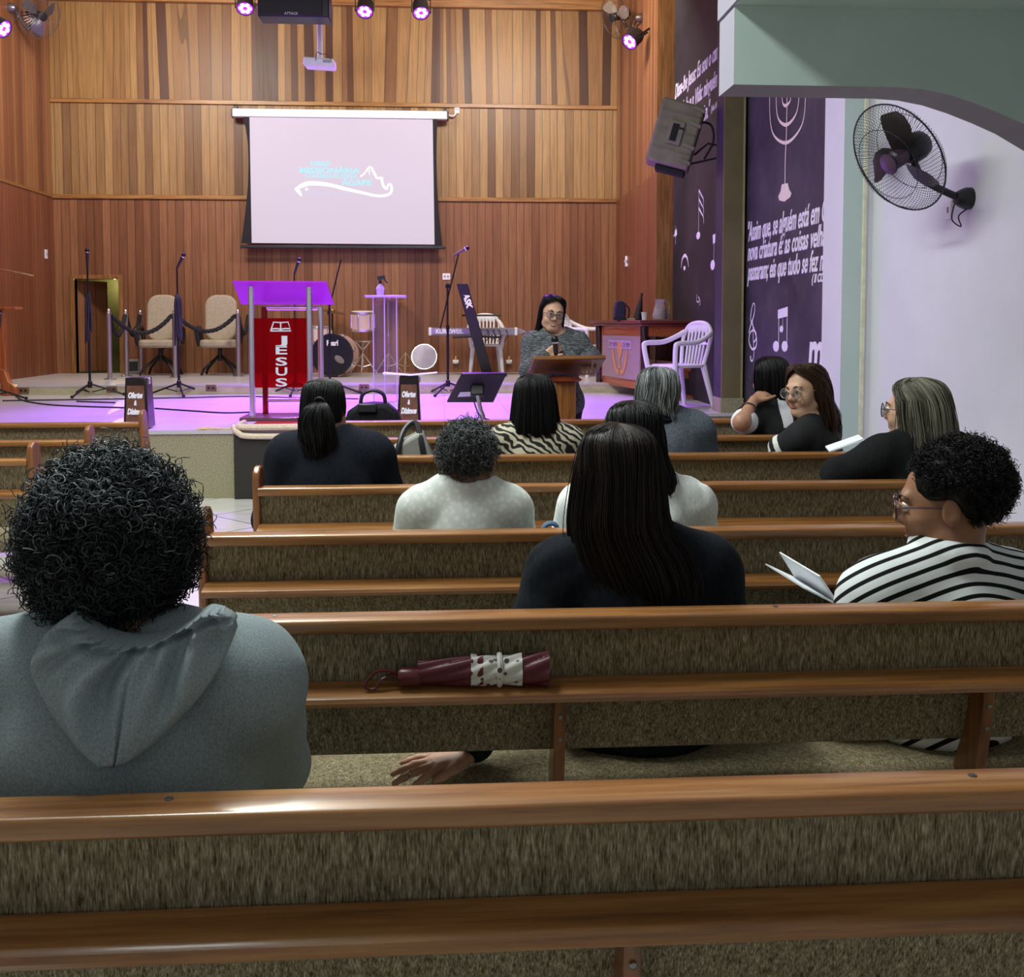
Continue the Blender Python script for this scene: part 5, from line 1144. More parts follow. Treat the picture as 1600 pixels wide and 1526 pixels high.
M_['hair_salt'] = hairmat('greying_hair', '#0a0a0b', '#8d9499'); M_['hair_grey'] = hairmat('grey_hair', '#2b2d30', '#a4a7a6'); M_['hair_ash'] = hairmat('ash_blonde_hair', '#2a2622', '#9d9886')
M_['lips'] = skin('lips', '#9a5a50'); M_['eyewhite'] = plain('eye_white', '#d8d0c8', 0.3, 0.03); M_['iris'] = plain('dark_iris', '#1d120c', 0.15)
M_['trousers'] = cloth('dark_trousers', '#15161b', '#22232a'); t = NT('lens_glass'); M_['lensglass'] = t.set(color='#dfe3e6', rough=0.03, trans=0.97, ior=1.05)

def head_prims(Mh, s, detail=True, k=1.0):
    """prims of a head; Mh maps head space (origin between the ears, facing +Y) to the body"""
    R = np.array(Mh.to_3x3())/s
    def w(p): return np.array(Mh @ Vector(p))
    def C_(a, b, ra, rb=None, k=0.012, sg=1): return c_(w(a), w(b), ra*s, (ra if rb is None else rb)*s, k*s, sg)
    def E_(c, r, k=0.015, sg=1): return e_(w(c), np.array(r)*s, k*s, R, sg)
    P = [E_((0, -0.015, 0.035), (0.077, 0.096, 0.085)), E_((0, 0.020, -0.025), (0.065, 0.074, 0.088), 0.03)]
    P += [C_((0, 0.03, -0.065), (0, 0.062, -0.098), 0.040, 0.022, 0.03)]
    for sx in (-1, 1):
        P += [E_((sx*0.036, 0.060, -0.040), (0.026, 0.026, 0.028), 0.025), C_((sx*0.05, 0.0, -0.07), (sx*0.02, 0.06, -0.10), 0.018, 0.015, 0.03)]
        P += [E_((sx*0.082, -0.010, -0.012), (0.010, 0.021, 0.033), 0.008)]+([E_((sx*0.093, -0.006, -0.008), (0.006, 0.012, 0.021), 0.004, -1)] if detail else [])
    if detail:
        P += [C_((-0.034, 0.083, 0.020), (0.034, 0.083, 0.020), 0.011, None, 0.02)]
        for sx in (-1, 1): P += [E_((sx*0.032, 0.104, 0.0), (0.019, 0.014, 0.012), 0.010, -1)]
        P += [C_((0, 0.090, 0.010), (0, 0.106, -0.030), 0.009, 0.0125, 0.012), C_((-0.013, 0.097, -0.036), (0.013, 0.097, -0.036), 0.0085, None, 0.008)]
        P += [C_((-0.017, 0.083, -0.062), (0.017, 0.083, -0.062), 0.0062, None, 0.008), C_((-0.014, 0.083, -0.071), (0.014, 0.083, -0.071), 0.0072, None, 0.008), C_((-0.02, 0.096, -0.0665), (0.02, 0.096, -0.0665), 0.0022, None, 0.003, -1)]
    return P
def hand_prims(wr, d, nrm, s=1.0, side=1, curl=(15, 20, 15), spread=8, thumb=(40, 20), k=0.006, fcurl=None):
    """hand: wr wrist point, d direction of the fingers, nrm back of the hand; side +1 puts the thumb at d x nrm"""
    d = Vector(d).normalized(); nz = Vector(nrm); nz = (nz-d*nz.dot(d)).normalized(); x = d.cross(nz)*side; wr = Vector(wr)
    P = []; L = [(0.082, 0.028), (0.088, 0.009), (0.084, -0.010), (0.074, -0.027)]; F = [(0.042, 0.026, 0.020), (0.046, 0.030, 0.022), (0.042, 0.028, 0.021), (0.034, 0.021, 0.019)]
    for i, ((pl, off), fl) in enumerate(zip(L, F)):
        kn = wr+d*pl*s+x*off*s; P.append(c_(wr+x*off*0.55*s+d*0.01*s, kn, 0.0135*s, 0.0105*s, 0.012))
        sp = (1.2-i*0.85)*rad(spread); dd = (d*math.cos(sp)+x*math.sin(sp)).normalized(); q = kn; r = 0.0094*s if i < 3 else 0.0082*s
        cu = curl if fcurl is None else fcurl[i]
        axr = dd.cross(nz)
        for j in range(3):
            dd = (Matrix.Rotation(-rad(cu[j]), 3, axr) @ dd).normalized(); q2 = q+dd*fl[j]*s
            P.append(c_(q, q2, r*(1-0.08*j), r*(0.92-0.08*j), k)); q = q2
    b = wr+d*0.022*s+x*0.026*s; td = (Matrix.Rotation(-rad(thumb[1]), 3, d) @ (d*math.cos(rad(thumb[0]))+x*math.sin(rad(thumb[0])))).normalized(); m = b+td*0.042*s
    P.append(c_(b, m, 0.0145*s, 0.0112*s, 0.012)); td2 = (td+d*0.5).normalized(); m2 = m+td2*0.03*s; P.append(c_(m, m2, 0.0108*s, 0.0098*s, k)); P.append(c_(m2, m2+(td2+d*0.3).normalized()*0.024*s, 0.0098*s, 0.0082*s, k))
    return P
class Person:
    def __init__(s, label, xy, rz, skin='skin_mid', group='people listening in the pews'):
        s.L = Vector((xy[0], xy[1], 0)); s.rz = rz; s.M = Matrix.Translation(s.L) @ Matrix.Rotation(rz, 4, 'Z'); s.Mi = s.M.inverted()
        s.label = label; s.skin = skin; s.group = group
    def px(s, a, b, Y): return s.Mi @ at(a, b, Y=Y)
    def build(s, head, hrot=(0, 0, 0), hs=1.0, sh=0.95, sw=0.17, f=1.0, seat=0.45, lean=0.0, arms=None, hands=(), h=0.007, detail=True, stand=False, top='cloth', top_k={}, pants='trousers', sleeve=1.0, infl=0.013, disp=0.004, dscale=11, pat=None, extra_top=(), knee=0.42, bust=0.0, neckr=0.066, neckz=0.03, cutz=None, thick=1.0, hips=None):
        head = Vector(head); s.hs = hs; s.head = head; nb = Vector((head.x*0.35, head.y*0.6-0.02, sh+0.01)); s.nb = nb; s.sh = sh; s.sw = sw
        s.Mh = Matrix.Translation(head) @ Euler(hrot).to_matrix().to_4x4() @ Matrix.Scale(hs, 4)
        ny = nb.y; torso = []; P = []
        hips = hips if hips else 0.165*f
        pz = seat+0.10 if not stand else 0.86
        pel = Vector((0, 0, pz)); mid = (pel+nb)/2; cy = pel.y+(ny-pel.y)*0.75
        torso += [e_(pel, (hips, 0.125*f*thick, 0.13), 0.05), e_((mid.x, mid.y+0.005, mid.z-0.03), (0.148*f, 0.112*f*thick, (nb.z-pz)*0.42), 0.07), e_((nb.x*0.8, cy, nb.z-0.16), (sw*0.98, 0.112*f*thick, 0.175), 0.07)]
        if bust: torso += [e_((sx*0.075+nb.x*0.8, cy+0.085*f*thick, nb.z-0.19), (0.075, 0.06+bust, 0.075), 0.05) for sx in (-1, 1)]
        torso += [c_((nb.x-sw, cy, sh-0.055), (nb.x+sw, cy, sh-0.055), 0.057*f, None, 0.05)]
        for sx in (-1, 1): torso += [c_((nb.x+sx*sw*0.72, cy-0.005, sh-0.02), (nb.x+sx*0.03, ny-0.01, sh+0.035), 0.048*f, 0.042, 0.05)]
        armp = []; arms = arms or {}
        s.wr = {}
        for sd, sx in (('L', -1), ('R', 1)):
            el, wr = arms.get(sd, (Vector((nb.x+sx*(sw+0.075), cy+0.04, sh-0.31)), Vector((nb.x+sx*(sw-0.06), cy+0.26, sh-0.38)))); el = Vector(el); wr = Vector(wr); sp = Vector((nb.x+sx*sw, cy, sh-0.055))
            armp.append((c_(sp, el, 0.055*f, 0.044*f, 0.04), c_(el, wr, 0.043*f, 0.026, 0.02), sp, el, wr)); s.wr[sd] = (sp, el, wr)
        legs = []
        if stand:
            for sx in (-1, 1): legs += [c_((sx*0.085, 0, 0.84), (sx*0.095, 0.01, 0.46), 0.085*f, 0.058, 0.04), c_((sx*0.095, 0.01, 0.46), (sx*0.095, -0.02, 0.09), 0.056, 0.038, 0.02), c_((sx*0.095, -0.03, 0.04), (sx*0.10, 0.12, 0.035), 0.04, 0.033, 0.03)]
        else:
            for sx in (-1, 1): legs += [c_((sx*0.09, 0.02, seat+0.085), (sx*0.11, knee, seat+0.065), 0.085*min(f, 1.15), 0.058, 0.04), c_((sx*0.11, knee, seat+0.06), (sx*0.11, knee+0.01, 0.09), 0.053, 0.038, 0.03), c_((sx*0.11, knee, 0.045), (sx*0.115, knee+0.13, 0.035), 0.04, 0.032, 0.03)]
        R = np.array(s.Mh.to_3x3())/hs
        neck = [c_(nb-Vector((0, 0, 0.04)), np.array(s.Mh @ Vector((0, -0.030, -0.05))), 0.056*hs, 0.053*hs, 0.03)]
        P = torso+[a for ap in armp for a in ap[:2]]+legs+neck+head_prims(s.Mh, hs, detail)+list(hands)
        D, lo, hh = field(P, h); V_, Q = nets(D, lo, hh); V_ = relax(V_, Q, 1, 0.4)
        o = mesh_np('person', V_, Q, s.skin, attrs=None); o.location = s.L; o.rotation_euler = (0, 0, s.rz); tag(o, s.label, 'person', s.group); s.o = o
        # clothing
        ln = lambda a, b, t: Vector(a).lerp(Vector(b), t)
        tp = list(torso)
        for (pa, pbm, sp, el, wr) in armp:
            tp.append(c_(sp, el, 0.060*f, 0.050*f, 0.04) if sleeve >= 0.5 else c_(sp, ln(sp, el, sleeve*2), 0.060*f, 0.056*f, 0.04))
            if sleeve >= 0.5: tp.append(c_(el, ln(el, wr, (sleeve-0.5)*2*0.93), 0.049*f, 0.034, 0.03))
        tp += list(extra_top); tp.append(e_((0, 0.0, pz-0.05), (hips*1.03, 0.13*f*thick, 0.12), 0.05))
        tp.append(dict(c_(nb+Vector((0, 0.015, neckz)), np.array(s.Mh @ Vector((0, -0.02, -0.05))), neckr-0.0+infl*0, neckr, 0.012), s=-1))
        seed = int(label_key(s.label)) % 1000
        def dsp(p):
            q = p*np.array([1.0, 1.0, 0.6]); n = vnoise(q+3.3, seed, dscale)+0.5*vnoise(q+7.1, seed+1, dscale*2.2)
            return (np.abs(n-0.75)*-2+0.5)*disp*2
        D, lo, hh = field(tp, h, infl, dsp if disp else None); s.topfield = (D, lo, hh); V_, Q = nets(D, lo, hh); V_ = relax(V_, Q, 2, 0.5)
        at_ = {'pat': pat(V_, s)} if pat else None
        s.top = mesh_np(top_k.get('name', 'top'), V_, Q, top, o, attrs=at_)
        D, lo, hh = field([dict(p) for p in legs[: (2 if not stand else 2)]+legs[3:5]]+[e_((0, 0.0, pz-0.03), (hips*0.98, 0.12*f*thick, 0.115), 0.05)], 0.012, 0.012); V_, Q = nets(D, lo, hh); V_ = relax(V_, Q, 1); mesh_np('trousers', V_, Q, pants, o)
        return s
    def hp(s, p): return s.Mh @ Vector(p)
    def face(s, brow='hair_dark', eyes=True, mouth=0.0, rough=False):
        for sx in (-1, 1):
            if eyes:
                mb = MB(); mb.ell(s.hp((sx*0.032, 0.0845, 0.0)), (0.0125*s.hs,)*3, 14, 10); e = obj('eye', mb, 'eyewhite', s.o)
                mb = MB(); mb.ell(s.hp((sx*0.032, 0.0925, -0.0005)), (0.0062*s.hs,)*3, 12, 8); obj('iris', mb, 'iris', e)
                mb = MB(); mb.tube(bez([s.hp((sx*0.016, 0.094, 0.0)), s.hp((sx*0.026, 0.0985, 0.0065)), s.hp((sx*0.038, 0.096, 0.0065)), s.hp((sx*0.049, 0.086, -0.001))], 4), 0.0030*s.hs, 6); obj('eyelid', mb, s.skin, e)
            mb = MB(); mb.tube(bez([s.hp((sx*0.014, 0.098, 0.018)), s.hp((sx*0.030, 0.0965, 0.027)), s.hp((sx*0.052, 0.078, 0.020))], 4), [0.0030*s.hs]*5+[0.002*s.hs]*4, 6, flat=None); obj('eyebrow', mb, plain('brow_'+brow, '#2b1d16', 0.8), s.o)
        up = mouth
        if up > 0.003:
            mb = MB(); mb.tube(bez([s.hp((-0.030, 0.072, -0.058)), s.hp((-0.016, 0.0875, -0.0645)), s.hp((0, 0.0915, -0.066)), s.hp((0.016, 0.0875, -0.0645)), s.hp((0.030, 0.072, -0.058))], 4), [0.0015]+[0.0034*s.hs]*15+[0.0015], 6)
            mb.tube(bez([s.hp((-0.029, 0.072, -0.0595)), s.hp((-0.014, 0.086, -0.077)), s.hp((0, 0.089, -0.081)), s.hp((0.014, 0.086, -0.077)), s.hp((0.029, 0.072, -0.0595))], 4), [0.0015]+[0.0042*s.hs]*15+[0.0015], 6); lp = obj('lips', mb, 'lips', s.o)
            mb = MB(); mb.tube(bez([s.hp((-0.024, 0.078, -0.063)), s.hp((-0.012, 0.0865, -0.069)), s.hp((0, 0.0895, -0.0715)), s.hp((0.012, 0.0865, -0.069)), s.hp((0.024, 0.078, -0.063))], 4), [0.001]+[0.0048*s.hs]*15+[0.001], 6); obj('teeth', mb, 'white', lp)
            return
        mb = MB(); mb.tube(bez([s.hp((-0.026, 0.079, -0.0665+up)), s.hp((-0.012, 0.0895, -0.064)), s.hp((0, 0.0905, -0.0655)), s.hp((0.012, 0.0895, -0.064)), s.hp((0.026, 0.079, -0.0665+up))], 4), [0.0015]+[0.0042*s.hs]*15+[0.0015], 6)
        mb.tube(bez([s.hp((-0.024, 0.079, -0.068+up)), s.hp((-0.010, 0.089, -0.0725)), s.hp((0.010, 0.089, -0.0725)), s.hp((0.024, 0.079, -0.068+up))], 4), [0.0015]+[0.0048*s.hs]*11+[0.0015], 6); lp = obj('lips', mb, 'lips', s.o)
    def glasses(s, mat, rx=0.027, rz=0.021, th=0.0016, drop=-0.004, lab=None):
        mb = MB(); y0 = 0.112
        for sx in (-1, 1):
            mb.tube([s.hp((sx*0.034+rx*math.cos(a)*(1 if True else 1), y0-0.35*abs(sx*0.034+rx*math.cos(a))**1.5, drop+rz*math.sin(a)*(1.0-0.12*math.cos(2*a)))) for a in [2*PI*k/24 for k in range(24)]], th*s.hs, 6, closed=True)
            mb.tube([s.hp((sx*(0.034+rx), y0-0.008, drop+0.006)), s.hp((sx*0.076, 0.075, drop+0.008)), s.hp((sx*0.083, 0.0, drop+0.004)), s.hp((sx*0.082, -0.025, drop-0.016))], th*s.hs*1.2, 6)
        mb.tube([s.hp((-0.008, y0, drop+0.004)), s.hp((0, y0+0.003, drop+0.007)), s.hp((0.008, y0, drop+0.004))], th*s.hs*1.1, 6)
        g = obj('glasses', mb, mat, s.o, label=lab)
        for sx in (-1, 1):
            mb = MB(); mb.M = s.Mh; mb.ell((sx*0.034, y0-0.003, drop), (rx*0.98, 0.0008, rz*0.98), 20, 8, (0, 0, -sx*0.12)); obj('lens', mb, 'lensglass', g)
    # ---- hair
    def _w(s, P): 
        A = np.array(s.Mh); return P @ A[:3, :3].T+A[:3, 3]
    def hair_base(s, prims, h=0.007, nz=0.004, nscale=28, seed=3, shade=0.1):
        D, lo, hh = field(prims, h, 0, (lambda p: (vnoise(p+5, seed, nscale)-0.5)*2*nz) if nz else None); V_, Q = nets(D, lo, hh); V_ = relax(V_, Q, 1)
        return V_, Q, shade
    def curly(s, name, mat, c, r, n=2000, curl=0.009, length=0.05, turns=1.6, tr=0.0011, front=0.35, seed=1, grey=None, bottom=-0.75, out=0.5, K=14, base_in=0.93, lum=(0.05, 0.45), sides=3, bnoise=0.005, mask=None, cut=()):
        rs = np.random.RandomState(seed); c = np.array(c, float); r = np.array(r, float); U = rs.normal(size=(n*4, 3)); U /= np.linalg.norm(U, axis=1)[:, None]
        ok = (U[:, 2] > bottom) & ~((U[:, 1] > front) & (U[:, 2] < 0.35)); ok = ok & ~mask(U) if mask is not None else ok; U = U[ok][:n]; n = len(U)
        root = c+U*r*(rs.uniform(0.93, 1.02, n)[:, None]); nr = U/r; nr /= np.linalg.norm(nr, axis=1)[:, None]
        ax = nr*out+np.array([0, 0, -0.55])+rs.normal(size=(n, 3))*0.45; ax /= np.linalg.norm(ax, axis=1)[:, None]
        u = np.cross(ax, rs.normal(size=(n, 3))); u /= np.linalg.norm(u, axis=1)[:, None]; w_ = np.cross(ax, u)
        t = np.linspace(0, 1, K)[None, :, None]; R = (curl*rs.uniform(0.6, 1.3, n))[:, None, None]; ph = rs.uniform(0, 6.28, n)[:, None, None]; L = (length*rs.uniform(0.5, 1.2, n))[:, None, None]; tn = (turns*rs.uniform(0.7, 1.3, n)*rs.choice([-1, 1], n))[:, None, None]
        P = root[:, None, :]+ax[:, None, :]*L*t+(u[:, None, :]*np.cos(ph+2*PI*tn*t)+w_[:, None, :]*np.sin(ph+2*PI*tn*t)-u[:, None, :]*np.cos(ph)-w_[:, None, :]*np.sin(ph))*R
        hd = np.clip((U[:, 2]+1)/2, 0, 1); sh = rs.uniform(lum[0], lum[1], n)
        if grey is not None: sh = sh*grey(U, rs)
        P = s._w(P.reshape(-1, 3)).reshape(n, K, 3)
        V_, Q = tubes(P, tr*s.hs*np.linspace(1.1, 0.6, K)[None, :], sides); parts = [(V_, Q, np.repeat(sh, K*sides))]
        Rm = np.array(s.Mh.to_3x3())/s.hs
        bp = [e_(np.array(s.hp(c)), r*base_in*s.hs, 0.02, Rm), dict(e_(np.array(s.hp((0, c[1]+r[1]*0.95+0.02, -0.035))), np.array((0.075, 0.075, 0.085))*s.hs, 0.02, Rm), s=-1)]
        bp += [dict(e_(np.array(s.hp(cc)), np.array(cr)*s.hs, 0.015, Rm), s=-1) for cc, cr in cut]
        parts.append(s.hair_base(bp, 0.006, bnoise, 40, seed, 0.0)); V_, Q, A = join(parts)
        return mesh_np(name, V_, Q, mat, s.o, attrs={'shade': A})
    def straight(s, name, mat, levels, n=1200, K=18, tr=0.0016, jit=0.006, open_top=0.0, open_=60, t_open=(0.15, 0.4), depth=(0.86, 1.0), end_jit=0.06, seed=1, lum=(0.1, 0.9), clump=22, wave=0.0, waves=3.0, part_x=0.0, base=True, sides=3, flip=0.0, hl=None, shell=0.93, fc=90, tiltseam=0):
        """levels: (z, cx, cy, a, b) from the crown to the ends in head space; strands follow the meridians"""
        rs = np.random.RandomState(seed); Lv = np.array(levels, float); m = len(Lv); tt = np.linspace(0, 1, m)
        def prof(t): 
            q = np.clip(t, 0, 1)*(m-1); i = np.minimum(q.astype(int), m-2); f = (q-i)[..., None]
            p0 = Lv[np.maximum(i-1, 0)]; p1 = Lv[i]; p2 = Lv[i+1]; p3 = Lv[np.minimum(i+2, m-1)]
            return 0.5*(2*p1+(p2-p0)*f+(2*p0-5*p1+4*p2-p3)*f*f+(3*p1-p0-3*p2+p3)*f**3)
        def pos(u, t, d):
            p = prof(t); op = np.radians(open_top+(open_-open_top)*np.clip((t-t_open[0])/(t_open[1]-t_open[0]), 0, 1)); th = np.radians(fc)+op+u*(2*PI-2*op)
            a = np.maximum(p[..., 3], 0)*d; b = np.maximum(p[..., 4], 0)*d
            return np.stack([p[..., 1]+a*np.cos(th), p[..., 2]+b*np.sin(th), p[..., 0]], -1)
        u = rs.rand(n); d = rs.uniform(depth[0], depth[1], n); te = 1-np.abs(rs.normal(size=n))*end_jit; t0 = rs.uniform(0, 0.10, n)
        t = t0[:, None]+(te-t0)[:, None]*np.linspace(0, 1, K)[None, :]
        cl = np.floor(u*clump); off = rs.normal(size=(int(clump)+1, 3))*jit; ph = rs.uniform(0, 6.28, int(clump)+1)
        uu = u[:, None]+rs.normal(size=(n, 1))*0.012*t; P = pos(np.broadcast_to(uu, t.shape), t, np.broadcast_to(d[:, None], t.shape))
        P = P+off[cl.astype(int)][:, None, :]*t[..., None]+rs.normal(size=(n, 1, 3))*jit*0.8*t[..., None]
        if wave: P[..., 0] += wave*np.sin(ph[cl.astype(int)][:, None]+waves*2*PI*t+u[:, None]*9)*t; P[..., 1] += wave*np.cos(1+ph[cl.astype(int)][:, None]+waves*2*PI*t)*t
        P[..., 2] += 0
        sh = rs.uniform(lum[0], lum[1], n)*(0.55+0.45*rs.rand(int(clump)+1)[cl.astype(int)])
        if hl is not None: sh = hl(u, sh, rs)
        P = s._w(P.reshape(-1, 3)).reshape(n, K, 3); V_, Q = tubes(P, tr*s.hs*np.concatenate([np.full(K-3, 1.0), [0.9, 0.75, 0.4]])[None, :], sides); parts = [(V_, Q, np.repeat(sh, K*sides))]
        if base:
            nu, nt = 48, 30; g_u = np.linspace(0, 1, nu)[None, :]*np.ones((nt, 1)); g_t = np.linspace(0.0, 0.97, nt)[:, None]*np.ones((1, nu))
            for dd in (shell, shell-0.10):
                G = s._w(pos(g_u, g_t, np.full(g_u.shape, dd)).reshape(-1, 3)); idx = np.arange(nu*nt).reshape(nt, nu)
                parts.append((G, np.stack([idx[:-1, :-1], idx[:-1, 1:], idx[1:, 1:], idx[1:, :-1]], -1).reshape(-1, 4), lum[0]*0.6))
        V_, Q, A = join(parts); return mesh_np(name, V_, Q, mat, s.o, attrs={'shade': A})
def label_key(l): return sum(ord(ch)*(i+1) for i, ch in enumerate(l)).__str__()
# ------------------------------------------------------------------ the people
VV = Vector
DY = 0.25
def head_at(p, px, py, Y): return p.px(px, py, Y)
# P1: grey hoodie, curly hair (nearest)
M_['hoodie'] = cloth('grey_hoodie', '#7a8588', '#929da0', 420, 0.95, 0.25)
Y = PEWY['F']+0.29; x = at(185, 1100, Y=Y).x
p = Person('person with dark curly hair in a grey hoodie, nearest the camera at left', (x, Y), 0, 'skin_mid'); P1 = p
hd = p.px(178, 838, Y+0.0); shz = p.px(425, 990, Y-0.03).z-0.024
swx = p.px(480, 1080, Y-0.02).x; hpx = p.px(428, 1225, Y-0.05).x
p.build(hd, (rad(4), 0, 0), 1.04, sh=shz, sw=swx-0.088, f=1.16, thick=1.08, h=0.0065, top='hoodie', top_k={'name': 'hoodie'}, disp=0.003, dscale=8, infl=0.014, detail=False, hips=hpx-0.02, neckr=0.07, arms={'R': (p.px(412, 1195, Y+0.17), p.px(360, 1210, Y+0.40))})
p.curly('hair', 'hair_salt', (0, -0.018, 0.008), (0.109, 0.110, 0.119), n=6500, curl=0.0075, length=0.034, tr=0.00115, seed=3, K=16, bottom=-0.97, base_in=0.97, front=0.75, out=0.15, lum=(0.0, 0.13),
        grey=lambda U, rs: np.where((U[:, 2]+0.25*rs.normal(size=len(U)) > 0.40), rs.uniform(1.5, 7.0, len(U)), rs.uniform(0.4, 1.3, len(U))))
# the hood lying on the back
def hood(p, outL, outR, top, Yb, thick=0.04, mat='hoodie', nu=90, nv=70):
    D, lo, hh = p.topfield
    def back(x, z):
        i = np.clip(((x-lo[0])/hh).round().astype(int), 0, D.shape[0]-1); k = np.clip(((z-lo[2])/hh).round().astype(int), 0, D.shape[2]-1)
        col = D[i, :, k]; ins = col < 0; j = ins.argmax(1); none = ~ins.any(1); d1 = col[np.arange(len(j)), j]; d0 = col[np.arange(len(j)), np.maximum(j-1, 0)]
        y = lo[1]+(j-1+d0/np.maximum(d0-d1, 1e-6))*hh; y[none] = np.nan; return y
    def cv(pts, t): 
        P = np.array([(p.px(a, b, Yb).x, p.px(a, b, Yb).z) for a, b in pts]); q = t*(len(P)-1); i = np.minimum(q.astype(int), len(P)-2); f = (q-i)[:, None]
        p0 = P[np.maximum(i-1, 0)]; p1 = P[i]; p2 = P[i+1]; p3 = P[np.minimum(i+2, len(P)-1)]
        return 0.5*(2*p1+(p2-p0)*f+(2*p0-5*p1+4*p2-p3)*f*f+(3*p1-p0-3*p2+p3)*f**3)
    v = np.linspace(0, 1, nv); Lc, Rc = cv(outL, v), cv(outR, v); u = np.linspace(0, 1, nu); Tc = cv(top, u)
    UU, VV2 = np.meshgrid(u, v); X = Lc[:, None, 0]*(1-UU)+Rc[:, None, 0]*UU; Z = Lc[:, None, 1]*(1-UU)+Rc[:, None, 1]*UU
    fade = (1-VV2)**1.6; base0 = Lc[0, 1]*(1-u)+Rc[0, 1]*u; Z += (Tc[:, 1]-base0)[None, :]*fade; basex = Lc[0, 0]*(1-u)+Rc[0, 0]*u; X += (Tc[:, 0]-basex)[None, :]*fade
    y = back(X.ravel(), Z.ravel()).reshape(X.shape)
    for r in range(nv):
        row = y[r]; g = ~np.isnan(row)
        if g.any(): y[r] = np.interp(u, u[g], row[g])
        elif r: y[r] = y[r-1]
    for r in range(nv-2, -1, -1):
        if np.isnan(y[r]).any(): y[r] = y[r+1]
    ymin = np.minimum.accumulate(y[::-1], 0)[::-1]; y = y*0.5+ymin*0.5
    for _ in range(3): y[1:-1, 1:-1] = (y[1:-1, 1:-1]+y[:-2, 1:-1]+y[2:, 1:-1]+y[1:-1, :-2]+y[1:-1, 2:])/5
    e = np.minimum(np.minimum(UU, 1-UU)*4.5, 1); eb = np.minimum((1-VV2)*6, 1); ed = np.sqrt(np.clip(e*eb, 0, 1))
    s_ = (UU-0.53); ph = s_/(0.25+VV2*0.45)
    fold = 0.009*np.sin(ph*26)*np.exp(-VV2*9)+0.014*np.sin(ph*9+0.6)*np.exp(-((VV2-0.38)/0.28)**2)+0.009*np.sin(ph*15+1.7+VV2*3)*np.exp(-((VV2-0.3)/0.22)**2)
    seam = -0.010*np.exp(-(s_/(0.012))**2)*np.clip(VV2*3-0.2, 0, 1)*np.clip((0.99-VV2)*9, 0, 1)
    coll = 0.010*np.exp(-((VV2-0.035)/0.03)**2)-0.008*np.exp(-((VV2-0.12)/0.03)**2)
    T = 0.010+thick*ed*(0.75+0.25*np.sin(PI*np.clip(VV2*1.1, 0, 1)))+(fold+seam+coll)*np.clip(ed*1.3, 0, 1)
    Yy = y-T; V0 = np.stack([X, Yy, Z], -1); bk = np.stack([X, y+0.012, Z], -1)
    G = np.concatenate([bk[:, :1], V0, bk[:, -1:]], 1); G = np.concatenate([np.concatenate([bk[:1, :1], bk[:1], bk[:1, -1:]], 1), G, np.concatenate([bk[-1:, :1], bk[-1:], bk[-1:, -1:]], 1)], 0)
    idx = np.arange(G.shape[0]*G.shape[1]).reshape(G.shape[:2]); Q = np.stack([idx[:-1, :-1], idx[:-1, 1:], idx[1:, 1:], idx[1:, :-1]], -1).reshape(-1, 4)
    return mesh_np('hood', G.reshape(-1, 3), Q, mat, p.top)
hood(p, [(100, 968), (58, 1000), (38, 1045), (60, 1095), (105, 1145), (150, 1178), (184, 1191)], [(335, 972), (352, 992), (343, 1035), (316, 1085), (272, 1135), (225, 1175), (184, 1191)], [(100, 968), (130, 990), (165, 1006), (205, 1012), (245, 1006), (285, 985), (310, 968), (335, 972)], Y-0.17)

M_['hair_long'] = hairmat('very_dark_brown_hair', '#0c0807', '#33241f', 0.38)
# P2: long dark hair, navy jacket
M_['navy'] = cloth('navy_jacket', '#080b12', '#10161f', 90, 0.92, 0.3)
Y = PEWY['E']+0.30; x = at(1000, 900, Y=Y).x
p = Person('person with very long straight dark hair in a navy jacket', (x, Y), 0, 'skin_mid'); P2 = p
hd = p.px(965, 748, Y+0.0); shz = p.px(900, 850, Y).z-0.01
wr = p.Mi @ (at(738, 1187, Z=0.475)+VV((0, 0.01, 0))); wr.y = p.Mi.translation.y+wr.y*0+ (at(738, 1187, Z=0.475).y+0.02)
wr = p.Mi @ VV((at(735, 1186, Z=0.468).x, at(735, 1186, Z=0.468).y+0.038, 0.470)); el = VV((wr.x+0.16, wr.y+0.10, 0.72))
hp_ = hand_prims(wr, (-1, -0.42, -0.10), (0, -0.05, 1), 1.0, -1, spread=17, fcurl=[(4, 8, 6), (2, 6, 4), (2, 8, 6), (2, 10, 6)], thumb=(30, 10))
p.build(hd, (rad(2), 0, 0), 1.0, sh=shz, sw=0.178, f=1.03, arms={'L': (el, wr)}, hands=hp_, h=0.0055, top='navy', top_k={'name': 'jacket'}, disp=0.004, dscale=9, detail=False, hips=0.19)
p.straight('hair', 'hair_long', [(0.132, 0.0, -0.01, 0.002, 0.002), (0.124, 0.0, -0.012, 0.048, 0.055), (0.098, 0.0, -0.014, 0.080, 0.095), (0.04, 0, -0.015, 0.096, 0.112), (-0.03, -0.002, -0.02, 0.105, 0.112), (-0.10, 0.0, -0.04, 0.112, 0.095), (-0.17, 0.030, -0.065, 0.125, 0.075), (-0.24, 0.055, -0.085, 0.115, 0.055), (-0.30, 0.055, -0.095, 0.085, 0.035)],
           n=3400, K=22, tr=0.0012, jit=0.008, open_=62, end_jit=0.09, seed=5, lum=(0.05, 0.75), clump=40)
mb = MB(); q = hp_[6]; mb.tube([VV(q['a']).lerp(VV(q['b']), 0.45)+VV((0, math.cos(a)*0.0105, math.sin(a)*0.0105)) for a in [2*PI*k/16 for k in range(16)]], 0.0014, 6, closed=True); obj('ring', mb, plain('silver_ring', '#c9c4b8', 0.2, metal=1.0), p.o, label='thin silver ring')
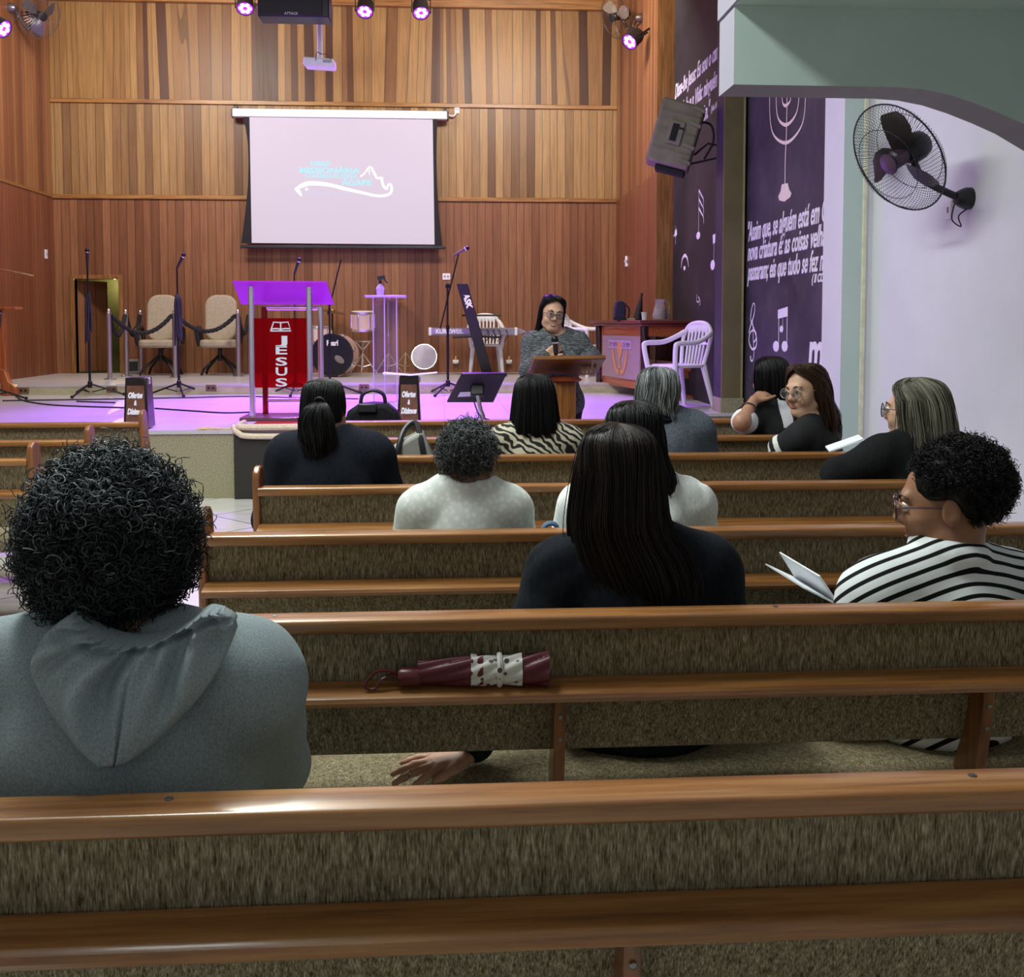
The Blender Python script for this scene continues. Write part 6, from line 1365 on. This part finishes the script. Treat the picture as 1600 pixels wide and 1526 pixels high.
mb = MB(); mb.tube([wr+VV((0.012, math.cos(a)*0.027, math.sin(a)*0.020)) for a in [2*PI*k/20 for k in range(20)]], 0.0016, 6, closed=True); obj('bracelet', mb, 'chrome', p.o)

# P12: striped jersey, short afro, glasses
M_['striped'] = stripes('striped_jersey', '#dfe3e3', '#101013', 0.36)
Y = PEWY['E']+0.31; x = at(1470, 900, Y=Y).x
p = Person('person with short black curly hair in a black and white striped jersey', (x, Y), rad(12), 'skin_brown'); P12 = p
hd = p.px(1478, 785, Y+0.01); shz = p.px(1380, 893, Y).z+0.005
def pat12(V_, s):
    dx = V_[:, 0]-s.nb.x; out = ((s.sh-0.28*np.sqrt(dx*dx+0.004)-V_[:, 2])+0.75*(s.nb.y-V_[:, 1]))*28.0
    for sd in 'LR':
        sp, el, wr = [np.array(q) for q in s.wr[sd]]; d = (el-sp)/np.linalg.norm(el-sp); al = (V_-sp) @ d; di = np.linalg.norm(V_-sp-al[:, None]*d, axis=1); m = (al > 0.12) & (di < 0.10) & (np.abs(V_[:, 0]-s.nb.x) > s.sw-0.01)
        out = np.where(m, al*30, out)
    return out+0.35
p.build(hd, (rad(-6), 0, rad(52)), 1.05, sh=shz, sw=0.195, f=1.15, h=0.005, extra_top=[c_((hd.x*0.5+0.060*math.cos(q), hd.y*0.5-0.02+0.060*math.sin(q), shz+0.052+0.012*math.sin(q)), (hd.x*0.5+0.060*math.cos(q+0.6), hd.y*0.5-0.02+0.060*math.sin(q+0.6), shz+0.052+0.012*math.sin(q+0.6)), 0.016, None, 0.02) for q in [0.6*k for k in range(11)]], neckz=0.09, neckr=0.052, top='striped', top_k={'name': 'jersey'}, disp=0.003, dscale=7, pat=pat12, hips=0.20, thick=1.05)
p.curly('hair', 'hair_black', (0, -0.036, 0.047), (0.101, 0.108, 0.100), n=3400, curl=0.0045, length=0.022, turns=2.2, tr=0.0011, seed=8, K=12, bottom=-0.85, front=0.66, out=0.6, base_in=0.98, lum=(0.1, 0.9), bnoise=0.006, mask=lambda U: (U[:, 2] < -0.02) & (U[:, 1] > -0.12), cut=[((sx*0.085, 0.015, -0.045), (0.06, 0.062, 0.062)) for sx in (-1, 1)])
p.face(); p.glasses(plain('dark_red_frame', '#4a1f22', 0.3), 0.029, 0.022, 0.0022, lab='dark red framed glasses')
L = at(1275, 925, Y=Y+0.22); t = thing('booklet', 'open white booklet held by the striped jersey person', 'booklet', L)
obj('cover', MB().loft([[(0.0, y, 0.0), (-0.11, y, 0.055), (-0.11, y, 0.059), (0, y, 0.006)] for y in (-0.08, 0.08)]), 'paper', t, smooth=False)
obj('page', MB().loft([[(0.0, y, 0.0), (-0.07, y, 0.085), (-0.067, y, 0.087), (0.006, y, 0.004)] for y in (-0.08, 0.08)]), 'paper', t, smooth=False)
t.rotation_euler = (rad(10), 0, rad(20))

# P3: short grey hair, white top
M_['whitetop'] = (lambda t: t.set(color=t.ramp(t.n('ShaderNodeTexVoronoi', {'Vector': t.coord('Object', (55, 55, 55)), 'Scale': 1.0}).outputs[0], [(0.2, '#d9dcd6'), (0.6, '#c6cac4')]), rough=0.85))(NT('white_pattern_top'))
Y = PEWY['D']+0.29; x = at(722, 800, Y=Y).x
p = Person('person with short grey curly hair in a white patterned top', (x, Y), 0, 'skin_brown')
hd = p.px(733, 715, Y+0.02); shz = p.px(680, 777, Y).z+0.015
p.build(hd, (0, 0, rad(-18)), 0.98, sh=shz, sw=0.142, f=0.88, h=0.007, top='whitetop', top_k={'name': 'blouse'}, disp=0.003, hips=0.165)
p.curly('hair', 'hair_grey', (0, -0.022, 0.032), (0.086, 0.102, 0.094), n=2600, curl=0.006, length=0.030, turns=1.0, tr=0.0013, seed=11, K=10, bottom=-0.85, front=0.55, out=0.15, base_in=0.98, lum=(0.02, 0.32), grey=lambda U, rs: 0.7+rs.uniform(0, 1.1, len(U))*(np.abs(U[:, 0]) > 0.6)+0.3*(U[:, 2] > 0.5))
# P4: dark bun, white hoodie
M_['whitehoodie'] = cloth('white_hoodie', '#cfd3d0', '#e2e5e1', 150, 0.95, 0.2)
Y = PEWY['D']+0.31; x = at(995, 800, Y=Y).x
p = Person('person with dark gathered hair in a white hoodie, behind the long dark hair', (x, Y), 0, 'skin_mid')
hd = p.px(990, 690, Y+0.03); shz = p.px(1075, 765, Y).z; n0 = VV((0.0, -0.02, shz))
p.build(hd, (0, 0, 0), 1.02, sh=shz, sw=0.175, f=1.08, h=0.007, top='whitehoodie', top_k={'name': 'hoodie'}, disp=0.005, hips=0.19, extra_top=[c_((sx*0.085, -0.02, shz+0.02), (sx*0.065, -0.10, shz-0.09), 0.035, 0.04, 0.03) for sx in (-1, 1)]+[c_((-0.06, -0.11, shz-0.09), (0.06, -0.11, shz-0.09), 0.035, None, 0.03)], detail=False)
p.straight('hair', 'hair_black', [(0.131, 0.0, -0.01, 0.002, 0.002), (0.123, 0.0, -0.012, 0.048, 0.055), (0.095, 0.0, -0.014, 0.080, 0.095), (0.03, 0, -0.015, 0.09, 0.108), (-0.03, 0.005, -0.03, 0.09, 0.10), (-0.07, 0.02, -0.07, 0.075, 0.07), (-0.12, 0.045, -0.085, 0.065, 0.05), (-0.18, 0.05, -0.085, 0.045, 0.04)], n=1800, K=16, tr=0.0016, jit=0.006, open_=70, seed=15, lum=(0.1, 1.0), wave=0.006, waves=2, clump=30)
L = at(862, 814, Y=PEWY['D']+0.17); L.z = 0.845
# P5: navy shirt, ponytail
M_['navyshirt'] = cloth('navy_shirt', '#0a0d15', '#131823', 150, 0.9, 0.15)
Y = PEWY['C']+0.30; x = at(522, 730, Y=Y).x
p = Person('broad person with a black ponytail in a navy shirt', (x, Y), 0, 'skin_mid')
hd = p.px(507, 642, Y+0.04); shz = p.px(585, 685, Y).z-0.015
p.build(hd, (0, 0, rad(-17)), 1.0, sh=shz, sw=0.168, f=1.17, h=0.0075, top='navyshirt', top_k={'name': 'shirt'}, disp=0.004, dscale=7, hips=0.215, thick=1.05)
p.straight('hair', 'hair_black', [(0.130, 0.0, -0.01, 0.002, 0.002), (0.121, 0.0, -0.012, 0.048, 0.055), (0.095, 0.0, -0.014, 0.076, 0.092), (0.03, 0, -0.015, 0.086, 0.105), (-0.02, 0.0, -0.025, 0.084, 0.098), (-0.05, 0.0, -0.045, 0.06, 0.07), (-0.06, 0.0, -0.06, 0.02, 0.03)], n=900, K=12, tr=0.0017, jit=0.003, open_=62, seed=21, lum=(0.1, 0.8), end_jit=0.02)
hb_ = p.straight('ponytail', 'hair_black', [(0.045, 0.03, -0.10, 0.012, 0.012), (0.03, 0.03, -0.13, 0.042, 0.03), (-0.02, 0.028, -0.14, 0.064, 0.045), (-0.08, 0.028, -0.135, 0.064, 0.045), (-0.13, 0.03, -0.125, 0.045, 0.036), (-0.18, 0.03, -0.12, 0.018, 0.02)], n=1100, K=14, tr=0.0017, jit=0.008, open_=0, seed=22, lum=(0.1, 0.9), wave=0.006, waves=2.5, clump=26)
mb = MB(); mb.M = p.Mh; mb.tube([(0.03+0.020*math.cos(a), -0.108-0.02*math.sin(a)*0.6, 0.045+0.018*math.sin(a)) for a in [2*PI*k/14 for k in range(14)]], 0.004, 6, closed=True); obj('hair_tie', mb, plain('brown_tie', '#3a2a26', 0.6), p.o)
# P6: ash long hair, black top, glasses
M_['blacktop'] = cloth('black_top', '#0d0e10', '#17181a', 150, 0.9, 0.15)
Y = PEWY['C']+0.31; x = at(1440, 720, Y=Y).x
p = Person('person with long ash blonde hair in a black top at the right', (x, Y), rad(10), 'skin_light')
hd = p.px(1428, 640, Y+0.03); shz = p.px(1350, 690, Y).z-0.01
p.build(hd, (0, 0, rad(40)), 1.06, sh=shz, sw=0.19, f=1.2, h=0.0075, top='blacktop', top_k={'name': 'sweater'}, disp=0.004, hips=0.22, arms={'L': (p.px(1312, 742, Y+0.02), p.px(1318, 740, Y+0.22))})
p.straight('hair', 'hair_ash', [(0.125, 0.0, -0.005, 0.002, 0.002), (0.118, 0.0, -0.01, 0.045, 0.05), (0.09, 0.0, -0.014, 0.082, 0.098), (0.03, 0, -0.018, 0.098, 0.118), (-0.04, 0.0, -0.025, 0.104, 0.118), (-0.11, 0.0, -0.035, 0.108, 0.112), (-0.17, 0.005, -0.05, 0.115, 0.10), (-0.23, 0.01, -0.06, 0.10, 0.085)], n=2200, K=18, tr=0.0017, jit=0.010, open_=58, seed=31, lum=(0.05, 1.0), wave=0.008, waves=1.5, clump=34, end_jit=0.1,
           hl=lambda u, sh, rs: np.clip(sh*(0.75+0.5*np.sin(u*40)**2), 0, 1))
p.face(); p.glasses('black', 0.027, 0.024, 0.0018, lab='round black glasses')
L = at(1312, 703, Y=Y+0.20); t = thing('booklet', 'white open booklet at the left elbow of the black top person', 'booklet', L); obj('cover', MB().loft([[(-0.05, y, 0.0), (0.09, y, 0.05), (0.09, y, 0.056), (-0.05, y, 0.006)] for y in (-0.09, 0.09)]), 'paper', t, smooth=False); obj('page', MB().loft([[(-0.045, y, 0.006), (0.085, y, 0.057), (0.085, y, 0.060), (-0.045, y, 0.009)] for y in (-0.08, 0.08)]), 'paper', t, smooth=False); t.rotation_euler = (0, 0, rad(-15))
# P7: black bob, zebra print
t = NT('zebra_print'); co = t.coord('Object', (1, 1, 1)); wv = t.n('ShaderNodeTexWave', {'Vector': co, 'Scale': 13.0, 'Distortion': 6.0, 'Detail': 1.0, 'Detail Scale': 1.6}, bands_direction='DIAGONAL').outputs[1]
M_['zebra'] = t.set(color=t.ramp(wv, [(0.46, '#131214'), (0.52, '#b9b09a')]), rough=0.85)
Y = PEWY['B']+0.29; x = at(838, 690, Y=Y).x
p = Person('person with a straight black bob in a black and beige zebra print top', (x, Y), 0, 'skin_mid')
hd = p.px(834, 626, Y+0.02); shz = p.px(790, 676, Y).z+0.01
p.build(hd, (0, 0, 0), 1.03, sh=shz, sw=0.165, f=0.98, h=0.0085, top='zebra', top_k={'name': 'blouse'}, disp=0.003, detail=False)
p.straight('hair', 'hair_black', [(0.125, 0.0, -0.005, 0.002, 0.002), (0.12, 0.0, -0.01, 0.05, 0.05), (0.09, 0.0, -0.014, 0.085, 0.095), (0.03, 0, -0.015, 0.098, 0.11), (-0.04, 0.0, -0.02, 0.106, 0.112), (-0.10, 0.0, -0.025, 0.112, 0.11), (-0.145, 0.0, -0.03, 0.115, 0.105)], n=1700, K=14, tr=0.0018, jit=0.004, open_=58, seed=41, lum=(0.05, 0.8), end_jit=0.03, clump=40)
# P8: grey hair, grey sweater
M_['greysweater'] = cloth('grey_sweater', '#4d535d', '#666d78', 150, 0.95, 0.2)
Y = PEWY['B']+0.31; x = at(1040, 690, Y=Y).x
p = Person('person with wavy grey hair in a grey sweater', (x, Y), 0, 'skin_mid')
hd = p.px(1026, 615, Y+0.02); shz = p.px(1070, 655, Y).z
p.build(hd, (0, rad(4), rad(-5)), 1.0, sh=shz, sw=0.175, f=1.12, h=0.0085, top='greysweater', top_k={'name': 'sweater'}, disp=0.003, hips=0.20, detail=False)
p.straight('hair', 'hair_grey', [(0.131, 0.0, -0.01, 0.002, 0.002), (0.123, 0.0, -0.012, 0.05, 0.055), (0.095, 0.0, -0.014, 0.086, 0.098), (0.03, 0, -0.018, 0.098, 0.112), (-0.03, 0.0, -0.025, 0.095, 0.104), (-0.07, 0.005, -0.03, 0.080, 0.090), (-0.095, 0.01, -0.03, 0.066, 0.078)], n=1500, K=14, tr=0.002, jit=0.010, open_=62, seed=51, lum=(0.05, 1.0), wave=0.008, waves=2, end_jit=0.06, clump=30)
mb = MB(); mb.M = p.Mh; mb.tube([(0.088*math.cos(a), -0.028+0.092*math.sin(a), -0.128-0.012*math.sin(a)) for a in [2*PI*k/24 for k in range(24)]], 0.020, 8, closed=True); obj('scarf', mb, 'navyshirt', p.o, label='dark collar round the neck')
# P9: black bob, black and white top, hand behind the neck
t = NT('black_white_top'); a = t.n('ShaderNodeAttribute', attribute_name='pat').outputs['Fac']; M_['bw'] = t.set(color=t.ramp(a, [(0.49, '#0b0c0f'), (0.51, '#d9dadc')]), rough=0.85)
Y = PEWY['2']+0.32; x = at(1215, 660, Y=Y).x
p = Person('person in a black and white top resting one hand behind the neck', (x, Y), rad(14), 'skin_mid')
hd = p.px(1203, 592, Y+0.06); shz = p.px(1230, 638, Y).z
el = p.px(1159, 668, PEWY['2']+0.10); el.z = max(el.z, 0.87); wr = p.px(1178, 625, Y-0.10)
wd = (p.px(1205, 606, Y-0.02)-wr)
def pat9(V_, s):
    sp, el, wr = [np.array(q) for q in s.wr['L']]; d = (el-sp)/np.linalg.norm(el-sp); al = ((V_-sp) @ d)/np.linalg.norm(el-sp); dx = V_[:, 0]-s.nb.x
    return np.where(((dx > -0.03) & (V_[:, 2] > s.sh-0.10+0.12*np.abs(dx))) | ((al > 0.60) & (dx < -0.12)), 1.0, 0.0)
p.build(hd, (0, 0, rad(8)), 1.0, sh=shz, sw=0.165, f=1.05, h=0.0075, arms={'L': (el, wr)}, hands=hand_prims(wr, wd, (-0.6, -0.6, 0.5), 0.95, 1, curl=(22, 25, 20), spread=5), top='bw', top_k={'name': 'blouse'}, sleeve=0.36, disp=0.002, pat=pat9)
p.straight('hair', 'hair_black', [(0.131, 0.0, -0.01, 0.002, 0.002), (0.122, 0.0, -0.01, 0.05, 0.055), (0.095, 0.0, -0.012, 0.082, 0.095), (0.03, 0, -0.015, 0.094, 0.112), (-0.04, 0.0, -0.02, 0.094, 0.108), (-0.09, 0.0, -0.025, 0.085, 0.095), (-0.125, 0.0, -0.03, 0.07, 0.08)], n=1400, K=14, tr=0.0018, jit=0.004, open_=64, seed=61, lum=(0.05, 1.0), end_jit=0.03, clump=40)
p.glasses('black', 0.026, 0.021, 0.0014)
mb = MB(); ax_ = (wr-el).normalized(); q0 = el.lerp(wr, 0.62); u_ = ax_.orthogonal().normalized(); v_ = ax_.cross(u_); mb.tube([q0+(u_*math.cos(b)+v_*math.sin(b))*0.040 for b in [2*PI*k/20 for k in range(20)]], 0.004, 6, closed=True); obj('bracelet', mb, plain('brown_beads', '#3a2016', 0.5), p.o)
# P10: brown hair, glasses, turned round
t = NT('black_knit'); a = t.n('ShaderNodeAttribute', attribute_name='pat').outputs['Fac']; M_['knit'] = t.set(color=t.ramp(a, [(0.49, '#08090d'), (0.51, '#d2d4cc')]), rough=0.9)
Y = PEWY['B']+0.34; x = at(1272, 690, Y=Y).x
p = Person('person with brown hair and clear glasses looking back over the shoulder', (x, Y), rad(48), 'skin_light')
hd = p.px(1258, 610, Y); shz = p.px(1290, 662, Y).z-0.005
el = p.px(1222, 700, Y-0.06); wr = p.px(1218, 712, Y+0.16)
def pat10(V_, s):
    sp, el, wr = [np.array(q) for q in s.wr['L']]; d = (el-sp)/np.linalg.norm(el-sp); al = (V_-sp) @ d; di = np.linalg.norm(V_-sp-al[:, None]*d, axis=1)
    return np.where((di < 0.088) & ((np.abs(al-0.095) < 0.013) | (np.abs(al-0.150) < 0.013) | (np.abs(al-0.205) < 0.013)), 1.0, 0.0)
p.build(hd, (rad(-3), rad(4), rad(72)), 1.02, sh=shz, sw=0.16, f=1.0, h=0.005, arms={'L': (el, wr)}, top='knit', top_k={'name': 'sweater'}, disp=0.003, pat=pat10)
p.straight('hair', 'hair_brown', [(0.132, 0.0, 0.0, 0.002, 0.002), (0.124, 0.0, -0.004, 0.05, 0.062), (0.098, 0.0, -0.008, 0.080, 0.098), (0.035, 0, -0.015, 0.094, 0.108), (-0.03, 0.0, -0.025, 0.098, 0.105), (-0.09, 0.0, -0.035, 0.102, 0.10), (-0.15, 0.0, -0.045, 0.110, 0.095), (-0.20, 0.0, -0.05, 0.105, 0.09)], n=1900, K=16, tr=0.0016, jit=0.009, open_=66, t_open=(0.24, 0.42), seed=71, lum=(0.0, 0.9), wave=0.008, waves=1.8, end_jit=0.08, clump=30)
p.face(); p.glasses(plain('clear_frame', '#a89888', 0.2), 0.027, 0.021, 0.0012, lab='pale clear framed glasses')

# the speaking person
t = NT('heather_knit'); n = t.noise(t.coord('Object', (40, 40, 190)), 1.0, 4, 0.7); M_['heather'] = t.set(color=t.ramp(n, [(0.36, '#1b1d20'), (0.5, '#44474b'), (0.66, '#7c7f82')]), rough=0.9)
Y = 7.45; x = at(870, 600, Y=Y).x
p = Person('standing person with glasses speaking into a microphone behind the lectern', (x, Y), PI, 'skin_light', None); SP = p
hd = p.px(863, 490, Y-0.02); shz = p.px(845, 524, Y).z; 
el = p.px(826, 578, Y-0.02); wr = p.px(853, 553, Y-0.20); el2 = p.px(926, 560, Y-0.02); wr2 = p.px(918, 566, Y-0.24)
mic0 = p.px(870, 571, Y-0.215); mic1 = p.px(866.5, 524, Y-0.225)
wd = p.px(872, 543, Y-0.215)-wr
p.build(hd, (rad(-4), rad(-7), rad(6)), 1.03, sh=shz, sw=0.165, f=1.06, stand=True, h=0.006, arms={'R': (el, wr), 'L': (el2, wr2)}, hands=hand_prims(wr, wd, (-0.35, 0.75, 0.1), 0.95, 1, curl=(48, 60, 45), spread=3, thumb=(30, 40))+hand_prims(wr2, (0.25, 1, -0.2), (0, 0, 1), 0.92, -1), top='heather', top_k={'name': 'sweater'}, disp=0.003, bust=0.01, hips=0.18)
p.straight('hair', 'hair_black', [(0.132, 0.01, 0.0, 0.002, 0.002), (0.124, 0.008, -0.002, 0.05, 0.062), (0.098, 0.0, -0.005, 0.080, 0.098), (0.035, 0, -0.012, 0.092, 0.10), (-0.03, 0.0, -0.02, 0.092, 0.092), (-0.09, 0.0, -0.02, 0.094, 0.085), (-0.15, 0.0, -0.015, 0.10, 0.080), (-0.19, 0.0, -0.005, 0.095, 0.075)], n=1300, K=16, tr=0.0018, jit=0.004, open_=64, t_open=(0.24, 0.40), seed=81, lum=(0.05, 0.9), end_jit=0.04, clump=30)
p.face(mouth=0.007); p.glasses('black', 0.028, 0.021, 0.0018, lab='dark framed glasses')
mw0, mw1 = p.M @ mic0, p.M @ mic1; d = (mw1-mw0).normalized(); t = microphone('black hand microphone held by the speaking person', mw0, d); t['group'] = 'microphones'

# things lying about the pews
L = VV((at(745, 1050, Y=PEWY['E']-0.005).x, PEWY['E']-0.006, 0)); sh_ = 0.668
a, b = at(622, 1052, Y=L.y-0.01).x-L.x, at(858, 1040, Y=L.y-0.01).x-L.x
L.z = sh_+0.032; t = thing('folded_umbrella', 'folded dark red umbrella with a white band lying on the book shelf', 'umbrella', L)
M_['maroon'] = plain('maroon_nylon', '#5a1626', 0.45, 0.12, 60); M_['maroon2'] = plain('maroon_handle', '#57141d', 0.35)
def pleat(x0, x1, r0, r1, nl, ph, n=24, zoff=0.0, amp=0.22):
    rings = []
    for i in range(n+1):
        u = i/n; x = x0+(x1-x0)*u; r = r0+(r1-r0)*u; ring = []
        for k in range(48):
            th = 2*PI*k/48; q = 1+amp*(abs(math.sin(nl*(th+ph*u)*0.5))-0.5); yy = r*q*math.cos(th)*0.72; zz_ = r*q*math.sin(th); ring.append((x, yy, max(zz_+zoff, -0.029)))
        rings.append(ring)
    return rings
w = b-a
obj('handle', MB().lathe([(0, 0), (0.017, 0), (0.0195, 0.006), (0.0195, 0.040), (0.017, 0.046), (0, 0.046)], 24, (a, 0, -0.009), (0, PI/2, 0)), 'maroon2', t)
obj('canopy', MB().loft(pleat(a+0.04, a+w*0.56, 0.022, 0.031, 7, 1.2)), 'maroon', t, auto=60)
obj('canopy', MB().loft(pleat(a+w*0.80, b, 0.027, 0.036, 7, 0.8)), 'maroon', t, auto=60)
tt = NT('spotted_nylon'); vo = tt.n('ShaderNodeTexVoronoi', {'Vector': tt.coord(), 'Scale': 55.0, 'Randomness': 0.6}).outputs[0]
M_['spots'] = tt.set(color=tt.ramp(vo, [(0.27, '#4a4046'), (0.31, '#d3d0c8')]), rough=0.6)
obj('band', MB().loft(pleat(a+w*0.48, a+w*0.66, 0.032, 0.027, 7, 1.0, 10)+pleat(a+w*0.67, a+w*0.82, 0.027, 0.032, 7, 0.8, 10)), 'spots', t, auto=60, label='white band with dark spots')
obj('strap', MB().tube([(a+w*0.67, 0.023*math.cos(q), 0.0015+0.031*math.sin(q)) for q in [2*PI*k/24 for k in range(24)]], 0.006, 6, closed=True), 'spots', t)
obj('wrist_loop', MB().tube(bez([(a, 0, -0.005), (a-0.02, -0.004, 0.006), (a-0.045, -0.006, 0.004), (a-0.066, -0.01, -0.018), (a-0.060, -0.012, -0.028), (a-0.045, -0.012, -0.027), (a-0.035, -0.01, -0.012), (a-0.015, -0.002, -0.004), (a, 0.0, -0.01)], 5), 0.0034, 6), 'maroon2', t)
# black backpack on the front pew
Yb = PEWY['1']+0.30; L = VV((at(583, 650, Y=Yb).x, Yb, 0.445)); t = thing('backpack', 'black backpack with an arched handle standing on the front pew', 'backpack', L)
M_['blackcloth'] = cloth('black_nylon', '#0e0e11', '#1b1b20', 90, 0.7)
w2 = (at(628, 650, Y=Yb).x-at(541, 650, Y=Yb).x)/2; zt = at(583, 628, Y=Yb).z-L.z
obj('body', MB().prism([(-w2, 0), (w2, 0), (w2*1.02, zt*0.72), (w2*0.92, zt*0.86), (w2*0.55, zt*0.98), (0, zt), (-w2*0.5, zt*0.98), (-w2*0.88, zt*0.88), (-w2*1.02, zt*0.72)], 1, -0.08, 0.09), 'blackcloth', t, bevel=0.03, seg=3)
obj('front_flap', MB().prism([(-w2*0.95, 0.02), (w2*0.95, 0.02), (w2*0.98, zt*0.66), (w2*0.86, zt*0.76), (-w2*0.86, zt*0.76), (-w2*0.98, zt*0.66)], 1, -0.13, -0.07), 'blackcloth', t, bevel=0.025, seg=3)
obj('handle', MB().tube(bez([(-w2*0.45, 0, zt*0.97), (-w2*0.36, 0, zt+0.05), (0, 0, zt+0.075), (w2*0.36, 0, zt+0.05), (w2*0.45, 0, zt*0.97)], 6), 0.012, 8), 'black', t)
obj('strap', MB().box((-0.03, -0.085, zt*0.93), (0.12, 0.03, 0.06)), 'black', t, bevel=0.01)
# grey handbag on the third pew
Yb = PEWY['B']+0.28; L = VV((at(640, 700, Y=Yb).x, Yb, 0.445)); t = thing('handbag', 'pale grey bag with a black strap on the pew left of the zebra print top', 'bag', L)
zt = at(640, 678, Y=Yb).z-L.z
obj('body', MB().prism([(-0.10, 0), (0.12, 0), (0.115, zt*0.75), (0.06, zt*1.05), (0.0, zt*0.98), (-0.085, zt*0.86), (-0.10, zt*0.6)], 1, -0.07, 0.07), plain('grey_bag', '#8f9088', 0.7, 0.1, 30), t, bevel=0.02, seg=3)
obj('strap', MB().tube(bez([(-0.07, -0.075, zt*0.4), (-0.05, -0.078, zt*0.85), (-0.02, -0.02, zt*1.06), (0.03, 0.0, zt*1.12), (0.06, -0.075, zt*0.9), (0.09, -0.078, zt*0.4)], 6), 0.014, 8, flat=None), 'black', t)
Yb = PEWY['D']+0.17; L = VV((at(862, 812, Y=Yb).x, Yb, HB-0.38)); t = thing('small_bag', 'small blue strap of a bag beside the white hoodie', 'bag', VV((L.x, Yb+0.05, 0.442)))
z0 = at(860, 834, Y=Yb+0.05).z-0.442
obj('pouch', MB().prism([(-0.05, 0), (0.05, 0), (0.055, z0*0.85), (-0.055, z0*0.85)], 1, -0.03, 0.03), plain('blue_cloth', '#4b6a88', 0.7), t, bevel=0.01); obj('strap', MB().tube(bez([(-0.03, 0, z0*0.8), (-0.02, 0, z0+0.02), (0.02, 0, z0+0.025), (0.03, 0, z0*0.8)], 5), 0.008, 6), plain('blue_strap', '#5f86a8', 0.5), t)
